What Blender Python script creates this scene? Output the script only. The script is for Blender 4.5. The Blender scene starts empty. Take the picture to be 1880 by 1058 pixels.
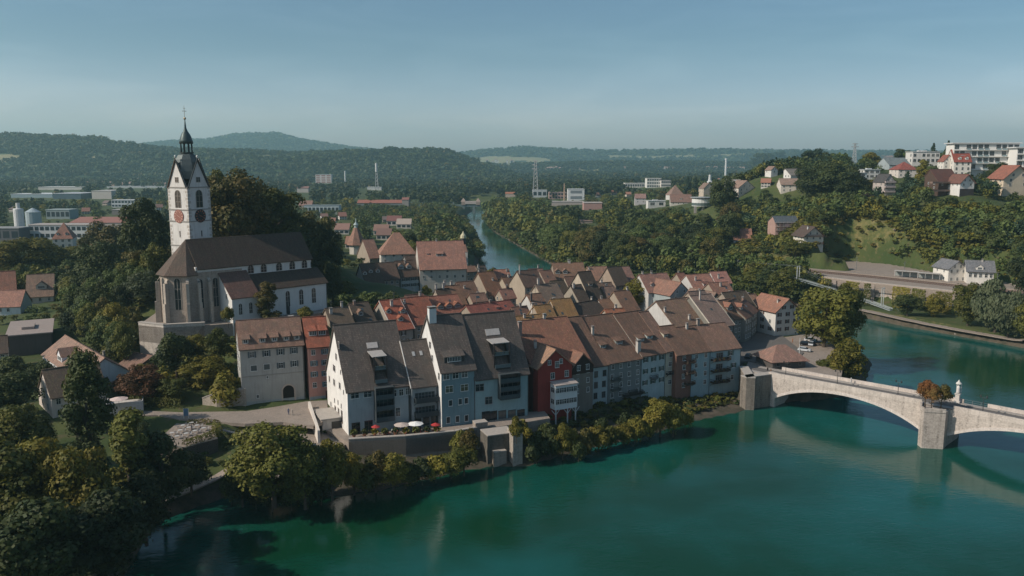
import bpy, math, random
import numpy as np
from mathutils import Vector
R = math.radians
rnd = random.Random(7)
npr = np.random.RandomState(11)
scn = bpy.context.scene
COL = scn.collection

# ------------------------------------------------------------ camera
CAM_H, F, YH = 72.0, 1500.0, 300.0
PITCH = math.atan((529 - YH) / F)
cam_d = bpy.data.cameras.new("camera")
cam_d.sensor_width = 36.0
cam_d.lens = 36.0 * F / 1880.0
cam_d.clip_start = 1.0
cam_d.clip_end = 60000.0
cam = bpy.data.objects.new("camera", cam_d)
cam.location = (0, 0, CAM_H)
cam.rotation_euler = (math.pi / 2 - PITCH, 0, 0)
COL.objects.link(cam)
scn.camera = cam
# ------------------------------------------------------------ light
SUN_EL, SUN_AZ = 36.0, -109.0      # azimuth from +Y, clockwise: the sun stands to the left, a little behind the camera
sun_d = bpy.data.lights.new("sun", 'SUN')
sun_d.energy = 3.8
sun_d.angle = R(0.53)
sun_d.color = (1.0, 0.89, 0.76)
sun = bpy.data.objects.new("sun", sun_d)
_s = Vector((math.sin(R(SUN_AZ)) * math.cos(R(SUN_EL)), math.cos(R(SUN_AZ)) * math.cos(R(SUN_EL)), math.sin(R(SUN_EL))))
sun.rotation_euler = _s.to_track_quat('Z', 'Y').to_euler()
sun.location = _s * 400
COL.objects.link(sun)
world = bpy.data.worlds.new("World")
scn.world = world
world.use_nodes = True
wn = world.node_tree
bgn = wn.nodes['Background']
sky = wn.nodes.new('ShaderNodeTexSky')
sky.sky_type = 'NISHITA'
sky.sun_disc = False
sky.sun_elevation = R(SUN_EL)
sky.sun_rotation = R(SUN_AZ)
sky.altitude = 300
sky.air_density = 1.0
sky.dust_density = 2.0
sky.ozone_density = 2.5
tint = wn.nodes.new('ShaderNodeMix'); tint.data_type = 'RGBA'; tint.blend_type = 'MULTIPLY'
tint.inputs[0].default_value = 1.0
wn.links.new(sky.outputs[0], tint.inputs[6])
tint.inputs[7].default_value = (0.85, 1.0, 1.0, 1)
# thin high cloud wisps
tc = wn.nodes.new('ShaderNodeTexCoord'); mp = wn.nodes.new('ShaderNodeMapping')
mp.inputs['Scale'].default_value = (1.0, 1.3, 5.0); mp.inputs['Rotation'].default_value = (0, 0.25, 0.4)
nz = wn.nodes.new('ShaderNodeTexNoise'); nz.inputs['Scale'].default_value = 4.5; nz.inputs['Detail'].default_value = 6; nz.inputs['Distortion'].default_value = 0.5
rp = wn.nodes.new('ShaderNodeValToRGB'); rp.color_ramp.elements[0].position = 0.46; rp.color_ramp.elements[0].color = (1, 1, 1, 1)
rp.color_ramp.elements[1].position = 0.78; rp.color_ramp.elements[1].color = (1.22, 1.15, 1.11, 1)
wn.links.new(tc.outputs['Generated'], mp.inputs[0]); wn.links.new(mp.outputs[0], nz.inputs[0]); wn.links.new(nz.outputs[0], rp.inputs[0])
cl = wn.nodes.new('ShaderNodeMix'); cl.data_type = 'RGBA'; cl.blend_type = 'MULTIPLY'; cl.inputs[0].default_value = 1.0
wn.links.new(tint.outputs[2], cl.inputs[6]); wn.links.new(rp.outputs[0], cl.inputs[7])
sx = wn.nodes.new('ShaderNodeSeparateXYZ'); wn.links.new(tc.outputs['Generated'], sx.inputs[0])
mr = wn.nodes.new('ShaderNodeMapRange'); mr.interpolation_type = 'SMOOTHERSTEP'; mr.inputs[1].default_value = 0.0; mr.inputs[2].default_value = 0.16; mr.inputs[3].default_value = 1.0; mr.inputs[4].default_value = 0.0
wn.links.new(sx.outputs['Z'], mr.inputs[0])
pal = wn.nodes.new('ShaderNodeMix'); pal.data_type = 'RGBA'; pal.blend_type = 'MULTIPLY'; pal.inputs[7].default_value = (2.1, 1.65, 1.8, 1)
wn.links.new(mr.outputs[0], pal.inputs[0]); wn.links.new(cl.outputs[2], pal.inputs[6]); wn.links.new(pal.outputs[2], bgn.inputs[0])
bgn.inputs[1].default_value = 0.083
scn.view_settings.view_transform = 'Standard'
scn.view_settings.look = 'None'
scn.view_settings.gamma = 1.0
scn.view_settings.exposure = 0.18
scn.view_settings.use_curve_mapping = False
scn.cycles.max_bounces = 6
scn.cycles.diffuse_bounces = 2
scn.cycles.glossy_bounces = 3
scn.cycles.transmission_bounces = 3
scn.cycles.transparent_max_bounces = 6
scn.cycles.volume_bounces = 0
scn.cycles.use_denoising = True

# ------------------------------------------------------------ photograph -> world
CP, SP = math.cos(PITCH), math.sin(PITCH)
def ray(px, py):
    X = (px - 940.0) / F; U = (529.0 - py) / F
    return Vector((X, CP + U * SP, -SP + U * CP))
def PZ(px, py, z):
    r = ray(px, py); k = (z - CAM_H) / r.z
    return Vector((r.x * k, r.y * k, z))
def PYd(px, py, Y):
    r = ray(px, py); k = Y / r.y
    return Vector((r.x * k, Y, CAM_H + r.z * k))
def proj(p):
    d = Vector(p) - Vector((0, 0, CAM_H))
    w = d.y * CP - d.z * SP; u = d.y * SP + d.z * CP
    return (940 + F * d.x / w, 529 - F * u / w)

# ------------------------------------------------------------ materials
_M = {}
def new_mat(name):
    m = bpy.data.materials.new(name); m.use_nodes = True
    nt = m.node_tree; b = nt.nodes['Principled BSDF']
    b.inputs['Roughness'].default_value = 0.85
    if 'Specular IOR Level' in b.inputs: b.inputs['Specular IOR Level'].default_value = 0.25
    return m, nt, b
def N(nt, t, **kw):
    n = nt.nodes.new('ShaderNode' + t)
    for k, v in kw.items():
        if isinstance(k, str) and hasattr(n, k): setattr(n, k, v)
    return n
def noise(nt, vec, scale, detail=3, rough=0.55):
    n = N(nt, 'TexNoise'); n.inputs['Scale'].default_value = scale; n.inputs['Detail'].default_value = detail
    n.inputs['Roughness'].default_value = rough
    if vec is not None: nt.links.new(vec, n.inputs['Vector'])
    return n.outputs[0]
def mapping(nt, vec, scale):
    m = N(nt, 'Mapping'); m.inputs['Scale'].default_value = scale; nt.links.new(vec, m.inputs[0]); return m.outputs[0]
def mix(nt, fac, a, b, mode='MIX'):
    m = N(nt, 'Mix'); m.data_type = 'RGBA'; m.blend_type = mode
    for i, v in ((0, fac), (6, a), (7, b)):
        if isinstance(v, (int, float)): m.inputs[i].default_value = v
        elif isinstance(v, tuple): m.inputs[i].default_value = (*v[:3], 1)
        else: nt.links.new(v, m.inputs[i])
    return m.outputs[2]
def ramp(nt, fac, p0, p1, c0=(0, 0, 0), c1=(1, 1, 1)):
    r = N(nt, 'ValToRGB'); e = r.color_ramp.elements
    e[0].position = p0; e[1].position = p1; e[0].color = (*c0, 1); e[1].color = (*c1, 1)
    nt.links.new(fac, r.inputs[0]); return r.outputs[0]
def bump(nt, b, h, strength, dist=0.1):
    n = N(nt, 'Bump'); n.inputs['Strength'].default_value = strength; n.inputs['Distance'].default_value = dist
    nt.links.new(h, n.inputs['Height']); nt.links.new(n.outputs[0], b.inputs['Normal'])
def cached(f):
    def g(*a):
        k = (f.__name__,) + a
        if k not in _M: _M[k] = f(*a)
        return _M[k]
    return g
def sc(c, k): return tuple(min(1.0, v * k) for v in c)
@cached
def stucco(c, dirt=0.45):
    m, nt, b = new_mat('render_wall'); g = N(nt, 'NewGeometry').outputs['Position']; uv = N(nt, 'UVMap').outputs[0]
    n1 = noise(nt, g, 0.35, 4); n2 = noise(nt, mapping(nt, uv, (1.6, 0.16, 1)), 1.0, 4); n3 = noise(nt, g, 3.0, 3)
    c1 = mix(nt, ramp(nt, n1, 0.35, 0.75), c, sc(c, 1 - dirt * 0.55))
    c2 = mix(nt, ramp(nt, n2, 0.5, 0.8), c1, (c[0] * (1 - dirt), c[1] * (1 - dirt * 1.02), c[2] * (1 - dirt * 1.05)))
    c3 = mix(nt, ramp(nt, n3, 0.3, 0.8), c2, sc(c, 0.86))
    nt.links.new(c3, b.inputs['Base Color']); bump(nt, b, n3, 0.25, 0.06); return m
@cached
def tiles(c, moss=0.4, sz=1.0):
    m, nt, b = new_mat('roof_tile'); c = (min(1, c[0] * 1.55), c[1] * 1.42, c[2] * 1.35); uv = N(nt, 'UVMap').outputs[0]; g = N(nt, 'NewGeometry').outputs['Position']
    br = N(nt, 'TexBrick'); nt.links.new(uv, br.inputs['Vector'])
    br.inputs['Scale'].default_value = 1.0; br.inputs['Brick Width'].default_value = 0.34 * sz; br.inputs['Row Height'].default_value = 0.42 * sz
    br.inputs['Mortar Size'].default_value = 0.03; br.inputs['Mortar'].default_value = (*sc(c, 0.35), 1)
    br.inputs['Color1'].default_value = (*sc(c, 0.76), 1); br.inputs['Color2'].default_value = (*sc(c, 1.27), 1)
    n1 = noise(nt, g, 0.5, 5, 0.65); n2 = noise(nt, mapping(nt, uv, (2.2, 0.14, 1)), 1.0, 3); n3 = noise(nt, g, 2.2, 4, 0.7)
    a = mix(nt, ramp(nt, n1, 0.42, 0.68), br.outputs[0], (c[0] * 0.5 + 0.02, c[1] * 0.55 + 0.02, c[2] * 0.6 + 0.015))
    a = mix(nt, ramp(nt, n2, 0.45, 0.8), a, sc(c, 0.55))
    k = N(nt, 'Math', operation='MULTIPLY'); k.inputs[1].default_value = moss
    nt.links.new(ramp(nt, n3, 0.52, 0.7), k.inputs[0])
    a = mix(nt, k.outputs[0], a, (c[0] * 0.8 + 0.05, c[1] * 1.0 + 0.05, c[2] * 0.7 + 0.02))
    nt.links.new(a, b.inputs['Base Color']); bump(nt, b, br.outputs[1], 0.5, 0.05)
    b.inputs['Roughness'].default_value = 0.8; return m
@cached
def masonry(c, w=1.0, h=0.5, dirt=0.5):
    m, nt, b = new_mat('stone_masonry'); uv = N(nt, 'UVMap').outputs[0]; g = N(nt, 'NewGeometry').outputs['Position']
    br = N(nt, 'TexBrick'); nt.links.new(uv, br.inputs['Vector']); br.inputs['Scale'].default_value = 1.0
    br.inputs['Brick Width'].default_value = w; br.inputs['Row Height'].default_value = h; br.inputs['Mortar Size'].default_value = 0.025
    br.inputs['Color1'].default_value = (*sc(c, 0.82), 1); br.inputs['Color2'].default_value = (*sc(c, 1.18), 1); br.inputs['Mortar'].default_value = (*sc(c, 0.6), 1)
    n1 = noise(nt, g, 0.5, 5, 0.65); n2 = noise(nt, mapping(nt, uv, (1.1, 0.12, 1)), 1.0, 4); n3 = noise(nt, g, 2.5, 4)
    a = mix(nt, ramp(nt, n1, 0.4, 0.75), br.outputs[0], sc(c, 1 - dirt * 0.7))
    a = mix(nt, ramp(nt, n2, 0.48, 0.68), a, sc(c, 1 - dirt))
    a = mix(nt, ramp(nt, n3, 0.35, 0.75), a, sc(c, 1.1))
    nt.links.new(a, b.inputs['Base Color']); bump(nt, b, n3, 0.5, 0.12); return m
@cached
def plain(c, rough=0.7, metal=0.0, var=0.25):
    m, nt, b = new_mat('painted'); g = N(nt, 'NewGeometry').outputs['Position']
    a = mix(nt, ramp(nt, noise(nt, g, 1.7, 4), 0.3, 0.8), c, sc(c, 1 - var)) if var else c
    if var: nt.links.new(a, b.inputs['Base Color'])
    else: b.inputs['Base Color'].default_value = (*c, 1)
    b.inputs['Roughness'].default_value = rough; b.inputs['Metallic'].default_value = metal; return m
@cached
def glass(c=(0.015, 0.022, 0.028)):
    m, nt, b = new_mat('window_glass'); b.inputs['Base Color'].default_value = (*c, 1)
    b.inputs['Roughness'].default_value = 0.12; b.inputs['Specular IOR Level'].default_value = 0.6; return m
@cached
def ground_mat(kind):
    m, nt, b = new_mat(kind); g = N(nt, 'NewGeometry').outputs['Position']
    pal = {'grass': ((0.045, 0.075, 0.02), (0.10, 0.115, 0.035), (0.12, 0.09, 0.05)),
           'meadow': ((0.10, 0.15, 0.04), (0.22, 0.21, 0.08), (0.06, 0.09, 0.03)),
           'gravel': ((0.36, 0.30, 0.25), (0.28, 0.23, 0.195), (0.21, 0.18, 0.15)),
           'asphalt': ((0.13, 0.12, 0.115), (0.16, 0.15, 0.14), (0.10, 0.095, 0.09)),
           'cobble': ((0.36, 0.30, 0.255), (0.28, 0.235, 0.20), (0.20, 0.17, 0.15)),
           'earth': ((0.14, 0.11, 0.08), (0.07, 0.065, 0.045), (0.05, 0.06, 0.03)),
           'field': ((0.32, 0.27, 0.16), (0.22, 0.22, 0.10), (0.38, 0.33, 0.22))}[kind]
    k = {'grass': 0.05, 'field': 0.01, 'meadow': 0.08}.get(kind, 0.3)
    a = mix(nt, ramp(nt, noise(nt, g, k, 6, 0.65), 0.4, 0.62), pal[0], pal[1])
    a = mix(nt, ramp(nt, noise(nt, g, k * 5, 5, 0.7), 0.52, 0.66), a, pal[2])
    n3 = noise(nt, g, 4.0, 3)
    a = mix(nt, ramp(nt, n3, 0.3, 0.7), a, sc(pal[1], 0.75))
    nt.links.new(a, b.inputs['Base Color']); bump(nt, b, n3, 0.5, 0.1); b.inputs['Roughness'].default_value = 0.95; return m
@cached
def leafmat(c, c2, trans=0.25):
    m, nt, b = new_mat('leaves'); oi = N(nt, 'ObjectInfo').outputs['Random']; geo = N(nt, 'NewGeometry')
    a = mix(nt, geo.outputs['Random Per Island'], sc(c, 0.7), sc(c, 1.35))
    a = mix(nt, ramp(nt, noise(nt, geo.outputs['Position'], 0.22, 3), 0.42, 0.64), a, c2)
    a = mix(nt, oi, a, mix(nt, 0.5, a, c2)); 
    v = N(nt, 'MapRange'); v.inputs[3].default_value = 0.7; v.inputs[4].default_value = 1.25; nt.links.new(oi, v.inputs[0])
    vv = N(nt, 'Mix'); vv.data_type = 'RGBA'; vv.blend_type = 'MULTIPLY'; vv.inputs[0].default_value = 1.0
    nt.links.new(a, vv.inputs[6]); nt.links.new(v.outputs[0], vv.inputs[7]); a = vv.outputs[2]
    nt.links.new(a, b.inputs['Base Color']); b.inputs['Roughness'].default_value = 0.65
    tr = N(nt, 'BsdfTranslucent'); nt.links.new(mix(nt, 0.6, a, (a_ := (c2[0] * 1.2, c2[1] * 1.3, c2[2] * 0.7))), tr.inputs[0])
    ms = N(nt, 'MixShader'); ms.inputs[0].default_value = trans
    nt.links.new(b.outputs[0], ms.inputs[1]); nt.links.new(tr.outputs[0], ms.inputs[2])
    nt.links.new(ms.outputs[0], nt.nodes['Material Output'].inputs[0]); return m
@cached
def terrain_mat():
    m, nt, b = new_mat('ground'); g = N(nt, 'NewGeometry').outputs['Position']
    def at(n): a = N(nt, 'Attribute'); a.attribute_name = n; return a.outputs['Fac']
    big = noise(nt, g, 0.04, 6, 0.65); mid = noise(nt, g, 0.3, 5, 0.7); fine = noise(nt, g, 3.0, 3)
    def edge(f):
        x = N(nt, 'Math', operation='ADD'); nt.links.new(f, x.inputs[0]); y = N(nt, 'Math', operation='MULTIPLY_ADD'); y.inputs[1].default_value = 0.9; y.inputs[2].default_value = -0.45; nt.links.new(mid, y.inputs[0]); nt.links.new(y.outputs[0], x.inputs[1]); return ramp(nt, x.outputs[0], 0.42, 0.58)
    gr = mix(nt, ramp(nt, big, 0.4, 0.62), (0.04, 0.062, 0.018), (0.075, 0.088, 0.028)); gr = mix(nt, ramp(nt, mid, 0.55, 0.7), gr, (0.10, 0.08, 0.045))
    me = mix(nt, ramp(nt, mid, 0.38, 0.62), (0.095, 0.105, 0.034), (0.17, 0.145, 0.06)); ea = mix(nt, ramp(nt, mid, 0.4, 0.65), (0.10, 0.08, 0.06), (0.045, 0.045, 0.03))
    c = mix(nt, edge(at('meadow')), gr, me); c = mix(nt, edge(at('bare')), c, ea); c = mix(nt, ramp(nt, fine, 0.35, 0.7), c, (0.03, 0.038, 0.015)) if False else c
    nt.links.new(c, b.inputs['Base Color']); bump(nt, b, fine, 0.6, 0.15); b.inputs['Roughness'].default_value = 0.95; return m
L_DARK = leafmat((0.020, 0.036, 0.011), (0.055, 0.066, 0.016), 0.14)
L_MID = leafmat((0.050, 0.066, 0.012), (0.125, 0.118, 0.021), 0.17)
L_GRN = leafmat((0.046, 0.072, 0.019), (0.085, 0.108, 0.028), 0.17)
L_YEL = leafmat((0.11, 0.108, 0.015), (0.19, 0.155, 0.024), 0.18)
L_AUT = leafmat((0.12, 0.085, 0.02), (0.06, 0.065, 0.015), 0.15)
L_RED = leafmat((0.13, 0.05, 0.025), (0.09, 0.055, 0.025))
L_ORG = leafmat((0.26, 0.105, 0.035), (0.15, 0.10, 0.03))
L_WIL = leafmat((0.075, 0.095, 0.05), (0.11, 0.125, 0.065))
L_PUR = leafmat((0.035, 0.022, 0.02), (0.03, 0.03, 0.018))
L_CON = leafmat((0.02, 0.042, 0.022), (0.03, 0.05, 0.024), 0.1)
BARK = plain((0.09, 0.07, 0.055), 0.95)
WHITE = plain((0.72, 0.72, 0.70), 0.6)
DKWOOD = plain((0.05, 0.035, 0.028), 0.8)
METAL = plain((0.22, 0.23, 0.24), 0.5, 0.5)
STONE = masonry((0.40, 0.37, 0.335))

@cached
def water_mat():
    m, nt, b = new_mat('river_water'); g = N(nt, 'NewGeometry').outputs['Position']
    a = mix(nt, ramp(nt, noise(nt, g, 0.014, 4), 0.42, 0.62), (0.003, 0.040, 0.018), (0.007, 0.085, 0.076))  # teal patches in the base colour paint in sky reflections on the river
    nt.links.new(a, b.inputs['Base Color']); b.inputs['Roughness'].default_value = 0.06; b.inputs['IOR'].default_value = 1.33
    b.inputs['Specular IOR Level'].default_value = 0.45
    mp_ = N(nt, 'Mapping'); mp_.inputs['Rotation'].default_value = (0, 0, R(-35)); mp_.inputs['Scale'].default_value = (0.55, 1.0, 1)
    nt.links.new(g, mp_.inputs[0])
    h = N(nt, 'Math', operation='ADD'); nt.links.new(noise(nt, mp_.outputs[0], 0.9, 4, 0.6), h.inputs[0])
    h2 = N(nt, 'Math', operation='MULTIPLY'); h2.inputs[1].default_value = 2.0; nt.links.new(noise(nt, mp_.outputs[0], 0.12, 3), h2.inputs[0])
    nt.links.new(h2.outputs[0], h.inputs[1])
    # calm and ruffled stretches of the current
    st = ramp(nt, noise(nt, g, 0.02, 4), 0.35, 0.65, (0.25, 0.25, 0.25), (1, 1, 1))
    n = N(nt, 'Bump'); n.inputs['Distance'].default_value = 0.17; nt.links.new(h.outputs[0], n.inputs['Height'])
    kk = N(nt, 'Math', operation='MULTIPLY'); kk.inputs[1].default_value = 0.45; nt.links.new(st, kk.inputs[0]); nt.links.new(kk.outputs[0], n.inputs['Strength'])
    nt.links.new(n.outputs[0], b.inputs['Normal'])
    rr = N(nt, 'MapRange'); rr.inputs[3].default_value = 0.03; rr.inputs[4].default_value = 0.16; nt.links.new(noise(nt, mapping(nt, mp_.outputs[0], (0.4, 1, 1)), 0.035, 5, 0.6), rr.inputs[0]); nt.links.new(rr.outputs[0], b.inputs['Roughness']); return m

# ------------------------------------------------------------ mesh helpers
class MB:
    def __init__(s): s.v = []; s.f = []; s.m = []
    def poly(s, pts, mi=0):
        i = len(s.v); s.v += [tuple(p) for p in pts]; s.f.append(tuple(range(i, i + len(pts)))); s.m.append(mi)
    def box(s, x0, x1, y0, y1, z0, z1, mi=0):
        i = len(s.v)
        s.v += [(x0, y0, z0), (x1, y0, z0), (x1, y1, z0), (x0, y1, z0), (x0, y0, z1), (x1, y0, z1), (x1, y1, z1), (x0, y1, z1)]
        for q in ((0, 3, 2, 1), (4, 5, 6, 7), (0, 1, 5, 4), (1, 2, 6, 5), (2, 3, 7, 6), (3, 0, 4, 7)):
            s.f.append(tuple(i + k for k in q)); s.m.append(mi)
    def slab(s, q, t, mi=0):
        """thick sheet under the quad/polygon q"""
        q = [Vector(p) for p in q]; n = (q[1] - q[0]).cross(q[2] - q[0]).normalized()
        if n.z < 0: q = q[::-1]; n = -n
        lo = [p - n * t for p in q]; s.poly(q, mi); s.poly(lo[::-1], mi)
        for a in range(len(q)):
            b = (a + 1) % len(q); s.poly([q[a], lo[a], lo[b], q[b]], mi)
    def tube(s, p, q, r0, r1=None, n=8, mi=0, cap=True):
        r1 = r0 if r1 is None else r1
        p = Vector(p); q = Vector(q); d = (q - p).normalized(); a = d.orthogonal().normalized(); b = d.cross(a)
        i = len(s.v)
        for c, r in ((p, r0), (q, r1)):
            for k in range(n):
                t = 2 * math.pi * k / n; s.v.append(tuple(c + (a * math.cos(t) + b * math.sin(t)) * r))
        for k in range(n):
            k2 = (k + 1) % n; s.f.append((i + k, i + k2, i + n + k2, i + n + k)); s.m.append(mi)
        if cap:
            s.f.append(tuple(i + k for k in range(n))[::-1]); s.m.append(mi); s.f.append(tuple(i + n + k for k in range(n))); s.m.append(mi)
    def lathe(s, prof, n=12, c=(0, 0), mi=0, rot=0.0):
        i = len(s.v)
        for r, z in prof:
            for k in range(n):
                t = 2 * math.pi * k / n + rot; s.v.append((c[0] + r * math.cos(t), c[1] + r * math.sin(t), z))
        for j in range(len(prof) - 1):
            for k in range(n):
                k2 = (k + 1) % n; s.f.append((i + j * n + k, i + j * n + k2, i + (j + 1) * n + k2, i + (j + 1) * n + k)); s.m.append(mi)
        s.f.append(tuple(i + k for k in range(n))[::-1]); s.m.append(mi)
        s.f.append(tuple(i + (len(prof) - 1) * n + k for k in range(n))); s.m.append(mi)
    def mesh(s, name, mats, smooth=False):
        me = bpy.data.meshes.new(name); me.from_pydata(s.v, [], s.f)
        for m in (mats if isinstance(mats, (list, tuple)) else [mats]): me.materials.append(m)
        me.polygons.foreach_set('material_index', s.m)
        if smooth: me.polygons.foreach_set('use_smooth', [True] * len(s.f))
        V = np.array(s.v); uv = np.zeros((sum(len(f) for f in s.f), 2)); k = 0
        for f in s.f:
            P = V[list(f)]; nn = np.cross(P[1] - P[0], P[2] - P[0]); l = np.linalg.norm(nn); nn = nn / l if l > 1e-9 else np.array([0, 0, 1.0])
            if abs(nn[2]) > 0.99: u = np.array([1.0, 0, 0]); v = np.array([0, 1.0, 0])
            else:
                u = np.array([-nn[1], nn[0], 0]); u /= np.linalg.norm(u); v = np.cross(nn, u)
            uv[k:k + len(f), 0] = P @ u; uv[k:k + len(f), 1] = P @ v; k += len(f)
        l = me.uv_layers.new(name='UVMap'); l.data.foreach_set('uv', uv.ravel()); me.update(); return me
    def build(s, name, mats, parent=None, loc=None, smooth=False, **kw):
        return link(name, s.mesh(name, mats, smooth), parent, loc, **kw)
def link(name, me, parent=None, loc=None, rz=None, **kw):
    o = bpy.data.objects.new(name, me); COL.objects.link(o)
    if parent is not None: o.parent = parent
    if loc is not None: o.location = loc
    if rz is not None: o.rotation_euler = (0, 0, rz)
    for k, v in kw.items():
        if v: o[k] = v
    return o
def thing(name, label, cat, loc=(0, 0, 0), rz=0, group=None):
    return link(name, None, None, loc, rz, label=label, category=cat, group=group)
def np_mesh(name, V, Fq, mats, mi=None, smooth=False):
    me = bpy.data.meshes.new(name); n = len(Fq); k = Fq.shape[1]
    me.vertices.add(len(V)); me.vertices.foreach_set('co', V.astype(np.float32).ravel())
    me.loops.add(n * k); me.loops.foreach_set('vertex_index', Fq.astype(np.int32).ravel())
    me.polygons.add(n); me.polygons.foreach_set('loop_start', np.arange(0, n * k, k, dtype=np.int32))
    me.polygons.foreach_set('loop_total', np.full(n, k, dtype=np.int32))
    for m in mats: me.materials.append(m)
    if mi is not None: me.polygons.foreach_set('material_index', mi.astype(np.int32))
    if smooth: me.polygons.foreach_set('use_smooth', [True] * n)
    me.update(calc_edges=True); return me
# ------------------------------------------------------------ terrain
RIVER = [PZ(x, y, 0) for x, y in ((235, 1058), (290, 960), (420, 912), (560, 922), (700, 902), (870, 862), (960, 860), (1000, 848), (1100, 822), (1200, 798), (1272, 776), (1362, 757), (1426, 742))]
RIVER = [(-85, 60), (-75, 100)] + [(p.x, p.y) for p in RIVER] + [(104, 248), (118, 264), (131, 289), (134, 308), (128, 332), (112, 352), (100, 372), (60, 395), (20, 402), (-8, 420), (-22, 500)]
RIVER += [(p.x, p.y) for p in (PZ(880, 470, 0), PZ(868, 440, 0), PZ(850, 408, 0))] + [(-65, 1150), (-60, 1250), (-90, 1500), (-20, 1500), (-20, 1230)]
RIVER += [(p.x, p.y) for p in (PZ(888, 404, 0), PZ(905, 425, 0), PZ(962, 458, 0), PZ(1022, 492, 0))] + [(70, 475), (110, 440), (148, 405)]
RIVER += [(p.x, p.y) for p in (PZ(1575, 582, 0), PZ(1660, 600, 0), PZ(1760, 618, 0), PZ(1880, 640, 0))] + [(235, 290), (250, 230), (245, 180), (245, 100), (230, 60)]
RIVER = np.array(RIVER)
def inside(P, poly):
    x, y = P[:, 0], P[:, 1]; r = np.zeros(len(P), bool); n = len(poly)
    for i in range(n):
        x0, y0 = poly[i]; x1, y1 = poly[(i + 1) % n]
        if y0 == y1: continue
        c = ((y0 > y) != (y1 > y)) & (x < (x1 - x0) * (y - y0) / (y1 - y0) + x0); r ^= c
    return r
def edge_dist(P, poly):
    d = np.full(len(P), 1e9); n = len(poly)
    for i in range(n):
        a = np.array(poly[i]); b = np.array(poly[(i + 1) % n]); e = b - a; t = np.clip(((P - a) @ e) / max(e @ e, 1e-9), 0, 1)
        q = P - (a + t[:, None] * e); d = np.minimum(d, np.hypot(q[:, 0], q[:, 1]))
    return d
CT = []
def ct(px, py, z): p = PZ(px, py, z); CT.append((p.x, p.y, z))
for a in ((500, 745, 9), (300, 752, 9), (600, 760, 8.5), (700, 800, 7), (900, 792, 5.5), (1000, 790, 5), (1100, 790, 3.5), (1250, 762, 2.5),
          (1340, 700, 9), (1400, 640, 9), (1480, 640, 8.5), (1540, 680, 7), (1430, 600, 9), (1200, 600, 9.5), (1000, 600, 10), (850, 600, 11), (700, 640, 11), (620, 580, 18),
          (420, 912, 2.5), (560, 905, 2), (480, 860, 3.5), (420, 820, 5), (330, 790, 8), (500, 800, 7.5), (560, 800, 6.8),
          (480, 592, 23), (600, 585, 22), (300, 656, 14), (275, 652, 14), (255, 650, 14), (325, 655, 14), (350, 655, 14.5), (375, 652, 15), (400, 645, 15.5), (250, 680, 12), (360, 690, 12), (420, 700, 11),
          (120, 780, 8), (60, 700, 9), (200, 790, 7), (100, 900, 4), (0, 820, 6), (150, 640, 11), (20, 660, 11), (220, 610, 14), (150, 540, 14), (60, 560, 13), (260, 540, 20),
          (60, 470, 13), (130, 462, 14), (200, 450, 15), (0, 440, 14), (100, 400, 14), (250, 400, 14), (20, 360, 14), (300, 345, 14),
          (760, 520, 12), (700, 545, 12.5), (640, 560, 15), (840, 500, 10), (700, 470, 13), (650, 430, 13), (760, 430, 12), (620, 390, 13), (800, 400, 10), (500, 360, 14), (650, 350, 14), (900, 340, 14), (1100, 340, 14),
          (1575, 566, 2.5), (1660, 588, 2.5), (1760, 604, 2.5), (1870, 630, 2.5), (1500, 512, 12.5), (1600, 512, 12.7), (1700, 522, 12.8), (1760, 524, 13), (1880, 540, 13), (1380, 482, 14),
          (1600, 485, 14), (1700, 502, 14), (1440, 470, 17), (1500, 452, 24), (1440, 440, 24), (1370, 450, 19), (1560, 455, 26), (1700, 475, 22), (1850, 500, 20), (1800, 450, 30), (1600, 420, 34),
          (1700, 400, 40), (1780, 398, 41), (1860, 380, 44), (1600, 385, 42), (1480, 395, 40), (1400, 400, 32), (1520, 360, 48), (1640, 365, 48), (1700, 362, 50), (1780, 352, 54), (1860, 355, 50),
          (1800, 330, 60), (1850, 320, 63), (1700, 330, 60), (1500, 330, 58), (1440, 325, 58), (1400, 345, 44), (1340, 360, 38), (1300, 388, 28), (1230, 385, 22), (1150, 400, 16), (1100, 420, 13), (1020, 410, 10),
          (1200, 440, 12), (1300, 440, 17), (1000, 440, 6), (1150, 470, 7), (1300, 480, 9), (1060, 380, 12), (940, 390, 9), (1200, 350, 22), (1330, 335, 35)):
    ct(*a)
CT += [(345, 680, 69), (400, 700, 70), (305, 680, 66), (430, 690, 71), (500, 900, 72), (380, 900, 69), (260, 800, 62), (240, 700, 64), (205, 690, 61), (222, 690, 63), (215, 650, 57), (180, 690, 46), (360, 600, 63), (300, 610, 58), (230, 600, 46)]
CT += [(-105, 335, 40), (-85, 350, 38), (-58, 330, 28), (-130, 300, 30), (-45, 305, 22), (-140, 350, 24), (-90, 400, 20), (-40, 360, 13), (-110, 120, 5), (-160, 180, 8), (-230, 250, 12), (-300, 400, 14),
       (-400, 700, 14), (-200, 900, 13), (-600, 1500, 14), (0, 1900, 14), (-800, 3000, 14), (800, 2500, 22), (0, 4500, 16), (2500, 4500, 20), (-3000, 4500, 18), (260, 330, 3), (290, 300, 10), (330, 350, 22), (400, 450, 42),
       (500, 600, 58), (560, 800, 66), (500, 1100, 60), (300, 900, 50), (400, 1400, 40), (300, 100, 12), (-200, 0, 8), (500, 200, 30), (260, 560, 44), (150, 620, 24), (160, 760, 28), (6000, 9000, 20), (-6000, 9000, 20), (0, 14000, 16)]
CTA = np.array(CT); _D = np.hypot(CTA[:, None, 0] - CTA[None, :, 0], CTA[:, None, 1] - CTA[None, :, 1])
_ker = lambda d: -np.sqrt(d * d + 64.0)
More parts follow.
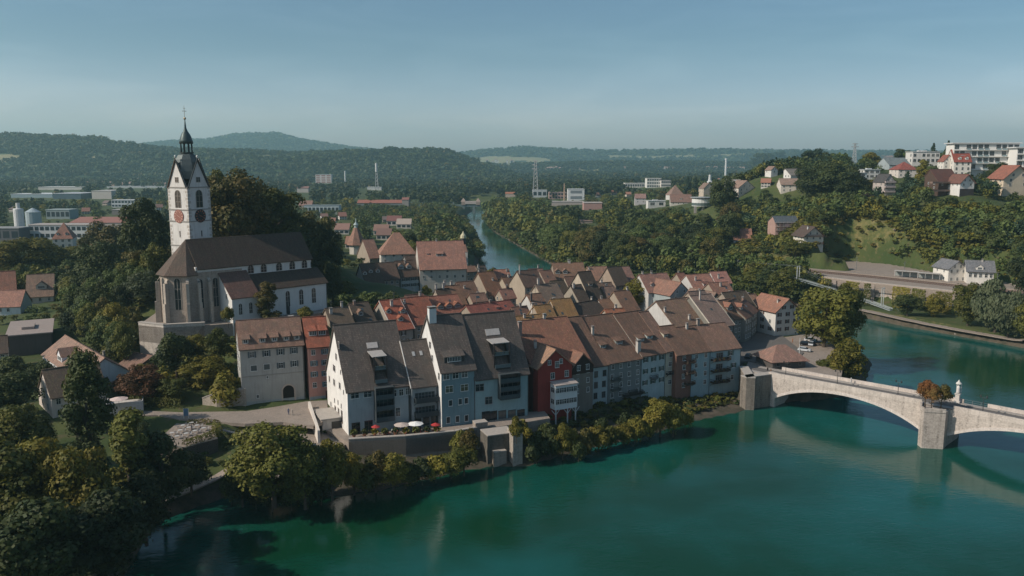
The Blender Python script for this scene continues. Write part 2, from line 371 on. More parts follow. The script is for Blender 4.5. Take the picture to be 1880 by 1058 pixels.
_n = len(CTA); _A = np.zeros((_n + 1, _n + 1)); _A[:_n, :_n] = _ker(_D) + np.eye(_n) * 6.0; _A[:_n, _n] = 1; _A[_n, :_n] = 1
_W = np.linalg.solve(_A, np.append(CTA[:, 2], 0))
PADS = []       # (polygon, z): level platforms
def pad(pts, z, bw=5.0): PADS.append((np.array([(p[0], p[1]) for p in pts]), z)); BW.append(bw)
BW = []
def pxp(pts, z): return [PZ(x, y, z) for x, y in pts]
STREET = pxp(((215, 752), (330, 757), (452, 755), (500, 748), (562, 737), (600, 735), (604, 770), (575, 782), (520, 775), (450, 778), (330, 770), (290, 762), (215, 765)), 9.0)
CAFE = pxp(((285, 812), (330, 772), (400, 762), (395, 790), (400, 806), (335, 824)), 8.4)
FRONT = pxp(((600, 790), (655, 770), (1000, 755), (1010, 768), (876, 790), (836, 797), (745, 806), (640, 812)), 7.0)
LOWER = pxp(((452, 800), (500, 786), (580, 784), (640, 812), (628, 822), (580, 850), (520, 880), (440, 850)), 6.0)
SQUARE = pxp(((1362, 690), (1385, 640), (1400, 625), (1490, 612), (1552, 640), (1545, 690), (1500, 690), (1463, 678), (1423, 688)), 9.0)
TERR = pxp(((254, 597), (300, 602), (376, 598), (425, 594), (470, 592), (606, 572), (590, 545), (400, 545), (330, 560), (290, 572)), 23.5)
TOWN = [(-52, 224), (-30, 214), (-22, 222), (8, 236), (22, 238), (40, 250), (54, 250), (76, 256), (86, 246), (98, 268), (100, 300), (88, 330), (60, 372), (0, 385), (-18, 375), (-35, 330), (-42, 290), (-50, 250)]
RAIL = [PZ(x, y, 13.0) for x, y in ((1340, 478), (1500, 492), (1600, 500), (1760, 516), (1900, 530))] + [PZ(x, y, 13.0) for x, y in ((1900, 552), (1765, 538), (1600, 521), (1490, 508), (1340, 486))]
YARD = pxp(((1490, 489), (1530, 479), (1560, 478), (1640, 486), (1742, 504), (1860, 520), (1880, 536), (1740, 516), (1600, 501)), 13.1)
for pl, z in ((STREET, 9.0), (CAFE, 8.4), (FRONT, 7.0), (LOWER, 6.0), (SQUARE, 9.0), (TERR, 23.5), ([Vector((x, y, 9.2)) for x, y in TOWN], 9.2), (RAIL, 13.0), (YARD, 13.1)): pad(pl, z, 1.2 if pl in (TERR, FRONT, CAFE, RAIL) or z == 9.2 else 5.0)
_rw = [PZ(x, y, 12.6) for x, y in ((1490, 509), (1600, 522), (1765, 539), (1905, 553))]
BANKP = [Vector((p.x - .9, p.y - 1.2, 0)) for p in _rw] + [PZ(x, y, 0) + Vector((-.3, 1.5, 0)) for x, y in ((1900, 640), (1880, 636), (1760, 614), (1660, 596), (1575, 578))] + [Vector((158, 400, 0))]
pad(BANKP, 3.4, 2.0)
def height(P):
    P = np.asarray(P, float).reshape(-1, 2); out = np.zeros(len(P))
    for i in range(0, len(P), 20000):
        q = P[i:i + 20000]; out[i:i + 20000] = _ker(np.hypot(q[:, None, 0] - CTA[None, :, 0], q[:, None, 1] - CTA[None, :, 1])) @ _W[:_n] + _W[_n]
    out = np.maximum(out, 1.2)
    near = P[:, 1] < 1700
    d = np.full(len(P), 1e3); ins = np.zeros(len(P), bool)
    if near.any(): d[near] = edge_dist(P[near], RIVER); ins[near] = inside(P[near], RIVER)
    out = np.where(ins, -1.0 - np.minimum(d, 3.0), np.minimum(out, 0.1 + d * 0.9))
    for bw, (pl, z) in zip(BW, PADS):
        i2 = near.copy(); i2[near] = (np.abs(P[near] - pl.mean(0)).max(1) < 260)
        if not i2.any(): continue
        q = P[i2]; e = edge_dist(q, pl); s = inside(q, pl); o = out[i2]
        s = s & (e > (2.8 if bw < 1.9 else 0)); o = np.where(s & ~ins[i2], z - 0.35, o)
        w = np.clip(1 - e / bw, 0, 1) * (bw > 1.9); w = w * w * (3 - 2 * w)
        o = np.where(~s & ~ins[i2] & (d[i2] > 4), o * (1 - w) + np.minimum(z - 0.35, o + 30) * w, o)
        out[i2] = o
    bank = (P[:, 0] > -50) & (P[:, 0] < 74) & (P[:, 1] < 262) & ~ins & near
    if bank.any():
        inp = np.zeros(len(P), bool)
        for bw, (pl, z) in zip(BW, PADS): inp[bank] |= inside(P[bank], pl) & (edge_dist(P[bank], pl) > (2.8 if bw < 1.9 else 0))
        k = np.where(P[:, 0] > 40, 0.12, 0.22)
        out = np.where(bank & ~inp & (d < 26), np.minimum(out, 0.15 + d * k + np.clip(d - 14, 0, 99) * 0.6), out)
    return out
def hz(x, y): return float(height([[x, y]])[0])
_rays = {}
def hit(px, py):
    """where the ray through this point of the picture meets the ground"""
    r = ray(px, py); ys = np.concatenate([np.arange(90, 700, 2.0), np.arange(700, 6000, 12.0)])
    k = ys / r.y; P = np.stack([r.x * k, ys], 1); g = height(P); z = CAM_H + r.z * k; b = np.nonzero(z <= g)[0]
    i = b[0] if len(b) else len(ys) - 1
    return Vector((P[i, 0], P[i, 1], g[i]))
def make_ground():
    us = np.linspace(-1.0, 1.0, 520); ys = [-120.0]
    while ys[-1] < 9300: ys.append(ys[-1] + max(2.2, (ys[-1] - 250) * 0.012))
    ys = np.array(ys); U, Y = np.meshgrid(us, ys); X = U * (Y + 260); P = np.stack([X.ravel(), Y.ravel()], 1); Z = height(P)
    rough = npr.rand(len(Z)) * 0.35; far = np.clip((P[:, 1] - 300) / 600, 0, 1); Z = Z + np.where(Z > 1.5, rough * (1 + far), 0) - 0.1
    V = np.stack([P[:, 0], P[:, 1], Z], 1); nx, ny = len(us), len(ys); i = (np.arange(ny - 1)[:, None] * nx + np.arange(nx - 1)[None, :]).ravel()
    Fq = np.stack([i, i + 1, i + nx + 1, i + nx], 1); 
    MEAD = [np.array([(p.x, p.y) for p in q]) for q in ([hit(x, y) for x, y in ((1560, 420), (1660, 395), (1800, 395), (1760, 430), (1640, 440), (1560, 445))], [hit(x, y) for x, y in ((1380, 478), (1400, 465), (1470, 468), (1460, 485))],
            [hit(x, y) for x, y in ((1560, 365), (1640, 362), (1640, 385), (1560, 385))], [hit(x, y) for x, y in ((1575, 566), (1700, 590), (1740, 600), (1575, 575))])]
    me = np_mesh('ground', V, Fq, [terrain_mat()], None, True); q = V[:, :2]; near = (q[:, 1] > 60) & (q[:, 1] < 1700); mead = np.zeros(len(V)); bare = np.zeros(len(V))
    for pl in MEAD: i2 = near & (np.abs(q - pl.mean(0)).max(1) < 200); d = edge_dist(q[i2], pl); s_ = np.where(inside(q[i2], pl), d, -d); mead[i2] = np.maximum(mead[i2], np.clip(0.5 + s_ / 14, 0, 1))
    d = edge_dist(q[near], RIVER); row = (q[near][:, 0] > -60) & (q[near][:, 0] < 80) & (q[near][:, 1] < 262); bare[near] = np.clip(1.1 - d / np.where(row, 26.0, 5.0), 0, 1)
    for n_, v_ in (('meadow', mead), ('bare', bare)): at = me.attributes.new(n_, 'FLOAT', 'POINT'); at.data.foreach_set('value', v_.astype(np.float32))
    link('ground', me, kind='structure')
make_ground()
def sheet(name, pts, z, m, t=0.5, kind='structure', **kw):
    b = MB(); q = [(p[0], p[1], z) for p in pts]
    area = sum(q[i][0] * q[(i + 1) % len(q)][1] - q[(i + 1) % len(q)][0] * q[i][1] for i in range(len(q)))
    if area < 0: q = q[::-1]
    lo = [(x, y, zz - t) for x, y, zz in q]
    b.poly(q)
    for i in range(len(q)): j = (i + 1) % len(q); b.poly([q[i], lo[i], lo[j], q[j]])
    return b.build(name, m, kind=kind, **kw)
sheet('street', STREET, 9.0, ground_mat('cobble'), 0.8)
sheet('cafe_terrace', CAFE, 8.4, ground_mat('gravel'), 3)
sheet('promenade', FRONT, 7.0, ground_mat('cobble'), 4)
sheet('parking_yard', LOWER, 6.0, ground_mat('cobble'), 1.0)
sheet('town_square', SQUARE, 9.0, ground_mat('cobble'), 0.9)
sheet('church_terrace', TERR, 23.5, ground_mat('gravel'), 5.0)
sheet('town_pavement', TOWN, 9.2, ground_mat('asphalt'), 3)
sheet('station_yard', YARD, 13.1, ground_mat('cobble'), 0.8)
sheet('railway_bed', RAIL, 13.0, ground_mat('gravel'), 4)
w = MB(); w.poly([(-500, -200, 0), (700, -200, 0), (700, 1600, 0), (-500, 1600, 0)])
w.build('river', water_mat(), kind='structure')
def path_strip(name, pts, wd, m, dz=0.05):
    """a strip laid over the ground, pts = picture points on it"""
    P = [hit(x, y) for x, y in pts]; Q = []
    for i in range(len(P) - 1):
        n = max(1, int((P[i + 1] - P[i]).length / 3))
        for k in range(n): Q.append(P[i].lerp(P[i + 1], k / n))
    Q.append(P[-1]); b = MB(); L = []
    for i, p in enumerate(Q):
        d = (Q[min(i + 1, len(Q) - 1)] - Q[max(i - 1, 0)]); d.z = 0; d.normalize(); s = Vector((-d.y, d.x, 0)) * wd / 2
        z = max(hz(p.x, p.y), hz(p.x + s.x, p.y + s.y), hz(p.x - s.x, p.y - s.y)) + dz
        L.append((Vector((p.x + s.x, p.y + s.y, z)), Vector((p.x - s.x, p.y - s.y, z))))
    for i in range(len(L) - 1): b.slab([L[i][0], L[i][1], L[i + 1][1], L[i + 1][0]], 0.3)
    return b.build(name, m, kind='structure')
path_strip('riverside_path', ((290, 925), (350, 908), (400, 892), (424, 876), (432, 855)), 2.4, ground_mat('gravel'))
path_strip('riverbank_path', ((1580, 573), (1660, 595), (1760, 612), (1880, 638)), 4.0, ground_mat('gravel'))
path_strip('grass_path', ((1660, 591), (1700, 597), (1740, 603)), 1.4, ground_mat('gravel'))
path_strip('hillside_track', ((1640, 440), (1690, 405), (1740, 382)), 2.5, ground_mat('gravel'))

# ------------------------------------------------------------ far hills
def vnoise(n, s, seed):
    r = np.random.RandomState(seed); g = r.rand(max(2, int(n / s) + 3)); x = np.arange(n) / s; i = x.astype(int); t = x - i; t = t * t * (3 - 2 * t)
    return g[i] * (1 - t) + g[i + 1] * t - 0.5
FIELDS = [((872, 290), (905, 287), (960, 288), (1012, 292), (1010, 297), (950, 296), (905, 301), (872, 296)), ((1110, 285), (1200, 287), (1275, 284), (1275, 289), (1200, 292), (1110, 290)), ((1300, 285), (1375, 281), (1375, 285), (1310, 289)),
          ((-20, 281), (20, 283), (38, 287), (36, 291), (14, 296), (-20, 297)), ((150, 288), (176, 289), (176, 294), (150, 294)), ((466, 286), (502, 285), (502, 291), (470, 292)), ((880, 298), (930, 297), (985, 301), (930, 305), (890, 303)), ((1040, 311), (1100, 312), (1100, 315), (1040, 315))]
def in_field(x, y): return any(inside(np.array([[x, y]], float), f)[0] for f in FIELDS if min(p[0] for p in f) - 2 < x < max(p[0] for p in f) + 2 and min(p[1] for p in f) - 2 < y < max(p[1] for p in f) + 2)
def hill(name, ridge_px, D, W, base, mat_, seed, rows=40, cols=420, amp=10, front=1.0):
    xs = np.array([a for a, b in ridge_px], float); ys = np.array([b for a, b in ridge_px], float)
    pxs = np.linspace(xs[0], xs[-1], cols); pys = np.interp(pxs, xs, ys)
    k = np.hanning(9); k /= k.sum(); pys = np.convolve(np.pad(pys, 4, 'edge'), k, 'valid')
    top = np.array([PYd(a, b, D).z for a, b in zip(pxs, pys)]); X = (pxs - 940) / (F * CP) * D
    V = []; t = np.linspace(-1, 1, rows); nz_ = sum(np.outer(vnoise(rows, s / 6, seed + s), np.ones(cols)) * np.outer(np.ones(rows), vnoise(cols, s, seed * 3 + s)) for s in (8, 20, 45))
    for j, tt in enumerate(t):
        y = D + tt * W + vnoise(cols, 30, seed + 5 + j // 5) * W * 0.1; prof = math.cos(tt * math.pi / 2) ** 1.15 if tt < 0 else math.cos(tt * math.pi / 2)
        V.append(np.stack([X * (y / D), y, base + (top - base) * prof + nz_[j] * amp * 4 * (1 - abs(tt) ** 6) * (abs(tt) > 0.12)], 1))
    V = np.concatenate(V); i = (np.arange(rows - 1)[:, None] * cols + np.arange(cols - 1)[None, :]).ravel()
    Fq = np.stack([i, i + 1, i + cols + 1, i + cols], 1)
    C_ = V[Fq].mean(1); dd = C_ - np.array([0, 0, CAM_H]); w_ = dd[:, 1] * CP - dd[:, 2] * SP; px_ = np.stack([940 + F * dd[:, 0] / w_, 529 - F * (dd[:, 1] * SP + dd[:, 2] * CP) / w_], 1)
    mi = np.zeros(len(Fq))
    for f in FIELDS: mi[inside(px_, np.array(f, float))] = 1
    link(name, np_mesh(name, V, Fq, [mat_, ground_mat('field')], mi, True), kind='structure')
    return V.reshape(rows, cols, 3)
WOODS = leafmat((0.018, 0.036, 0.014), (0.034, 0.052, 0.02), 0.05)
H1 = hill('hill', ((-420, 262), (0, 256), (40, 251), (110, 253), (190, 262), (270, 270), (330, 276), (450, 279), (560, 284), (640, 281), (790, 279), (850, 288), (900, 312), (960, 334), (1000, 345)), 3300, 800, 12, WOODS, 3, amp=20)
H2 = hill('mountain', ((200, 292), (280, 267), (330, 262), (400, 258), (450, 249), (520, 247), (560, 258), (640, 272), (760, 286), (850, 300)), 7500, 1500, 40, WOODS, 5, amp=6)
H3 = hill('hill', ((560, 330), (700, 316), (800, 305), (860, 303), (950, 304), (1100, 300), (1250, 300), (1380, 303), (1500, 305)), 4300, 500, 12, WOODS, 8, amp=5)
H4 = hill('hill', ((760, 300), (840, 285), (880, 279), (960, 273), (1010, 277), (1100, 280), (1200, 279), (1300, 277), (1400, 279), (1700, 282), (2050, 285)), 7200, 1400, 20, WOODS, 13, amp=8)
H5 = hill('hill', ((-900, 258), (-400, 240), (0, 262), (100, 275)), 6000, 1200, 20, WOODS, 17, amp=8)
# ------------------------------------------------------------ houses
def vkey(*a): return tuple(round(x, 2) for x in a)
@cached
def window_mesh(w, h, fr, div, gl):
    b = MB(); f = 0.09; y = -0.07
    b.box(-w / 2 - f, w / 2 + f, y, 0.02, -h / 2 - f, -h / 2 + 0.02); b.box(-w / 2 - f, w / 2 + f, y, 0.02, h / 2 - 0.02, h / 2 + f)
    b.box(-w / 2 - f, -w / 2, y, 0.02, -h / 2 + 0.02, h / 2 - 0.02); b.box(w / 2, w / 2 + f, y, 0.02, -h / 2 + 0.02, h / 2 - 0.02)
    b.box(-w / 2, w / 2, -0.02, 0.02, -h / 2 + 0.02, h / 2 - 0.02, 1)
    for k in range(1, div): x = -w / 2 + w * k / div; b.box(x - 0.04, x + 0.04, -0.05, -0.02, -h / 2 + 0.02, h / 2 - 0.02)
    b.box(-w / 2 - f - .05, w / 2 + f + .05, -0.16, -0.071, -h / 2 - f - .03, -h / 2 - f + .05)
    if h > 1.1 and div: b.box(-w / 2, w / 2, -0.045, -0.021, h * 0.12, h * 0.12 + 0.05)
    return b.mesh('window', [plain(fr, 0.6), glass(gl)])
@cached
def shutter_mesh(w, h, c):
    b = MB(); b.box(-w / 2, w / 2, -0.1, -0.03, -h / 2, h / 2); b.box(-w / 2 + 0.06, w / 2 - 0.06, -0.115, -0.1, -h / 2 + 0.08, h / 2 - 0.08)
    return b.mesh('shutter', [plain(c, 0.7)])
FRW = (0.62, 0.62, 0.60)
GREEN_SH, GREY_SH, BROWN_SH, BLUE_SH = (0.06, 0.10, 0.08), (0.10, 0.12, 0.13), (0.09, 0.055, 0.04), (0.11, 0.17, 0.20)
def put_window(root, p, rz, w=0.95, h=1.35, fr=FRW, div=2, shut=None, gl=(0.015, 0.022, 0.028)):
    if gl == (0.015, 0.022, 0.028): gl = rnd.choice((gl, gl, (0.03, 0.04, 0.045), (0.10, 0.10, 0.095), (0.008, 0.01, 0.012)))
    o = link('window', window_mesh(w, h, fr, div, gl), root, p, rz)
    if shut:
        for s in (-1, 1): link('shutter', shutter_mesh(w * 0.48, h + 0.1, shut), o, (s * (w / 2 + w * 0.3), -0.01, 0))
    return o
def gable_roof(b, L, D, ze, zr, ym, oe, og, t=0.28, m=0, zb=None):
    """ridge along x at y=ym, eaves at y=0 and y=D"""
    zb = ze if zb is None else zb
    s1 = (zr - ze) / ym; s2 = (zr - zb) / (D - ym)
    f0, f1 = -oe, D + oe; z0 = ze - oe * s1; z1 = zb - oe * s2; e = 0.12
    b.slab([(-og, f0, z0 + e), (L + og, f0, z0 + e), (L + og, ym, zr + e), (-og, ym, zr + e)], t, m)
    b.slab([(-og, ym, zr + e), (L + og, ym, zr + e), (L + og, f1, z1 + e), (-og, f1, z1 + e)], t, m)
    return s1, s2
def chimney(root, x, y, z, h=1.6, s=0.7, c=(0.5, 0.46, 0.42)):
    b = MB(); b.box(x - s / 2, x + s / 2, y - s * 0.4, y + s * 0.4, z - 1.5, z + h); o = b.build('chimney', stucco(c), root)
    b = MB(); b.box(x - s / 2 - 0.1, x + s / 2 + 0.1, y - s * 0.4 - 0.1, y + s * 0.4 + 0.1, z + h + 0.25, z + h + 0.35)
    for i in (-1, 1): b.box(x + i * s * 0.35 - 0.06, x + i * s * 0.35 + 0.06, y - 0.06, y + 0.06, z + h, z + h + 0.25)
    b.box(x - s / 2 - 0.06, x + s / 2 + 0.06, y - s * 0.4 - 0.06, y + s * 0.4 + 0.06, z + h - 0.12, z + h)
    q = b.build('chimney_cap', plain((0.3, 0.28, 0.26)), o)
def dormer(root, x, y, z, s1, w, h, mats, kind='shed', win=2, fr=FRW, wall=(0.3, 0.2, 0.15)):
    """x = centre, front face at y with roof height z there; s1 = roof slope"""
    b = MB(); wm = stucco(wall)
    if kind == 'shed':
        s2 = s1 * 0.35; dy = h / (s1 - s2)
    else: dy = h / s1
    x0, x1 = x - w / 2, x + w / 2
    b.poly([(x0, y, z - 0.3), (x1, y, z - 0.3), (x1, y, z + h), (x0, y, z + h)], 0)
    if kind == 'shed':
        b.poly([(x0, y, z - 0.3), (x0, y, z + h), (x0, y + dy, z + s1 * dy), (x0, y + 0.01, z)][:3], 0); b.poly([(x1, y, z - 0.3), (x1, y + dy, z + s1 * dy), (x1, y, z + h)], 0)
        o = b.build('dormer', wm, root); b = MB(); e = 0.3
        b.slab([(x0 - e, y - e, z + h - e * s2), (x1 + e, y - e, z + h - e * s2), (x1 + e, y + dy, z + h + dy * s2 + 0.1), (x0 - e, y + dy, z + h + dy * s2 + 0.1)], 0.15)
    else:
        g = w * 0.42; zg = z + h + g
        b.poly([(x0, y, z + h), (x1, y, z + h), (x, y, zg)], 0)
        b.poly([(x0, y, z - 0.3), (x0, y, z + h), (x0, y + dy, z + h)], 0); b.poly([(x1, y, z - 0.3), (x1, y + dy, z + h), (x1, y, z + h)], 0)
        o = b.build('dormer', wm, root); b = MB(); e = 0.25; yb = y + (h + g) / s1
        b.slab([(x0 - e, y - e, z + h - e * 0.84), (x, y - e, zg), (x, yb, zg), (x0 - e, y + dy, z + h - e * 0.84)], 0.12)
        b.slab([(x, y - e, zg), (x1 + e, y - e, z + h - e * 0.84), (x1 + e, y + dy, z + h - e * 0.84), (x, yb, zg)], 0.12)
    b.build('dormer_roof', mats, o)
    if win:
        n = max(1, int(w / 1.15)) if win == 2 else 1; ww = min(0.85, w * 0.8 / n); hh = min(h * 0.75, 1.15)
        link('window', window_mesh(round(ww * n, 1), round(hh, 1), fr, max(1, n * (2 if ww > 0.7 else 1)), (0.015, 0.022, 0.028)), o, (x, y - 0.02, z + h * 0.48))
HOUSES = []
WORDS = {}
def H(label, x1, y1, x2, yr, base=None, ze=18.0, z0=None, ang=30, pitch=44, D=None, kind='side', wall=(0.55, 0.52, 0.47), roof=(0.16, 0.095, 0.07),
      win=(3, 4), gwin=(2, 2), shut=None, chim=(), dorm=(), cat='house', name='house', group=None, oe=0.55, og=0.3, moss=0.4, zr=None, base_x=None,
      wsize=(0.95, 1.35), skip=0.06, zb=None, fr=FRW, trim=None, floor=2.75, rsz=1.0, backwin=None, gx=None, wallname='wall', first=1.5, chain=None):
    """A=(x1,y1): left end of the front eave in the picture, x2: its right end, yr: height of the ridge in the picture above A"""
    if base is not None:
        if z0 is None: g = hit(x1 if base_x is None else base_x, base)
        else: g = PZ(x1 if base_x is None else base_x, base, z0)
        z0 = g.z; r = ray(x1, y1); A = Vector((r.x * g.y / r.y, g.y, CAM_H + r.z * g.y / r.y)); ze = A.z
    else:
        A = PZ(x1, y1, ze)
        if z0 is None: z0 = hz(A.x, A.y)
    if chain:
        ca, sa = math.cos(R(chain['ang'])), math.sin(R(chain['ang'])); A = chain['A'] + Vector((ca, sa, 0)) * chain['L']; ze = A.z if ze == 18.0 else ze; A.z = ze; r_ = None
    c, s = math.cos(R(ang)), math.sin(R(ang)); u = Vector((c, s, 0)); n = Vector((-s, c, 0))
    k2 = (x2 - 940) / F * CP                      # length so that the far end lands under x2 (eave height, pitch small)
    r2 = ray(x2, y1); kk = r2.x / r2.y
    L = (kk * A.y - A.x) / (c - kk * s) if abs(c - kk * s) > 1e-3 else 10.0
    L = max(2.0, min(L, 90.0))
    zz = z0
    if kind in ('side', 'hip'):
        if zr is None:
            best = None
            for i in range(1, 400):
                t = i * 0.06; p = A + n * t + Vector((0, 0, t * math.tan(R(pitch)))); q = proj(p)[1]
                if best is None or abs(q - yr) < best[0]: best = (abs(q - yr), t)
            ym = best[1]; zr = ze + ym * math.tan(R(pitch))
        else: ym = (zr - ze) / math.tan(R(pitch))
        if D is None: D = 2 * ym
        D = max(D, ym * 1.2)
        if zb is None: zb = max(zr - (D - ym) * math.tan(R(pitch)), z0 + 1.0) if D < 2.6 * ym else ze
    else:
        D = D or 12.0; ym = L / 2; zr = ze + L / 2 * math.tan(R(pitch)); zb = ze
    root = thing(name, label, cat, (A.x, A.y, z0), R(ang), group)
    h = ze - z0; hr = zr - z0; hb_ = zb - z0; B_ = -3.0
    wm = stucco(wall); rm = tiles(roof, moss, rsz); b = MB()
    if kind == 'side':
        b.poly([(0, 0, B_), (L, 0, B_), (L, 0, h), (0, 0, h)]); b.poly([(L, D, B_), (0, D, B_), (0, D, hb_), (L, D, hb_)])
        b.poly([(0, D, B_), (0, 0, B_), (0, 0, h), (0, ym, hr), (0, D, hb_)]); b.poly([(L, 0, B_), (L, D, B_), (L, D, hb_), (L, ym, hr), (L, 0, h)])
        b.build(wallname, wm, root); b = MB(); s1, s2 = gable_roof(b, L, D, h, hr, ym, oe, og, zb=hb_)
        b.box(-og, L + og, ym - 0.16, ym + 0.16, hr + 0.06, hr + 0.24); rf = b.build('roof', rm, root)
    elif kind == 'front':
        b.poly([(0, 0, B_), (L, 0, B_), (L, 0, h), (L / 2, 0, hr), (0, 0, h)]); b.poly([(L, D, B_), (0, D, B_), (0, D, h), (L / 2, D, hr), (L, D, h)])
        b.poly([(0, D, B_), (0, 0, B_), (0, 0, h), (0, D, h)]); b.poly([(L, 0, B_), (L, D, B_), (L, D, h), (L, 0, h)])
        b.build(wallname, wm, root); b = MB(); s1 = math.tan(R(pitch)); e = 0.12
        b.slab([(-oe, -og, h - oe * s1 + e), (L / 2, -og, hr + e), (L / 2, D + og, hr + e), (-oe, D + og, h - oe * s1 + e)], 0.28)
        b.slab([(L / 2, -og, hr + e), (L + oe, -og, h - oe * s1 + e), (L + oe, D + og, h - oe * s1 + e), (L / 2, D + og, hr + e)], 0.28)
        b.box(L / 2 - 0.16, L / 2 + 0.16, -og, D + og, hr + 0.06, hr + 0.24); rf = b.build('roof', rm, root)
    elif kind == 'hip':
        D = 2 * ym; hx = min(L / 2 - 0.05, ym * (0.8)); b.box(0, L, 0, D, B_, h); b.build(wallname, wm, root); b = MB(); s1 = (hr - h) / ym; e = oe; q = h - e * s1
        A1, B1, C1, D1 = (-e, -e, q), (L + e, -e, q), (L + e, D + e, q), (-e, D + e, q); E, G = (hx, ym, hr), (L - hx, ym, hr)
        b.slab([A1, B1, G, E], 0.22); b.slab([B1, C1, G], 0.22); b.slab([C1, D1, E, G], 0.22); b.slab([D1, A1, E], 0.22)
        b.poly([A1, D1, C1, B1]); rf = b.build('roof', rm, root)
    elif kind == 'flat':
        s1 = 0.1; b.box(0, L, 0, D, B_, h); b.build(wallname, wm, root); b = MB(); b.box(-oe, L + oe, -oe, D + oe, h, h + 0.35); b.box(L * 0.3, L * 0.6, D * 0.3, D * 0.6, h + 0.35, h + 1.2); rf = b.build('roof', plain(roof), root)
    def facade(W, rows, cols, org, rz, sh, top, maxz=None, x0=0.0):
        if not rows or not cols: return
        m = W / cols; m0 = m / 2
        for r in range(rows):
            z = top - first - r * floor
            if z < 1.0: break
            for cidx in range(cols):
                if rnd.random() < skip: continue
                x = x0 + m0 + cidx * m + rnd.uniform(-.12, .12)
                put_window(root, (org[0] + x * math.cos(rz), org[1] + x * math.sin(rz), z), rz, wsize[0], wsize[1], fr, 2, sh if rnd.random() > 0.08 else None)
    if win: facade(L, win[0], win[1], (0, 0), 0, shut, h)
    if gwin and kind != 'front': facade(D * 0.8, gwin[0], gwin[1], (0, D * 0.9), -math.pi / 2, shut, h + (0.8 if kind == 'side' else 0))
    if gx:     # windows up in the left gable
        for (yy, zz2, ww, hh) in gx: put_window(root, (0, D * yy, zz2), -math.pi / 2, ww, hh, fr, 2, None)
    if kind == 'front':
        if gwin: facade(D * 0.9, gwin[0], gwin[1], (0, D * 0.95), -math.pi / 2, shut, h)
        if hr - h > 2.5:
            for q in ((-0.17, 0.17) if L > 6 else (0,)): put_window(root, (L / 2 + q * L, 0, h + (hr - h) * 0.25), 0, wsize[0] * .9, wsize[1] * .9, fr, 2, shut)
    for cc in chim:
        cx, cy = cc[0], cc[1]
        if kind == 'front': px_, py_ = L * cy, D * cx; zz3 = hr - abs(px_ - L / 2) * s1
        else: px_, py_ = L * cx, D * cy; zz3 = hr - abs(py_ - ym) * s1
        chimney(rf, px_, py_, zz3, *(cc[2:]))
    for dd in dorm:    # (x fraction, height fraction on the slope, w, h, kind)
        y = ym * dd[1]; dormer(root, L * dd[0], y, h + y * s1 + 0.12, s1, dd[2], dd[3], rm if len(dd) < 6 else tiles(dd[5]), dd[4], wall=wall if len(dd) < 7 else dd[6])
    if trim and kind == 'side':
        b = MB()
        for xx in (-og - 0.12, L + og - 0.02):
            b.slab([(xx, -oe, h - oe * s1 + 0.2), (xx + 0.16, -oe, h - oe * s1 + 0.2), (xx + 0.16, ym, hr + 0.2), (xx, ym, hr + 0.2)], 0.4)
        b.build('verge_board', plain(trim, 0.6), root)
    if kind in ('side',) and h > 5 and L > 4:
        b = MB(); b.tube((L - 0.15, -0.12, -1), (L - 0.15, -0.12, h - 0.3), 0.07, n=6); b.box(0, L, -oe - 0.12, -oe + 0.02, h - oe * s1 - 0.12, h - oe * s1 + 0.02); b.build('gutter', plain((0.08, 0.07, 0.065), 0.5), root)
    if 'inside the old town' in (group or '') and kind == 'side' and L > 5:
        for q in range(rnd.choice((0, 1, 1, 2))):
            x = L * rnd.uniform(.15, .8); y = ym * rnd.uniform(.25, .7); z = h + y * s1 + .16; b = MB(); b.slab([(x, y, z), (x + .8, y, z), (x + .8, y + .8, z + .8 * s1), (x, y + .8, z + .8 * s1)], .12); b.build('skylight', glass((0.05, 0.07, 0.08)), rf)
        if rnd.random() < .6:
            x = L * rnd.uniform(.2, .8); b = MB(); b.tube((x, ym, hr - .5), (x, ym, hr + 2.6), .05, n=4); [b.box(x - .5 + k * .1, x + .5 - k * .1, ym - .03, ym + .03, hr + 1.9 + k * .25, hr + 1.95 + k * .25) for k in range(3)]; b.build('aerial', METAL, rf)
    info = dict(root=root, L=L, D=D, h=h, hr=hr, ym=ym, s1=s1, A=A, rf=rf, ang=ang, z0=z0)
    HOUSES.append(info); return info
Z2 = lambda x, y: (600 + x * .2457, 400 + y * .2457)
Z3 = lambda x, y: (860 + x * .208, 440 + y * .208)
Z4 = lambda x, y: (1160 + x * .208, 440 + y * .208)
TAN, RED, BRN, DKB, GRY, ORG = (0.17, 0.108, 0.085), (0.19, 0.08, 0.06), (0.135, 0.085, 0.065), (0.062, 0.05, 0.042), (0.088, 0.077, 0.071), (0.235, 0.085, 0.055)
LICH = (0.20, 0.125, 0.065)
CREAM, WHT, LBL, BEI, GRB = (0.42, 0.35, 0.28), (0.66, 0.64, 0.61), (0.42, 0.52, 0.55), (0.48, 0.45, 0.38), (0.30, 0.31, 0.29)

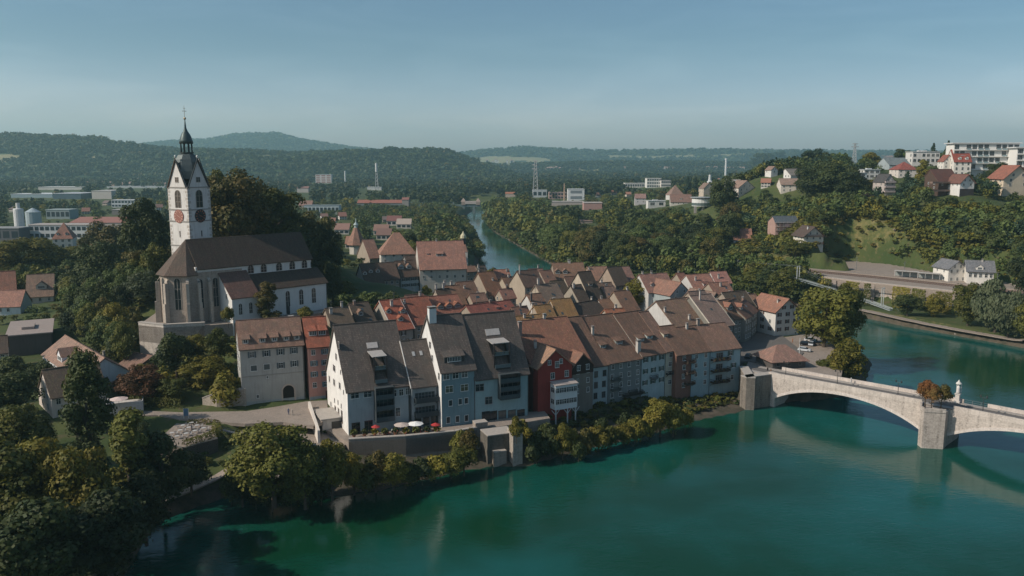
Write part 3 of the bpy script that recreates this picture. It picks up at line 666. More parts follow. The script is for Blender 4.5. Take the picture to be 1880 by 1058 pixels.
# ---- the row along the river
i1 = H('tall pale house with grey shutters and an arched gateway in its plinth', 440, 640, 557, 589.5, base=746, base_x=452, z0=9.0, ang=22, pitch=42, wall=(0.40, 0.39, 0.36), roof=TAN,
       win=None, gwin=(3, 3), chim=((0.88, 0.62, 1.3, 1.3),), moss=0.5)
i2 = H('narrow pink house under an orange roof with two wide dormers', 565, 636, 606, 584, base=735, base_x=561, z0=9.0, ang=22, pitch=42, wall=(0.52, 0.27, 0.22), roof=ORG,
       win=(4, 2), gwin=None, shut=BLUE_SH, moss=0.1, skip=0, floor=3.0, dorm=((0.3, 0.33, 2.3, 1.5, 'shed'), (0.72, 0.33, 2.3, 1.5, 'shed')), first=1.8)
i3 = H('large white gabled house at the river end of the row, sunlit windowed gable', 637.5, 718, 751, 598, base=800, base_x=638.5, z0=7.0, ang=25, pitch=51, wall=(0.76, 0.74, 0.71), roof=GRY, win=None, gwin=None, moss=0.08, oe=0.45, og=0.4, rsz=1.2)
i3b = H('lower grey-roofed annex with glazed balconies between two white gables', 756, 708.5, 803, 627, base=786, base_x=757, z0=7.0, ang=25, pitch=50, wall=(0.30, 0.33, 0.34), roof=GRY, win=None, gwin=None, moss=0.08, D=13, trim=(0.6, 0.58, 0.55))
i4 = H('tall blue-grey house with a sunlit white gable and a white chimney on its peak', 810, 681.5, 872, 580.5, base=785, base_x=811, z0=7.0, ang=25, pitch=51, wall=(0.72, 0.71, 0.69), roof=GRY, win=None, gwin=None, moss=0.08, og=0.35, rsz=1.2)
i5 = H('light blue house with dark window bay hanging below its grey roof', 873, 700, 970, 579, ze=i4['A'].z - 2.6, chain=i4, z0=7.0, ang=25, pitch=56, wall=(0.42, 0.52, 0.55), roof=GRY, win=None, gwin=None, moss=0.08, og=0.35, rsz=1.2)
ROW = 'old row houses on the river bank'
i7 = H('dark red house with a white two-storey glazed veranda above the river', 988, 676, 1050, 0, ze=18.9, z0=4.0, ang=27, kind='front', pitch=40, D=15, wall=(0.26, 0.045, 0.035), roof=(0.24, 0.155, 0.11), win=None, gwin=None, group=ROW, moss=0.3, chim=((0.55, 0.35, 2.2),))
i8 = H('grey-brown house under a steep dark wooden front gable', 1051, 674, 1089, 640, ze=17.6, z0=4.0, ang=30, kind='front', pitch=44, D=15, wall=(0.20, 0.18, 0.155), roof=(0.18, 0.10, 0.075), win=(3, 2), gwin=None, group=ROW, wsize=(0.8, 1.3), skip=0)
i9 = H('narrow pale blue house with large dark-framed windows', 1087, 672, 1117, 584, ze=16.3, z0=3.0, ang=31, pitch=40, wall=(0.36, 0.43, 0.44), roof=BRN, win=(4, 2), gwin=None, group=ROW, wsize=(1.1, 1.6), fr=(0.12, 0.09, 0.09), skip=0, floor=3.1, og=0.05, first=2.6)
i10 = H('broad grey-green house with a plant-covered balcony', 1117, 661, 1178, 583, ze=16.5, chain=i9, z0=2.5, ang=32, pitch=38, wall=(0.20, 0.22, 0.215), roof=BRN, win=(4, 4), gwin=None, group=ROW, dorm=((0.62, 0.33, 2.4, 1.1, 'shed'), (0.12, 0.3, 2.0, 1.0, 'shed')), chim=((0.05, 0.30, 2.3),), og=0.05)
i11 = H('bright pale blue house with green shutters in the river row', 1178, 645.5, 1222, 577, ze=17.0, chain=i10, z0=2.0, ang=33, pitch=38, wall=(0.38, 0.46, 0.47), roof=BRN, win=(3, 3), gwin=None, shut=GREEN_SH, group=ROW, chim=((0.0, 0.06, 2.8, 1.2),), dorm=((0.35, 0.30, 2.2, 1.0, 'shed'), (0.75, 0.33, 2.2, 1.0, 'shed')), floor=3.4, og=0.05)
i12 = H('slim cream house with small windows between a blue and a rust-red house', 1222, 638, 1241, 574, ze=17.2, chain=i11, z0=2.0, ang=33, pitch=38, wall=(0.46, 0.44, 0.36), roof=TAN, win=(4, 1), gwin=None, group=ROW, dorm=((0.85, 0.30, 1.7, 1.2, 'shed'),), og=0.05, skip=0, wsize=(1.2, 1.3))
i13 = H('rust-red narrow house with a stack of dark timber balconies', 1242, 651, 1270, 600, ze=16.1, z0=1.0, ang=28, pitch=38, wall=(0.23, 0.12, 0.09), roof=BRN, win=(4, 1), gwin=(2, 2), group=ROW, skip=0, og=0.05)
i14 = H('light blue house with a plain tall wall rising from the water', 1270, 652, 1304, 602, ze=16.1, chain=i13, z0=0.5, ang=27, pitch=38, wall=(0.30, 0.40, 0.43), roof=BRN, win=(4, 2), gwin=None, group=ROW, chim=((0.5, 0.45, 1.6),), skip=0.25, og=0.05)
i15 = H('blue corner house with three tiers of dark timber balconies over the water', 1304, 650, 1360, 598, ze=16.0, chain=i14, z0=0.3, ang=25, pitch=38, wall=(0.30, 0.40, 0.43), roof=TAN, win=None, gwin=None, group=ROW, og=0.05, chim=((0.1, 0.5, 1.8, 0.9, (0.3, 0.25, 0.22)),))
# roofs standing right behind the river row
ROW2 = 'old houses in the second row'
H('long red-brown roof with a tall slim chimney behind the red house', 978, 678, 1086, 592, ze=18.0, z0=5, ang=28, pitch=38, roof=(0.20, 0.10, 0.072), wall=(0.13, 0.05, 0.04), win=None, gwin=(3, 3), group=ROW2, chim=((0.06, 0.35, 3.6, 1.0, (0.35, 0.25, 0.22)), (0.6, 0.5, 1.2)), moss=0.7, og=0.05)
H('brown tiled roof with a dark cleft along its side', 1070, 640, 1110, 584, ze=18, ang=29, pitch=40, roof=TAN, wall=CREAM, win=None, gwin=None, group=ROW2, og=0.05, chim=((0.8, 0.42, 1.2),), moss=0.3)
# ---- inner town: eave-left, eave-right, ridge height, roof colour
def T(label, a, bx, yr, roof=BRN, ang=30, ze=18.0, **kw):
    kw.setdefault('wall', CREAM); kw.setdefault('win', (2, 3)); kw.setdefault('gwin', (2, 2)); kw.setdefault('group', 'steep-roofed houses packed inside the old town')
    kw.setdefault('pitch', 42); kw.setdefault('z0', 9.2)
    kw.setdefault('chim', ((rnd.uniform(.1, .9), rnd.uniform(.3, .9), rnd.uniform(.8, 1.8), rnd.uniform(.6, .9), rnd.choice(((.5, .46, .42), (.3, .2, .16), (.4, .36, .33)))),))
    kw['wall'] = sc(kw['wall'], 0.8); k_ = rnd.uniform(.82, 1.22); roof = (roof[0] * k_ * 1.04, roof[1] * k_, roof[2] * k_ * rnd.uniform(.9, 1.04))
    return H(label, a[0], a[1], bx, yr, ze=ze, roof=roof, ang=ang, **kw)
z2, z3, z4 = Z2, Z3, Z4
def t3(lab, ax, ay, bx, ry, *a, **k): return T(lab, Z3(ax, ay), Z3(bx, 0)[0], Z3(0, ry)[1], *a, **k)
def t2(lab, ax, ay, bx, ry, *a, **k): return T(lab, Z2(ax, ay), Z2(bx, 0)[0], Z2(0, ry)[1], *a, **k)
def t4(lab, ax, ay, bx, ry, *a, **k): return T(lab, Z4(ax, ay), Z4(bx, 0)[0], Z4(0, ry)[1], *a, **k)
t3('low lichen-yellow roof squeezed behind the long red-brown roof', 350, 790, 670, 688, LICH, ang=26, moss=0.9, chim=((0.55, 0.4, 1.2),))
t3('ochre mossy roof left of its twin behind the river row', 660, 745, 800, 585, LICH, moss=0.9, chim=((0.05, 0.62, 1.8, 1.0),))
t3('ochre mossy roof beside a black slate one', 815, 722, 985, 532, LICH, moss=0.9, ang=26)
t3('nearly black shaded roof in the middle of the town', 990, 700, 1225, 575, DKB, ang=44, moss=0.5, pitch=38)
t3('broad wine-red roof with a skylight in front of the cream gables', 60, 700, 440, 585, (0.20, 0.075, 0.06), ang=38, pitch=36, dorm=((0.62, 0.5, 1.6, 0.5, 'shed'),))
t3('cream gable with a slate-brown roof running to the right', 690, 585, 870, 400, (0.12, 0.095, 0.08), chim=((0.12, 0.5, 2.2, 0.8),), wall=(0.50, 0.42, 0.33), gwin=None)
t3('grey-brown roof tucked under the cream gable', 595, 640, 715, 485, BRN, wall=WHT, gwin=(2, 2), chim=((0.05, 0.3, 3.0, 0.6, (0.1, 0.09, 0.09)),))
t3('tall cream gable with a near-black roof above the town centre', 1075, 522, 1185, 288, DKB, wall=(0.56, 0.48, 0.38), pitch=48, gwin=(1, 2), dorm=((0.5, 0.45, 2.0, 1.0, 'shed'),))
t3('small dark roof leaning on the tall cream gable', 980, 548, 1070, 405, DKB, wall=(0.42, 0.37, 0.3))
t3('tiny white gable with a dark window near the town centre', 775, 468, 890, 367, DKB, wall=WHT, gwin=(1, 1))
t3('dark brown roof with a sunlit cream verge wall at the back of the town', 500, 418, 670, 278, (0.09, 0.062, 0.05), wall=(0.50, 0.42, 0.33), chim=((0.05, 0.4, 4.0, 0.5),), gwin=None)
t3('low brown roof beside the river with a cream end wall', 335, 412, 490, 335, BRN, ze=16, wall=(0.48, 0.4, 0.31), gwin=None)
t3('rust-brown roof with a tall chimney near the riverside trees', 180, 488, 310, 292, (0.15, 0.085, 0.062), chim=((0.1, 0.55, 2.0), (0.7, 0.3, 0.8)))
t3('long tan roof with two round-arched dormers by the far bank', 770, 350, 1040, 208, TAN, ang=8, ze=17, pitch=40, dorm=((0.1, 0.3, 2.6, 1.4, 'gable', TAN), (0.35, 0.3, 2.6, 1.4, 'gable', TAN)), chim=((0.55, 0.5, 1.2, 1.2),))
t3('tan roof joined to the long one by the far bank', 1085, 360, 1255, 242, TAN, ang=14, ze=17, gwin=None, chim=((0.05, 0.4, 1.0),))
t3('black-roofed gable house behind the chestnut tree', 1300, 400, 1420, 246, DKB, wall=(0.42, 0.33, 0.26), pitch=48)
t3('small pinkish roof right of the black-roofed gable', 1405, 370, 1475, 243, (0.20, 0.125, 0.105), ang=22, gwin=None)
t3('very long pale tan roof behind the chestnut tree', 1590, 465, 1830, 308, (0.21, 0.125, 0.105), ang=20, pitch=38, dorm=((0.25, 0.3, 1.6, 1.0, 'gable'),), wall=WHT, chim=((0.45, 0.5, 1.0), (0.12, 0.5, 1.0)))
t3('white-walled house with one red-framed window in the town centre', 1180, 612, 1290, 528, BRN, ang=10, wall=(0.72, 0.68, 0.62), win=(1, 1), pitch=35, skip=0, gwin=None, fr=(0.3, 0.05, 0.04))
t3('long brown roof right of the white-walled house', 1380, 625, 1510, 458, BRN, gwin=None, chim=((0.9, 0.5, 1.0),))
t3('short orange roof strip in the town centre', 1230, 665, 1390, 618, (0.24, 0.105, 0.07), ang=22, pitch=35, ze=19)
t4('large mottled brown roof with a sharp white gable tip', 395, 790, 700, 545, (0.15, 0.105, 0.08), ang=33, pitch=38, moss=0.9, ze=18.5, chim=((0.02, 0.3, 1.4), (0.5, 0.12, 1.5)), gwin=None, wall=WHT)
t4('wide grey-tan roof with a pale raised verge', 715, 770, 895, 500, (0.15, 0.115, 0.1), ang=31, pitch=38, trim=(0.5, 0.45, 0.38), wall=(0.26, 0.25, 0.22), win=(3, 4), chim=((0.3, 0.42, 3.2, 0.5),), ze=18.5, gwin=None)
t4('brown roof with the orange dormers above the square', 905, 700, 1000, 540, BRN, ang=40, pitch=38, wall=(0.30, 0.29, 0.26), win=(3, 3), dorm=((0.3, 0.45, 3.0, 1.3, 'gable', (0.22, 0.11, 0.08)),), gwin=None)
t4('narrow dark house in the shaded lane by the square', 1005, 690, 1060, 545, BRN, ang=56, pitch=38, wall=(0.33, 0.31, 0.27), win=(4, 3), dorm=((0.5, 0.4, 2.6, 1.2, 'gable', (0.22, 0.11, 0.08)),), gwin=None)
t4('last shaded house before the open square', 1062, 655, 1105, 560, BRN, ang=62, pitch=38, wall=(0.24, 0.25, 0.24), win=(4, 3), gwin=None)
t4('big nearly black striped roof above the lane', 890, 612, 1090, 470, (0.07, 0.058, 0.048), ang=30, pitch=42, moss=0.6, trim=(0.3, 0.25, 0.2), ze=19)
t4('broad rose-brown roof with a dark square dormer', 560, 450, 760, 312, (0.215, 0.12, 0.10), ang=20, pitch=38, dorm=((0.6, 0.2, 3.4, 1.2, 'shed', (0.12, 0.06, 0.05)),), wall=WHT)
t4('rose roof with a blue skylight behind the pointed turret', 745, 385, 880, 286, (0.215, 0.115, 0.10), ang=15, pitch=38, wall=WHT, chim=((0.3, 0.2, 1.8),))
t4('small rose roof in front of the pointed turret', 735, 478, 900, 385, (0.20, 0.115, 0.095), ang=22, pitch=38, chim=((0.5, 0.3, 1.6),))
t4('little reddish roof left of the rose roofs', 445, 385, 505, 298, (0.2, 0.105, 0.09), ang=25, gwin=None)
t4('little reddish roof standing a step lower than its neighbour', 505, 420, 580, 334, (0.2, 0.105, 0.09), ang=20, gwin=None)
t4('small tan roof wedged between the striped roof and the white house', 1060, 570, 1140, 488, TAN, ang=25, ze=17)
H('gable-fronted house with a blue-grey pediment behind the grey-tan roof', *Z4(340, 492), Z4(520, 0)[0], 0, ze=18, z0=9.2, ang=32, kind='front', pitch=40, D=18, wall=(0.34, 0.38, 0.38), roof=(0.20, 0.115, 0.09), win=(1, 2), gwin=None, group='steep-roofed houses packed inside the old town')
H('brown valley roof with a shaded gable left of the striped roof', *Z4(690, 545), Z4(790, 0)[0], 0, ze=17.5, z0=9.2, ang=34, kind='front', pitch=44, D=14, wall=(0.12, 0.11, 0.10), roof=(0.17, 0.12, 0.1), win=(1, 2), gwin=None, group='steep-roofed houses packed inside the old town')
WH = H('big white house at the square, red-brown shutters and a brown-red roof', *Z4(1272, 632), Z4(1478, 0)[0], 0, ze=18.5, z0=9.0, ang=24, kind='front', pitch=37, D=14, wall=(0.66, 0.64, 0.60), roof=(0.22, 0.115, 0.085), win=(3, 3), gwin=(3, 3), shut=(0.10, 0.045, 0.04), chim=((0.2, 0.3, 1.0),), oe=0.9, og=0.7, skip=0.15)
# left part of the town
t2('bright orange-red roof with three gabled dormers', 500, 838, 648, 622, ORG, ang=32, pitch=36, moss=0.1, dorm=((0.15, 0.55, 1.9, 1.1, 'gable', ORG), (0.55, 0.25, 1.9, 1.1, 'gable', ORG), (0.85, 0.5, 1.9, 1.1, 'gable', ORG)), wall=(0.45, 0.40, 0.34), win=(3, 3), shut=DKB, ze=17.5, trim=(0.5, 0.45, 0.42))
t2('dark red roof right of the bright orange one', 655, 800, 850, 605, (0.20, 0.08, 0.06), ang=34, pitch=36, moss=0.5, chim=((0.05, 0.4, 1.2),))
t2('brick-red roof behind the tall blue-grey house', 830, 730, 1040, 590, (0.20, 0.095, 0.075), ang=32, pitch=38, dorm=((0.2, 0.3, 2.6, 1.0, 'gable', (0.26, 0.11, 0.07)), (0.5, 0.3, 2.6, 1.0, 'gable', (0.26, 0.11, 0.07)), (0.8, 0.3, 2.6, 1.0, 'gable', (0.26, 0.11, 0.07))))
t2('weathered grey-brown roof right behind the pink house', 70, 880, 235, 680, (0.10, 0.082, 0.07), ang=32, pitch=38, gwin=None, chim=((0.15, 0.4, 1.6, 0.9), (0.75, 0.5, 1.6)))
t2('dark brown roof with a gabled dormer left of the orange roof', 250, 838, 390, 640, (0.085, 0.068, 0.06), ang=32, pitch=38, gwin=None, dorm=((0.35, 0.5, 2.0, 1.2, 'gable', TAN),))
t2('steep dark roof with a cream gable below the castle-like hall', 865, 655, 960, 535, DKB, wall=(0.48, 0.4, 0.32), gwin=None, chim=((0.02, 0.5, 1.8), (0.6, 0.5, 2.0)))
t2('brown roof with twin tall chimneys in the upper town', 935, 648, 1045, 512, BRN, chim=((0.1, 0.55, 2.6, 0.9), (0.6, 0.6, 2.6, 0.9)), gwin=None)
t2('brown roof next to the rust-brown one in the upper town', 1025, 608, 1150, 482, BRN, gwin=None, chim=((0.3, 0.3, 0.9),))
t2('small tan roof with two little gables above the wine-red roof', 1090, 625, 1200, 570, TAN, ze=19, gwin=None)
HZ = 'white-walled terrace below the church hill'
t2('white end house with a bright bare gable below the church hill', 290, 490, 425, 345, DKB, ang=26, ze=19, z0=12, wall=(0.72, 0.72, 0.70), win=(3, 3), gwin=None, group=HZ, dorm=((0.1, 0.42, 1.9, 1.1, 'gable', TAN), (0.45, 0.5, 1.9, 1.1, 'gable', TAN), (0.85, 0.5, 1.9, 1.1, 'gable', TAN)), skip=0)
t2('narrow beige house second in the terrace below the church hill', 426, 462, 545, 338, (0.07, 0.05, 0.042), ang=27, ze=19, z0=12, wall=(0.45, 0.38, 0.30), win=(3, 3), gwin=None, group=HZ)
t2('blue-white house with dark shutters and two broad dormers in the terrace', 555, 440, 690, 325, (0.085, 0.06, 0.05), ang=30, ze=19.5, z0=12, wall=(0.55, 0.60, 0.60), win=(3, 4), gwin=None, group=HZ, shut=(0.05, 0.06, 0.06), dorm=((0.15, 0.45, 2.6, 1.6, 'gable', TAN), (0.6, 0.45, 2.4, 1.4, 'gable', TAN)))
t2('dark steep roof rising beside the castle-like hall', 640, 420, 730, 285, (0.07, 0.055, 0.05), ang=32, ze=19, z0=12, wall=(0.3, 0.3, 0.29), win=(3, 2), gwin=None, group=HZ)
t2('castle-like hall with a huge rose-tan roof above the terrace houses', 695, 378, 1045, 178, (0.235, 0.135, 0.105), ang=12, ze=23, z0=11, pitch=44, wall=(0.66, 0.62, 0.56), win=(2, 6), gwin=(2, 3), group='', dorm=((0.45, 0.42, 3.4, 1.3, 'shed'), (0.2, 0.5, 1.2, 0.5, 'shed')), chim=((0.42, 0.5, 1.0),), name='hall_building', moss=0.2, oe=0.9, skip=0.3)
H('tower-like wing with a tall hipped roof at the left of the castle-like hall', *Z2(405, 262), Z2(660, 0)[0], Z2(0, 112)[1], ze=25, z0=12, ang=12, kind='hip', pitch=47, wall=(0.66, 0.62, 0.56), roof=(0.225, 0.13, 0.10), win=(2, 4), gwin=(2, 3), oe=0.9)
t2('rose-tan roof stepping down between the turret and the hipped wing', 320, 300, 400, 165, (0.2, 0.12, 0.1), ang=30, ze=18, z0=12, gwin=None, group='')
t2('reddish riverside roof beside the bend', 255, 999, 256, 999, TAN) if False else None
t3('reddish roof at the water edge, leftmost by the river bend', 250, 345, 375, 268, (0.20, 0.105, 0.08), ang=18, ze=15, gwin=None)
t3('tan roof between two dark ones near the river bend', 690, 395, 790, 277, (0.18, 0.11, 0.09), ang=30, ze=16)
t2('little dark shed roof close to the river bend', 1135, 405, 1200, 360, DKB, ze=15, ang=30, gwin=None)
t2('small rose roof beside the corner of the castle-like hall', 1045, 400, 1115, 362, TAN, ze=16, ang=24, gwin=None)
t4('brown roof between the mottled roof and the rose roofs', 560, 560, 700, 462, (0.13, 0.1, 0.085), ze=18)
t3('weathered brown roof filling the gap left of the black roof', 640, 880, 640 + 190, 760, BRN, ze=19) if False else None
t2('faded brown roof behind the annex of the white gables', 640, 700, 770, 580, (0.15, 0.09, 0.075), ze=18, ang=32)
t3('grey-brown roof in front of the tan roof with round dormers', 880, 400, 1000, 330, BRN, ze=16.5, ang=25)
t3('dim brown roof right of the tall cream gable', 1180, 470, 1300, 385, (0.12, 0.085, 0.07), ze=17, ang=25, chim=((0.3, 0.5, 1.2),))
t3('brown roof left of the chestnut tree', 1240, 540, 1350, 420, (0.14, 0.1, 0.08), ze=16.5, ang=30)
t3('deep brown roof behind the low ochre roof', 430, 700, 560, 600, (0.14, 0.085, 0.065), ze=18)
t3('brown lean roof between wine-red roof and cream gable', 310, 520, 420, 440, (0.16, 0.09, 0.07), ze=17.5)
t3('sandy roof behind the dark brown roof near the bend', 560, 330, 680, 262, (0.16, 0.1, 0.085), ze=15.5, ang=24)
# ------------------------------------------------------------ facade details of the river row
def onface(i, px, py, face='front', off=0.0):
    """point of the picture -> local point on a house's front plane (y=off) or left gable plane (x=off)"""
    c, s = math.cos(R(i['ang'])), math.sin(R(i['ang'])); r = ray(px, py); wv = (-s, c) if face == 'front' else (c, s)
    A = i['A']; k = (off + A.x * wv[0] + A.y * wv[1]) / (r.x * wv[0] + r.y * wv[1]); qx, qy = k * r.x - A.x, k * r.y - A.y
    return qx * c + qy * s, -qx * s + qy * c, CAM_H + k * r.z - i['z0']
def fw(i, px, py, w=1.0, h=1.4, face='front', shut=None, div=2, fr=FRW, gl=(0.015, 0.022, 0.028)):
    x, y, z = onface(i, px, py, face)
    if face == 'front': return put_window(i['root'], (x, 0, z), 0, w, h, fr, div, shut, gl)
    return put_window(i['root'], (0, y, z), -math.pi / 2, w, h, fr, div, shut, gl)
Z5 = lambda x, y: (400 + x * .2362, 560 + y * .2362)
Z6 = lambda x, y: (700 + x * .2362, 560 + y * .2362)
Z1 = lambda x, y: (920 + x * .2457, 560 + y * .2457)
def balcony(root, x0, x1, z, dep, c=(0.06, 0.045, 0.035), h=1.0, solid=False, roof=False, name='balcony'):
    b = MB(); b.box(x0, x1, -dep, 0, z - 0.18, z)
    if solid:
        b.box(x0, x1, -dep, -dep + 0.1, z, z + h); b.box(x0, x0 + 0.1, -dep + 0.1, 0, z, z + h); b.box(x1 - 0.1, x1, -dep + 0.1, 0, z, z + h)
    else:
        b.box(x0, x1, -dep, -dep + 0.08, z + h - 0.1, z + h); n = max(3, int((x1 - x0) / 0.22))
        for k in range(n + 1): xx = x0 + (x1 - x0) * k / n; b.box(xx - 0.035, xx + 0.035, -dep + 0.01, -dep + 0.06, z, z + h - 0.1)
        for xx in (x0, x1 - 0.08): b.box(xx, xx + 0.08, -dep + 0.08, 0, z + h - 0.1, z + h); b.box(xx + 0.02, xx + 0.06, -dep + 0.08, 0, z, z + 0.5)
    for xx in (x0 + 0.05, x1 - 0.15): b.slab([(xx, -dep * 0.8, z - 0.18), (xx + 0.12, -dep * 0.8, z - 0.18), (xx + 0.12, 0, z - 0.9), (xx, 0, z - 0.9)], 0.1)
    return b.build(name, plain(c, 0.8), root)
@cached
def pot_mesh(kind):
    b = MB(); b.lathe([(0.12, 0), (0.2, 0.35)], 8); r = random.Random(kind)
    for k in range(40):
        a, e, q = r.random() * 6.28, r.random() * 1.5, 0.25 + r.random() * 0.15; p = Vector((math.cos(a) * math.cos(e) * q, math.sin(a) * math.cos(e) * q, 0.45 + math.sin(e) * q)); t = Vector((r.uniform(-1, 1), r.uniform(-1, 1), r.uniform(-1, 1))).normalized() * 0.12; s = t.orthogonal().normalized() * 0.1
        b.poly([p - t - s, p + t - s, p + t + s, p - t + s], 1)
    return b.mesh('potted_plant', [plain((0.3, 0.13, 0.08)), [L_MID, L_DARK, L_YEL][kind % 3]])
# pale house with the arch
for (x, y) in ((265, 388), (377, 377), (487, 365), (590, 355), (490, 470), (595, 456)): fw(i1, *Z5(x, y), 1.0, 1.5, shut=GREY_SH)
for (x, y) in ((280, 492), (381, 482)): fw(i1, *Z5(x, y), 1.5, 1.5, div=0, gl=(0.09, 0.10, 0.10))
fw(i1, *Z5(385, 562), 0.4, 0.6, div=0); fw(i1, *Z5(311, 712), 0.5, 0.9, div=0)
L = i1['L']
for fx in (0.1, 0.36, 0.55, 0.74, 0.91):
    dormer(i1['rf'], L * fx, i1['ym'] * 0.14, i1['h'] + i1['ym'] * 0.14 * i1['s1'] + 0.12, i1['s1'], 1.7, 1.25, tiles(TAN), 'shed', wall=(0.3, 0.28, 0.25))
x, y, z = onface(i1, *Z5(552, 740)); b = MB(); w_ = 1.45; hh = 3.0; pts = [(w_ * math.cos(math.pi * k / 12), hh + w_ * math.sin(math.pi * k / 12)) for k in range(13)]
b.poly([(x - w_, -0.03, 0)] + [(x + w_, -0.03, 0)] + [(x + a, -0.03, q) for a, q in pts]); b.build('gateway', plain((0.02, 0.017, 0.014), 0.9), i1['root'])
b = MB()
for k in range(12):
    (a0, q0), (a1, q1) = pts[k], pts[k + 1]; f = 1.28; b.slab([(x + a0, -0.12, q0), (x + a1, -0.12, q1), (x + a1 * f, -0.12, hh + (q1 - hh) * f), (x + a0 * f, -0.12, hh + (q0 - hh) * f)], -0.12)
for s in (-1, 1): b.box(x + s * w_ * 1.14 - w_ * .14, x + s * w_ * 1.14 + w_ * .14, -0.14, 0, 0, hh)
b.build('gateway_arch', stucco((0.5, 0.42, 0.36)), i1['root'])
b = MB(); b.box(0.02, L - 0.02, -0.08, 0.0, 7.7, 7.9); b.build('cornice', plain((0.3, 0.28, 0.25)), i1['root'])
b = MB(); b.box(0.02, L - 0.02, -0.05, 0, 0, 1.0); b.build('plinth', stucco((0.34, 0.37, 0.37)), i1['root'])
b = MB(); b.box(i2['L'] - 1.6, i2['L'] - 0.7, -0.08, 0.02, 0, 2.2); b.build('door', plain((0.12, 0.05, 0.045)), i2['root'])
b = MB(); b.box(0.02, i2['L'] - 0.02, -0.05, 0, 0, 0.9); b.build('plinth', stucco((0.3, 0.33, 0.34)), i2['root'])
# white gable house
b = MB(); b.box(0.02, i3['L'] - 0.02, -0.012, 0, -1.5, i3['h'] - 0.05); b.build('shade_toned_facade', stucco((0.36, 0.41, 0.42)), i3['root'])  # house front toned darker than the gable, shade put into the colour
for (x, y, w) in ((940, 312, 1.0), (920, 402, 1.5), (905, 492, 2.4), (955, 522, 0.7), (868, 575, 1.2), (905, 602, 1.8), (948, 628, 1.6), (978, 678, 0.6), (880, 770, 0.7), (908, 742, 0.6), (935, 757, 0.6), (960, 785, 0.6)):
    fw(i3, *Z5(x, y), w, 1.5 if w > 0.8 else 1.0, face='left', div=2 if w > 0.8 else 0, fr=(0.45, 0.42, 0.4))
for (x, y) in ((915, 832), (940, 850), (965, 868)): fw(i3, *Z5(x, y), 1.5, 3.0, face='left', fr=(0.25, 0.2, 0.18))
for (x, y, w, h) in ((1065, 705, 1.9, 1.4), (1165, 695, 1.9, 1.4), (1372, 687, 1.0, 1.6), (1425, 680, 1.0, 1.6), (1475, 672, 1.0, 1.6), (1400, 832, 1.0, 2.2)): fw(i3, *Z5(x, y), w, h)
for (x, y) in ((1073, 962), (1172, 945)): fw(i3, *Z5(x, y), 1.9, 2.9, div=2, fr=(0.12, 0.09, 0.08))
def bay(i, pa, pb, z0, z1, dep=1.7, c=(0.06, 0.07, 0.075), levels=3, zf=Z5):
    """a dark metal-and-glass bay: frame, floors, railings, glazing behind"""
    x0 = onface(i, *zf(*pa))[0]; x1 = onface(i, *zf(*pb))[0]; b = MB()
    for xx in (x0, x1 - 0.15): b.box(xx, xx + 0.15, -dep, 0.0, z0, z1)
    for k in range(levels + 1): z = z0 + (z1 - z0) * k / levels; b.box(x0 + 0.15, x1 - 0.15, -dep, 0, z - 0.18, z)
    o = b.build('balcony_tower', plain(c, 0.6), i['root'])
    for k in range(levels):
        z = z0 + (z1 - z0) * k / levels; b = MB(); b.box(x0 + 0.15, x1 - 0.15, -dep + 0.02, -dep + 0.08, z, z + 1.05); b.build('railing', plain((0.055, 0.075, 0.085), 0.35), o)
        link('window', window_mesh(round(x1 - x0 - 0.6, 1), 2.0, (0.1, 0.1, 0.1), 4, (0.015, 0.022, 0.028)), o, ((x0 + x1) / 2, -0.1, z + 1.2))
        for q in range(2): link('potted_plant', pot_mesh(k + q), o, (x0 + 0.5 + q * (x1 - x0 - 1.0), -dep + 0.5, z))
bay(i3, (1218, 0 + 900), (1362, 900), 2.9, i3['h'] + 0.2)
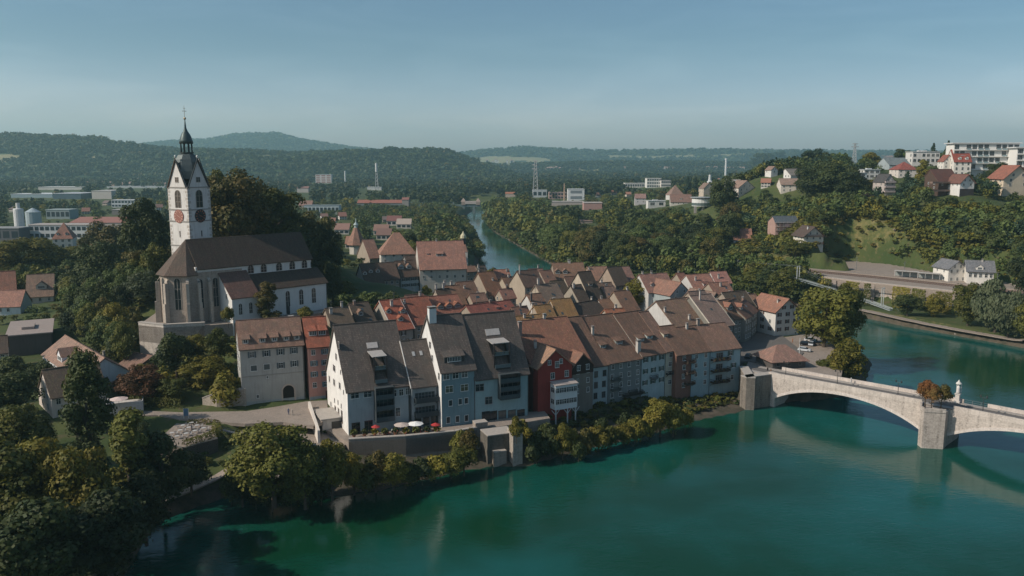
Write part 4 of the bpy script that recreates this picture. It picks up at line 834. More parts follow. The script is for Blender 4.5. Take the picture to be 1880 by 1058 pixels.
def roof_balcony(i, x0, x1, f0, f1):
    """a deep glazed dormer with a flat canopy, plants along its railing"""
    L, ym, s1, h = i['L'], i['ym'], i['s1'], i['h']; xa, xb = L * x0, L * x1; y0, y1 = ym * f0, ym * f1; zt = h + y1 * s1 + 0.5; zb_ = h + y0 * s1
    b = MB()
    for xx in (xa, xb - 0.2): b.poly([(xx, y0, zb_ - 0.4), (xx, y0, zb_ + 2.2), (xx, y1, zt), (xx, y1, zt - 0.5)]); b.poly([(xx + 0.2, y0, zb_ - 0.4), (xx + 0.2, y1, zt - 0.5), (xx + 0.2, y1, zt), (xx + 0.2, y0, zb_ + 2.2)]); b.box(xx, xx + 0.2, y0 - 0.01, y0 + 0.2, zb_ - 0.4, zt)
    b.box(xa + 0.2, xb - 0.2, y1 - 0.2, y1, zb_, zt); b.box(xa + 0.2, xb - 0.2, y0 - 0.6, y1 - 0.2, zb_ - 0.2, zb_ + 0.1)
    o = b.build('roof_balcony', plain((0.035, 0.03, 0.03), 0.7), i['root'])
    b = MB(); b.slab([(xa - 0.2, y0 + 0.6, zt - 0.1), (xb + 0.2, y0 + 0.6, zt - 0.1), (xb + 0.2, y1 + 0.4, zt + 0.35), (xa - 0.2, y1 + 0.4, zt + 0.35)], 0.2); b.build('canopy', plain((0.42, 0.40, 0.38), 0.5), o)
    mid = (zb_ + zt) / 2; b = MB(); b.box(xa + 0.2, xb - 0.2, y0 + 0.2, y1 - 0.2, mid - 0.12, mid); b.box(xa + 0.1, xb - 0.1, y0 - 0.6, y0 - 0.5, zb_ + 0.1, zb_ + 1.0); b.box(xa + 0.1, xb - 0.1, y0 + 0.2, y0 + 0.28, mid, mid + 0.9); b.build('railing', plain((0.12, 0.15, 0.16), 0.4), o)
    for k in range(5): link('potted_plant', pot_mesh(k), o, (xa + 0.5 + k * (xb - xa - 1) / 4, y0 + 0.5, mid))
    b = MB(); zz = h + (y1 + 1.2) * s1 + 0.42; e = 1.0; b.slab([(xa, y1 + 0.9, h + (y1 + 0.9) * s1 + 0.3), (xb - 0.5, y1 + 0.9, h + (y1 + 0.9) * s1 + 0.3), (xb - 0.5, y1 + 0.9 + e, h + (y1 + 0.9 + e) * s1 + 0.3), (xa, y1 + 0.9 + e, h + (y1 + 0.9 + e) * s1 + 0.3)], 0.12); b.build('skylight', plain((0.5, 0.46, 0.43), 0.4), i['root'])
roof_balcony(i3, 0.45, 0.66, 0.06, 0.50)
# annex
for (zl, f) in ((690, 0), (800, 1)):
    z = onface(i3b, *Z6(350, zl))[2]; Lb = i3b['L']
    link('window', window_mesh(round(Lb - 1.6, 1), 2.1, (0.25, 0.27, 0.28), 6, (0.03, 0.04, 0.045)), i3b['root'], (Lb / 2, -0.02, z - 0.6)); balcony(i3b['root'], 0.5, Lb - 0.3, z - 1.7, 1.6, (0.045, 0.055, 0.06), 1.1, solid=True)
for x in (285, 350, 410): fw(i3b, *Z6(x, 895), 1.5, 2.4, div=2, fr=(0.08, 0.06, 0.05))
for f in (0.3, 0.6):
    y = i3b['ym'] * 0.62; z = i3b['h'] + y * i3b['s1'] + 0.3; b = MB(); x = i3b['L'] * f; b.slab([(x, y, z), (x + 0.7, y, z), (x + 0.7, y + 0.8, z + 0.8 * i3b['s1']), (x, y + 0.8, z + 0.8 * i3b['s1'])], 0.1); b.build('skylight', plain((0.45, 0.45, 0.45), 0.2), i3b['root'])
# blue-grey house
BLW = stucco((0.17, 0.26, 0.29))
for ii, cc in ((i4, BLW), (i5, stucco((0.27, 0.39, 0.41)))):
    b = MB(); b.box(0.02, ii['L'] - 0.02, -0.012, 0, -1.5, ii['h'] - 0.05); b.build('shade_toned_facade', cc, ii['root'])  # own blue of the fronts, deepened to paint in part of their shade
for (x, y, w, h) in ((505, 557, 1.5, 1.5), (577, 549, 1.5, 1.5), (648, 540, 1.5, 1.5), (528, 655, 1.9, 1.7), (646, 643, 1.9, 1.7), (538, 763, .9, 1.5), (613, 752, .9, 1.5), (660, 745, .9, 1.5), (520, 895, .9, 1.6), (592, 887, .9, 1.6), (662, 880, .9, 1.6)):
    fw(i4, *Z6(x, y), w, h, div=2 if w > 1 else 0, gl=(0.07, 0.08, 0.05) if w > 1.8 else (0.015, 0.022, 0.028))
for (x, y, w) in ((380, 312, 1.2), (397, 415, 1.0), (449, 555, 0.9)): fw(i4, *Z6(x, y), w, 1.6, face='left', fr=(0.45, 0.42, 0.4))
s1, ym, h = i4['s1'], i4['ym'], i4['h']
dormer(i4['root'], 3.9, ym * 0.12, h + ym * 0.12 * s1 + 0.1, s1, 5.2, 1.7, tiles(GRY, 0.08, 1.2), 'shed', wall=(0.05, 0.05, 0.05))
chimney(i4['root'], 1.0, ym * 0.93, i4['hr'] - 1.2, 3.4, 1.9, (0.62, 0.64, 0.64))
# light blue house
s1, ym, h = i5['s1'], i5['ym'], i5['h']
for (x, y, w, h2) in ((765, 642, 2.2, 1.8), (835, 742, 1.9, 1.9)): fw(i5, *Z6(x, y), w, h2, fr=(0.3, 0.3, 0.3))
for x in (812, 870, 940, 1015, 1085): fw(i5, *Z6(x, 872 - (x - 940) * .06), 2.0, 3.4, div=2, fr=(0.05, 0.05, 0.05))
bay(i5, (905, 830), (1060, 830), 5.6, h + 0.3, levels=3, zf=Z6)
roof_balcony(i5, 0.38, 0.68, 0.10, 0.52)
# red house: glazed veranda on posts
x0 = onface(i7, *Z1(368, 650))[0]; x1 = i7['L'] + 0.2; zv1 = onface(i7, *Z1(450, 765))[2] + 0.3; zv2 = onface(i7, *Z1(450, 575))[2]
b = MB(); b.box(x0, x1, -2.6, 0, zv1, zv2); v = b.build('veranda', stucco((0.62, 0.66, 0.66), 0.15), i7['root'])
b = MB(); b.slab([(x0 - 0.2, -2.9, zv2), (x1 + 0.2, -2.9, zv2), (x1 + 0.2, 0, zv2 + 0.6), (x0 - 0.2, 0, zv2 + 0.6)], 0.15); b.build('veranda_roof', plain((0.42, 0.36, 0.33)), v)
for zc in (zv1 + (zv2 - zv1) * 0.32, zv1 + (zv2 - zv1) * 0.78):
    for k in range(6): link('window', window_mesh(1.0, 1.3, FRW, 2, (0.02, 0.03, 0.035)), v, (x0 + 0.75 + k * (x1 - x0 - 1.5) / 5, -2.62, zc))
    link('window', window_mesh(1.6, 1.3, FRW, 2, (0.02, 0.03, 0.035)), v, (x0 - 0.02, -1.3, zc), -math.pi / 2)
b = MB()
for xx in (x0 + 0.4, (x0 + x1) / 2 + 0.6, x1 - 0.3):
    b.box(xx - 0.14, xx + 0.14, -2.4, -2.12, -3, zv1)
    for s in (-1, 1): b.tube((xx, -2.26, zv1 - 1.5), (xx + s * 1.2, -2.26, zv1), 0.1, n=5)
b.build('post', plain((0.55, 0.55, 0.53)), v)
for (x, y) in ((418, 445), (385, 530), (490, 512)): fw(i7, *Z1(x, y), 1.1, 1.6)
b = MB(); b.box(0, i8['L'], -0.12, 0, i8['h'] - 2.2, i8['h'] + 0.1); b.poly([(0, -0.12, i8['h'] + 0.1), (i8['L'], -0.12, i8['h'] + 0.1), (i8['L'] / 2, -0.12, i8['hr'] - 0.3)]); b.build('timber_cladding', plain((0.045, 0.032, 0.026), 0.9), i8['root'])
for q in (-0.22, 0.22): put_window(i8['root'], (i8['L'] * (0.5 + q), -0.12, i8['h'] - 0.5), 0, 0.9, 1.4)
# balconies of the row
for dx, zf in ((0.18, 0.62), (0.18, 0.42), (0.7, 0.3)):
    balcony(i10['root'], i10['L'] * dx - 1.3, i10['L'] * dx + 1.6, i10['h'] * zf, 1.2, (0.10, 0.11, 0.10))
balcony(i10['root'], i10['L'] * 0.42, i10['L'] * 0.98, i10['h'] * 0.26, 1.5, (0.05, 0.045, 0.04))
balcony(i11['root'], i11['L'] * 0.35, i11['L'] * 0.62, i11['h'] * 0.52, 1.1, (0.12, 0.14, 0.15)); balcony(i12['root'], 0.3, i12['L'] - 0.1, i12['h'] * 0.53, 0.9, (0.05, 0.05, 0.05))
for zf in (0.82, 0.6, 0.38): balcony(i13['root'], i13['L'] * 0.55, i13['L'] + 0.4, i13['h'] * zf, 1.7, (0.055, 0.04, 0.032))
for zf in (0.80, 0.58, 0.36):
    balcony(i15['root'], 0.3, i15['L'] * 0.56, i15['h'] * zf, 1.8, (0.05, 0.037, 0.03))
    link('window', window_mesh(2.4, 1.8, (0.3, 0.3, 0.3), 3, (0.015, 0.022, 0.028)), i15['root'], (i15['L'] * 0.3, -0.02, i15['h'] * zf + 1.1))
    for k in range(3): link('potted_plant', pot_mesh(k), i15['root'], (1.0 + k * 1.6, -1.5, i15['h'] * zf))
for x, y in ((1715, 360), (1735, 450), (1725, 540)): fw(i15, *Z1(x, y), 1.0, 1.4, shut=GREEN_SH if y < 500 else None)

# ------------------------------------------------------------ church
CA = 45.0; CO = Vector((-62.66, 271.42, 23.5)); cw = stucco((0.68, 0.67, 0.64), 0.3); cr = tiles((0.052, 0.038, 0.032), 0.5); cs = masonry((0.36, 0.30, 0.25), 0.9, 0.45, 0.4)
ch = thing('church', 'large white church with a long brown roof on the hill terrace', 'church', CO, R(CA))
b = MB(); b.box(-25.3, 0.5, 0, 6.2, -4, 9.3); b.build('aisle', cw, ch)
b = MB(); b.slab([(-25.8, -0.6, 8.9), (0.9, -0.6, 8.9), (0.9, 6.0, 13.5), (-25.8, 6.0, 13.5)], 0.3); b.poly([(0.5, 0, 9.3), (0.5, 6, 9.3), (0.5, 6, 13.2)]); b.build('aisle_roof', cr, ch)
b = MB(); b.box(-41.5, -1.5, 6, 20, -4, 17.2); b.poly([(-1.5, 6, 17.2), (-1.5, 20, 17.2), (-1.5, 13, 25.2)]); b.build('nave', cw, ch)
b = MB(); b.box(-42, -26.5, 5.94, 6, -4, 15.6); b.build('choir_wall', cs, ch)
b = MB(); e = 0.7; q = 17.3 - e * 1.15
b.slab([(-41, 6 - e, q), (-1, 6 - e, q), (-1, 13, 25.3), (-41, 13, 25.3)], 0.35); b.slab([(-41, 13, 25.3), (-1, 13, 25.3), (-1, 20 + e, q), (-41, 20 + e, q)], 0.35); b.build('nave_roof', cr, ch)
AP = [(-41, 6), (-44.2, 6), (-48.6, 10.2), (-48.6, 15.8), (-44.2, 20), (-41, 20)]
b = MB()
for k in range(5): (x0, y0), (x1, y1) = AP[k], AP[k + 1]; b.poly([(x0, y0, -4), (x0, y0, 15.6), (x1, y1, 15.6), (x1, y1, -4)])
ap = b.build('apse', cs, ch); b = MB(); qs = [(-41 + (x + 41) * 1.13, 13 + (y - 13) * 1.12, 14.9) for x, y in AP]
for k in range(5): b.slab([qs[k], qs[k + 1], (-41, 13, 25.3)], 0.3)
b.build('apse_roof', tiles((0.085, 0.065, 0.055), 0.3), ch)
def lancet(root, x, y, z, rz, w, h, name='window', fr=(0.4, 0.36, 0.32), tracery=True):
    b = MB(); n = 8; top = [(w / 2 * math.cos(math.pi * k / n), h - w * 0.6 + (w * 0.6) * math.sin(math.pi * k / n)) for k in range(n + 1)]
    b.poly([(-w / 2, -0.04, 0), (w / 2, -0.04, 0)] + [(a, -0.04, q) for a, q in top], 1)
    out = [(-w / 2, 0)] + top[::-1] + [(w / 2, 0)]
    for k in range(len(out) - 1):
        (a0, q0), (a1, q1) = out[k], out[k + 1]; f = 1 + 0.24 / w; b.slab([(a0, -0.1, q0), (a1, -0.1, q1), (a1 * f, -0.1, q1 * 1.0 + (0.1 if q1 > h * .5 else 0)), (a0 * f, -0.1, q0 + (0.1 if q0 > h * .5 else 0))], 0.1, 0)
    if tracery:
        b.box(-0.06, 0.06, -0.09, -0.045, 0, h - 0.1)
        for zz in (h * 0.33, h * 0.66): b.box(-w / 2, w / 2, -0.08, -0.045, zz, zz + 0.07)
    return b.build(name, [plain(fr), glass()], root, (x, y, z)) if rz == 0 else link(name, b.mesh(name, [plain(fr), glass()]), root, (x, y, z), rz)
for x in (-24, -19.5, -14, -9.2, -4.6): lancet(ch, x + 0.5, 6, 13.7, 0, 1.9, 2.6) if x > -26 else None
for x in (-14.2, -9.3, -4.6): lancet(ch, x, 0, 2.6, 0, 1.4, 5.0, fr=(0.55, 0.54, 0.5))
b = MB(); b.box(-14.9, -13.6, -0.05, 0, 0, 2.6); b.build('door', plain((0.05, 0.05, 0.05)), ch)
for k in range(5):
    (x0, y0), (x1, y1) = AP[k], AP[k + 1]
    if k in (0, 4): continue
    a = math.atan2(y1 - y0, x1 - x0); lancet(ap, (x0 + x1) / 2, (y0 + y1) / 2, 4.5, a + math.pi, 1.8, 9.6)
for xx in (-40.3, -35.5): lancet(ap, xx, 5.94, 4.5, 0, 1.6, 9.0)
for (x, y) in AP[:5] + [(-37.6, 6)]:
    d = Vector((x + 41, y - 13, 0)).normalized() if x < -41.5 else Vector((0, -1, 0)); s = Vector((-d.y, d.x, 0)) * 0.42; p = Vector((x, y, 0)); b = MB()
    for (o0, z0_, z1_, o1) in ((1.7, -4, 6.5, 1.25), (1.25, 6.5, 12.6, 0.7)):
        lo = [p - s, p - s + d * o0, p + s + d * o0, p + s]
        hi = [p - s, p - s + d * o1, p + s + d * o1, p + s]
        for c in range(4): c2 = (c + 1) % 4; b.poly([(lo[c].x, lo[c].y, z0_), (lo[c2].x, lo[c2].y, z0_), (lo[c2].x, lo[c2].y, z1_), (lo[c].x, lo[c].y, z1_)])
        b.poly([(hi[c].x, hi[c].y, z1_ + (1.2 if c in (0, 3) else 0.35)) for c in range(4)]); b.poly([(lo[c].x, lo[c].y, z1_) for c in range(4)])
    b.build('buttress', masonry((0.44, 0.38, 0.32), 0.9, 0.45, 0.3), ap)
b = MB(); b.poly([(-34.2, -2, -4), (-25.4, -2, -4), (-25.4, -2, 7.9), (-34.2, -2, 7.9)]); b.poly([(-34.2, 6, -4), (-34.2, -2, -4), (-34.2, -2, 7.9), (-34.2, 6, 14.8)]); b.poly([(-25.4, -2, -4), (-25.4, 6, -4), (-25.4, 6, 14.8), (-25.4, -2, 7.9)]); b.build('sacristy', cw, ch)
b = MB(); b.slab([(-34.5, -2.5, 7.6), (-25.0, -2.5, 7.6), (-25.0, 6, 14.95), (-34.5, 6, 14.95)], 0.3); b.build('sacristy_roof', tiles((0.12, 0.07, 0.06), 0.4), ch)
for x in (-31.6, -28.2): lancet(ch, x, -2, 2.4, 0, 1.0, 3.4, fr=(0.55, 0.54, 0.5))
put_window(ch, (-34.2, 1.5, 8), -math.pi / 2, 0.8, 1.5)
b = MB()
for x in (0.3, -25.2): b.tube((x, -0.12, -1), (x, -0.12, 8.9), 0.09, n=6)
for x in (-1.7, -14.5): b.tube((x, 5.85, 13.8), (x, 5.85, 15.6), 0.09, n=6)
b.build('downpipe', plain((0.06, 0.06, 0.06)), ch)
# tower
TA = 62.0; S = 9.0; TO = Vector((-102.9, 260.6, 23.0)); hS = S / 2
tw = thing('church_tower', 'tall white clock tower with four steep gables and an onion-domed lantern', 'church tower', TO, R(TA))
tm = stucco((0.68, 0.655, 0.63), 0.45); tg = plain((0.30, 0.28, 0.26)); slate = tiles((0.055, 0.06, 0.06), 0.5, 0.8)
b = MB(); b.box(0, S, 0, S, -4, 41.3)
GZ, GA = 41.3, 50.6
for (p, q) in (((0, 0), (S, 0)), ((S, 0), (S, S)), ((S, S), (0, S)), ((0, S), (0, 0))): b.poly([(*p, GZ), (*q, GZ), ((p[0] + q[0]) / 2, (p[1] + q[1]) / 2, GA)])
b.build('tower_shaft', tm, tw)
b = MB(); c = (hS, hS, GA)
for ax in range(4):
    M = [((0, 0), (hS, 0), (S, 0)), ((S, 0), (S, hS), (S, S)), ((S, S), (hS, S), (0, S)), ((0, S), (0, hS), (0, 0))][ax]; o_ = Vector((M[1][0] - hS, M[1][1] - hS, 0)).normalized() * 0.35
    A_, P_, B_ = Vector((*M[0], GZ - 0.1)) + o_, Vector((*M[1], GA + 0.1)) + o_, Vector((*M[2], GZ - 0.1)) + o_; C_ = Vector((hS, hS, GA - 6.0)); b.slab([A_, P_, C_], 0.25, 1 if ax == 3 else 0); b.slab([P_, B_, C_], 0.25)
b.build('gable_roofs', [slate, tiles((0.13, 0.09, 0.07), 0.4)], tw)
for z in (22.6, 30.4, 34.1, 41.2): b = MB(); b.box(-0.18, S + 0.18, -0.18, S + 0.18, z, z + 0.35); b.build('cornice', tg, tw)
b = MB()
for z0_ in np.arange(0, 41, 1.1):
    k = int(z0_ / 1.1) % 2; l = 1.1 if k else 0.65
    for (x, y, dx, dy) in ((0, 0, 1, 1), (S, 0, -1, 1), (0, S, 1, -1)):
        if not (22.3 < z0_ + 0.5 < 23 or 30 < z0_ + .5 < 31): b.box(min(x, x + dx * l) - (0.04 if dx > 0 else 0), max(x, x + dx * l) + (0.04 if dx < 0 else 0), min(y, y + dy * (1.75 - l)) - (0.04 if dy > 0 else 0), max(y, y + dy * (1.75 - l)) + (0.04 if dy < 0 else 0), z0_, z0_ + 0.8)
b.build('quoins', plain((0.46, 0.42, 0.38)), tw, kind='stuff')
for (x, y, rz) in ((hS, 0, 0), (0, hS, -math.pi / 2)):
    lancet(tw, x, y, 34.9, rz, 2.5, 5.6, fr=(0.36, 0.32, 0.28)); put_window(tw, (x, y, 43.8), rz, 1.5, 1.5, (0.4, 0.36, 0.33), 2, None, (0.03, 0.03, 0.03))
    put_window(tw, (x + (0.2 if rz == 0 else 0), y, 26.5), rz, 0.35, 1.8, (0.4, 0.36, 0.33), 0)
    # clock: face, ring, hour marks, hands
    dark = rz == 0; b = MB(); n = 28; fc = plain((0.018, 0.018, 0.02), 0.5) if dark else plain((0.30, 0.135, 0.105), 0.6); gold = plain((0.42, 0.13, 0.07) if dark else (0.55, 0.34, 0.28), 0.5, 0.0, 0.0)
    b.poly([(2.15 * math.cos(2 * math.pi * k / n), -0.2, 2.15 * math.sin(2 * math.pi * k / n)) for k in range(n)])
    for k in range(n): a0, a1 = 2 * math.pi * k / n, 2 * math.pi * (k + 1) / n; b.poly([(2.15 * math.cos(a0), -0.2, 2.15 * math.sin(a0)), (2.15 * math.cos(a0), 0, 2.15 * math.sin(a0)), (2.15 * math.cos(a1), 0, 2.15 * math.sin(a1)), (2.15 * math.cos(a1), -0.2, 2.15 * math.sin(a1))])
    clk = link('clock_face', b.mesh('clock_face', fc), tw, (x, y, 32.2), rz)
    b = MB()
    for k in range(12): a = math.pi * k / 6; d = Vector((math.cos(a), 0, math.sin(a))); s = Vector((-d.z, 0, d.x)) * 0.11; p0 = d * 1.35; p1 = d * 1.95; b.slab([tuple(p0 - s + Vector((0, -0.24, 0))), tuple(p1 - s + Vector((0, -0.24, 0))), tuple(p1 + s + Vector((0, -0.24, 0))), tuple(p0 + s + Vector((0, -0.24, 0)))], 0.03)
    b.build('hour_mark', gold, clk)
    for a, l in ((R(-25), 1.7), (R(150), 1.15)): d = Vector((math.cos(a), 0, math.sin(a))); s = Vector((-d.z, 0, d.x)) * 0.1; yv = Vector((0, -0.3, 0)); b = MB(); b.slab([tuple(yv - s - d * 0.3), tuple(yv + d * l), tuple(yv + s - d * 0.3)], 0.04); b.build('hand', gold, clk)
cop = plain((0.07, 0.10, 0.10), 0.45, 0.2); cc = (hS, hS); r8 = math.pi / 8
b = MB(); b.lathe([(4.5, 44), (4.5, 46.5), (4.2, 48.3), (3.6, 50.2), (2.8, 51.6), (2.0, 52.0), (1.9, 52.3)], 8, cc, rot=r8); b.build('dome', plain((0.11, 0.13, 0.13), 0.5, 0.2), tw)
b = MB(); b.lathe([(2.3, 52.2), (2.3, 52.5)], 8, cc, rot=r8)
for k in range(8): a = r8 + k * math.pi / 4; b.tube((hS + 1.75 * math.cos(a), hS + 1.75 * math.sin(a), 52.4), (hS + 1.75 * math.cos(a), hS + 1.75 * math.sin(a), 55.3), 0.2, n=5)
b.lathe([(2.15, 55.2), (2.25, 55.5)], 8, cc, rot=r8); b.build('lantern', plain((0.04, 0.05, 0.05)), tw)
b = MB(); b.lathe([(2.2, 55.5), (2.0, 56.3), (1.75, 57.2), (1.35, 58.2), (0.75, 59.1), (0.38, 60.1), (0.22, 61.6), (0.14, 63.0)], 12, cc); b.build('onion_dome', cop, tw, smooth=True)
b = MB(); b.lathe([(0.05, 62.7), (0.38, 62.95), (0.45, 63.2), (0.3, 63.5), (0.05, 63.6)], 10, cc); b.tube((hS, hS, 63.5), (hS, hS, 67.2), 0.07, 0.05, n=5); b.box(hS - 0.8, hS + 0.8, hS - 0.05, hS + 0.05, 65.4, 65.55); b.box(hS - 0.4, hS + 0.4, hS - 0.05, hS + 0.05, 66.3, 66.42); b.build('cross', plain((0.35, 0.3, 0.22), 0.4, 0.5), tw)
for (x, y) in ((hS, -0.1), (-0.1, hS)): b = MB(); b.lathe([(0.08, GA), (0.3, GA + 0.5), (0.3, GA + 0.75), (0.05, GA + 1.0)], 8, (x, y)); b.build('finial', WHITE, tw)
# ------------------------------------------------------------ walls
def wall_line(name, label, pts, top, bot, th, m, cat='wall', cap=True, zt=None):
    """a wall along world points; top: height or list"""
    b = MB(); cp = MB(); P = [Vector((p[0], p[1], 0)) for p in pts]
    for i in range(len(P) - 1):
        d = (P[i + 1] - P[i]).normalized(); n = Vector((-d.y, d.x, 0)) * th; t0 = top[i] if isinstance(top, (list, tuple)) else top; t1 = top[i + 1] if isinstance(top, (list, tuple)) else top
        a, c, e, f = P[i], P[i + 1], P[i + 1] + n, P[i] + n
        for (u_, v_, tu, tv) in ((a, c, t0, t1), (e, f, t1, t0), (c, e, t1, t1), (f, a, t0, t0)): b.poly([(u_.x, u_.y, bot), (v_.x, v_.y, bot), (v_.x, v_.y, tv), (u_.x, u_.y, tu)])
        b.poly([(a.x, a.y, t0), (c.x, c.y, t1), (e.x, e.y, t1), (f.x, f.y, t0)])
        o = n.normalized() * 0.12; cp.slab([tuple(a - o + Vector((0, 0, t0 + 0.22))), tuple(c - o + Vector((0, 0, t1 + 0.22))), tuple(e + o + Vector((0, 0, t1 + 0.22))), tuple(f + o + Vector((0, 0, t0 + 0.22)))], 0.21)
    r = thing(name, label, cat, (P[0].x, P[0].y, 0)); off = (-P[0].x, -P[0].y, 0)
    b.build('masonry', m, r, off)
    if cap: cp.build('coping', plain((0.42, 0.38, 0.34)), r, off)
    return r
T5 = [TERR[0], TERR[1], TERR[2]]
wall_line('retaining_wall', 'tall pale stone wall carrying the church terrace, bush at its foot', T5, 24.3, 8, 1.2, masonry((0.50, 0.45, 0.40), 0.8, 0.5, 0.5))
# curved ruined wall beside the choir
b = MB(); r = thing('ruined_wall', 'curved ruined stone wall with a sloping top beside the choir', 'wall', PZ(392, 608, 19)); P0 = PZ(392, 608, 19)
n = 12
for k in range(n):
    a0, a1 = R(150 + 130 * k / n), R(150 + 130 * (k + 1) / n); h0, h1 = 11.5 - 7 * k / n, 11.5 - 7 * (k + 1) / n
    for (ra, rb) in ((4.2, 4.2), (3.2, 3.2)):
        q = [(ra * math.cos(a0), ra * math.sin(a0), -6), (ra * math.cos(a1), ra * math.sin(a1), -6), (ra * math.cos(a1), ra * math.sin(a1), h1), (ra * math.cos(a0), ra * math.sin(a0), h0)]; b.poly(q if ra > 4 else q[::-1])
    b.poly([(4.2 * math.cos(a0), 4.2 * math.sin(a0), h0), (4.2 * math.cos(a1), 4.2 * math.sin(a1), h1), (3.2 * math.cos(a1), 3.2 * math.sin(a1), h1), (3.2 * math.cos(a0), 3.2 * math.sin(a0), h0)])
b.build('masonry', masonry((0.42, 0.37, 0.32), 0.6, 0.35, 0.5), r)
FW = [FRONT[7], FRONT[6], FRONT[5]]
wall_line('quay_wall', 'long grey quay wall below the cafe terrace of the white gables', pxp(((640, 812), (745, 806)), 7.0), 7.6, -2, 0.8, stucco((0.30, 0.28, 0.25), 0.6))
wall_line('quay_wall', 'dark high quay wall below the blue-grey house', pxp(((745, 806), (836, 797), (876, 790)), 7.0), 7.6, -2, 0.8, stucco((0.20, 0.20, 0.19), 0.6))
q = PZ(873, 790, 7); wall_line('stone_pillar', 'square stone pillar between ivy and the concrete river platform', [q, q + Vector((3.0, 1.2, 0))], 8.6, -2, 2.2, masonry((0.30, 0.25, 0.21), 0.7, 0.4))
q = PZ(942, 857, 0); wall_line('river_pier', 'tall pale concrete slab standing in the water under hanging ivy', [q, q + Vector((2.3, 0.9, 0))], 8.3, -3, 4, masonry((0.34, 0.30, 0.26), 2.0, 1.2, 0.5))
q = PZ(907, 858, 0); wall_line('river_block', 'low broken concrete footing left of the tall river slab', [q, q + Vector((3.0, 1.2, 0))], 3.6, -3, 3, masonry((0.28, 0.24, 0.2), 2.0, 1.2, 0.5))
q = PZ(895, 845, 1.5); wall_line('river_platform', 'dark concrete platform with a recess behind the footing', [q, q + Vector((6.5, 2.6, 0))], 7.4, -3, 5, masonry((0.12, 0.11, 0.095), 2.4, 1.4, 0.5))
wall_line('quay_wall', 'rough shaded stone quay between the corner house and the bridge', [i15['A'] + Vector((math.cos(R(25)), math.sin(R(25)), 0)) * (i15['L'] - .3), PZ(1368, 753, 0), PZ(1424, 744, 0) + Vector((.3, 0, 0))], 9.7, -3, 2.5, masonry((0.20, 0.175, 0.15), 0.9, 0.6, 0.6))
wall_line('garden_wall', 'ivy-topped stone wall beside the pale arched house', pxp(((372, 745), (398, 748), (452, 746)), 9), [11.0, 12.8, 13.6], 5, 1.0, masonry((0.42, 0.36, 0.30), 0.6, 0.4))
wall_line('cafe_wall', 'dark wall under the open cafe terrace with white tables', [CAFE[4], CAFE[5], CAFE[0]][::-1], 8.5, 1, 0.6, stucco((0.12, 0.115, 0.10)), cap=False)
wall_line('ramp_wall', 'white wedge-shaped ramp wall next to the white gable house', pxp(((566, 752), (583, 796)), 8.5), [10.6, 9.2], 4, 0.6, stucco((0.66, 0.6, 0.54)), cap=False)
# white garage porch at the foot of the gable
q = PZ(604, 792, 6.5); g = thing('garage_porch', 'flat white garage porch against the foot of the sunlit gable', 'garage', q, R(25)); b = MB()
b.box(-1.5, 5.0, 0.4, 9, -2, 2.9); b.build('body', stucco((0.66, 0.6, 0.54)), g); b = MB(); b.box(-1.9, 5.2, 0, 9.4, 2.9, 3.2); b.build('roof_slab', plain((0.42, 0.38, 0.34)), g); b = MB(); b.box(0.8, 4.0, 0.33, 0.4, -0.5, 2.2); b.build('garage_door', plain((0.10, 0.09, 0.08)), g)
# retaining wall under the railway: piers and bays, partly overgrown
RW = [PZ(x, y, 12.6) for x, y in ((1490, 509), (1600, 522), (1765, 539), (1885, 551))]
wall_line('railway_wall', 'long stone retaining wall under the railway with ivy curtains', RW, 13.4, 0, 1.2, masonry((0.44, 0.37, 0.32), 1.0, 0.5, 0.4))
b = MB(); rr = [o for o in scn.objects if o.name.startswith('railway_wall')][0]
for x, y in ((1530, 514), (1600, 522), (1690, 531), (1765, 539), (1790, 542)):
    p = PZ(x, y, 12.6); b2 = MB(); b2.box(-1.8, 1.8, -1.6, 0.2, -10, 12.9 - 0.4); o = link('pier', b2.mesh('pier', masonry((0.36, 0.30, 0.26), 1.0, 0.5, 0.5)), rr, (p.x - rr.location.x, p.y - rr.location.y, 0), R(-33))
# ------------------------------------------------------------ bridge
BA = -45.46; BO = Vector((78.1, 236.1, 0)); br = thing('stone_bridge', 'long pale stone arch bridge crossing the green river', 'bridge', BO, R(BA)); bs = masonry((0.48, 0.42, 0.375), 1.3, 0.6, 0.6)
W_ = 8.6; DZ = lambda t: 9.3 + 0.5 * math.sin(math.pi * min(1, max(0, t / 100)))
def arch(t0, t1, za, zc, zb):
    b = MB(); n = 28; pr = []
    for k in range(n + 1): f = k / n; s = 2 * f - 1; z = zc - (zc - (za + (zb - za) * f)) * (s * s) * (0.82 + 0.18 * s * s); pr.append((t0 + (t1 - t0) * f, z))
    for k in range(n):
        (a, z0_), (c, z1_) = pr[k], pr[k + 1]
        b.poly([(a, 0, z0_), (c, 0, z1_), (c, 0, DZ(c)), (a, 0, DZ(a))]); b.poly([(c, W_, z1_), (a, W_, z0_), (a, W_, DZ(a)), (c, W_, DZ(c))]); b.poly([(a, W_, z0_), (c, W_, z1_), (c, 0, z1_), (a, 0, z0_)])
    o = b.build('arch', bs, br); b = MB()
    for k in range(n):
        (a, z0_), (c, z1_) = pr[k], pr[k + 1]; b.slab([(a, -0.15, z0_ - 0.05), (c, -0.15, z1_ - 0.05), (c, -0.15, z1_ + 0.75), (a, -0.15, z0_ + 0.75)], 0.16)
        b.poly([(a, -0.15, z0_ - 0.05), (a, 0.0, z0_ - 0.05), (c, 0.0, z1_ - 0.05), (c, -0.15, z1_ - 0.05)])
    b.build('arch_ring', masonry((0.56, 0.50, 0.46), 0.5, 1.0, 0.3), o)
arch(0.3, 41.2, 2.8, 7.8, 2.9); arch(48.0, 90, 2.7, 7.8, 2.7); arch(96, 132, 2.8, 7.6, 2.8)
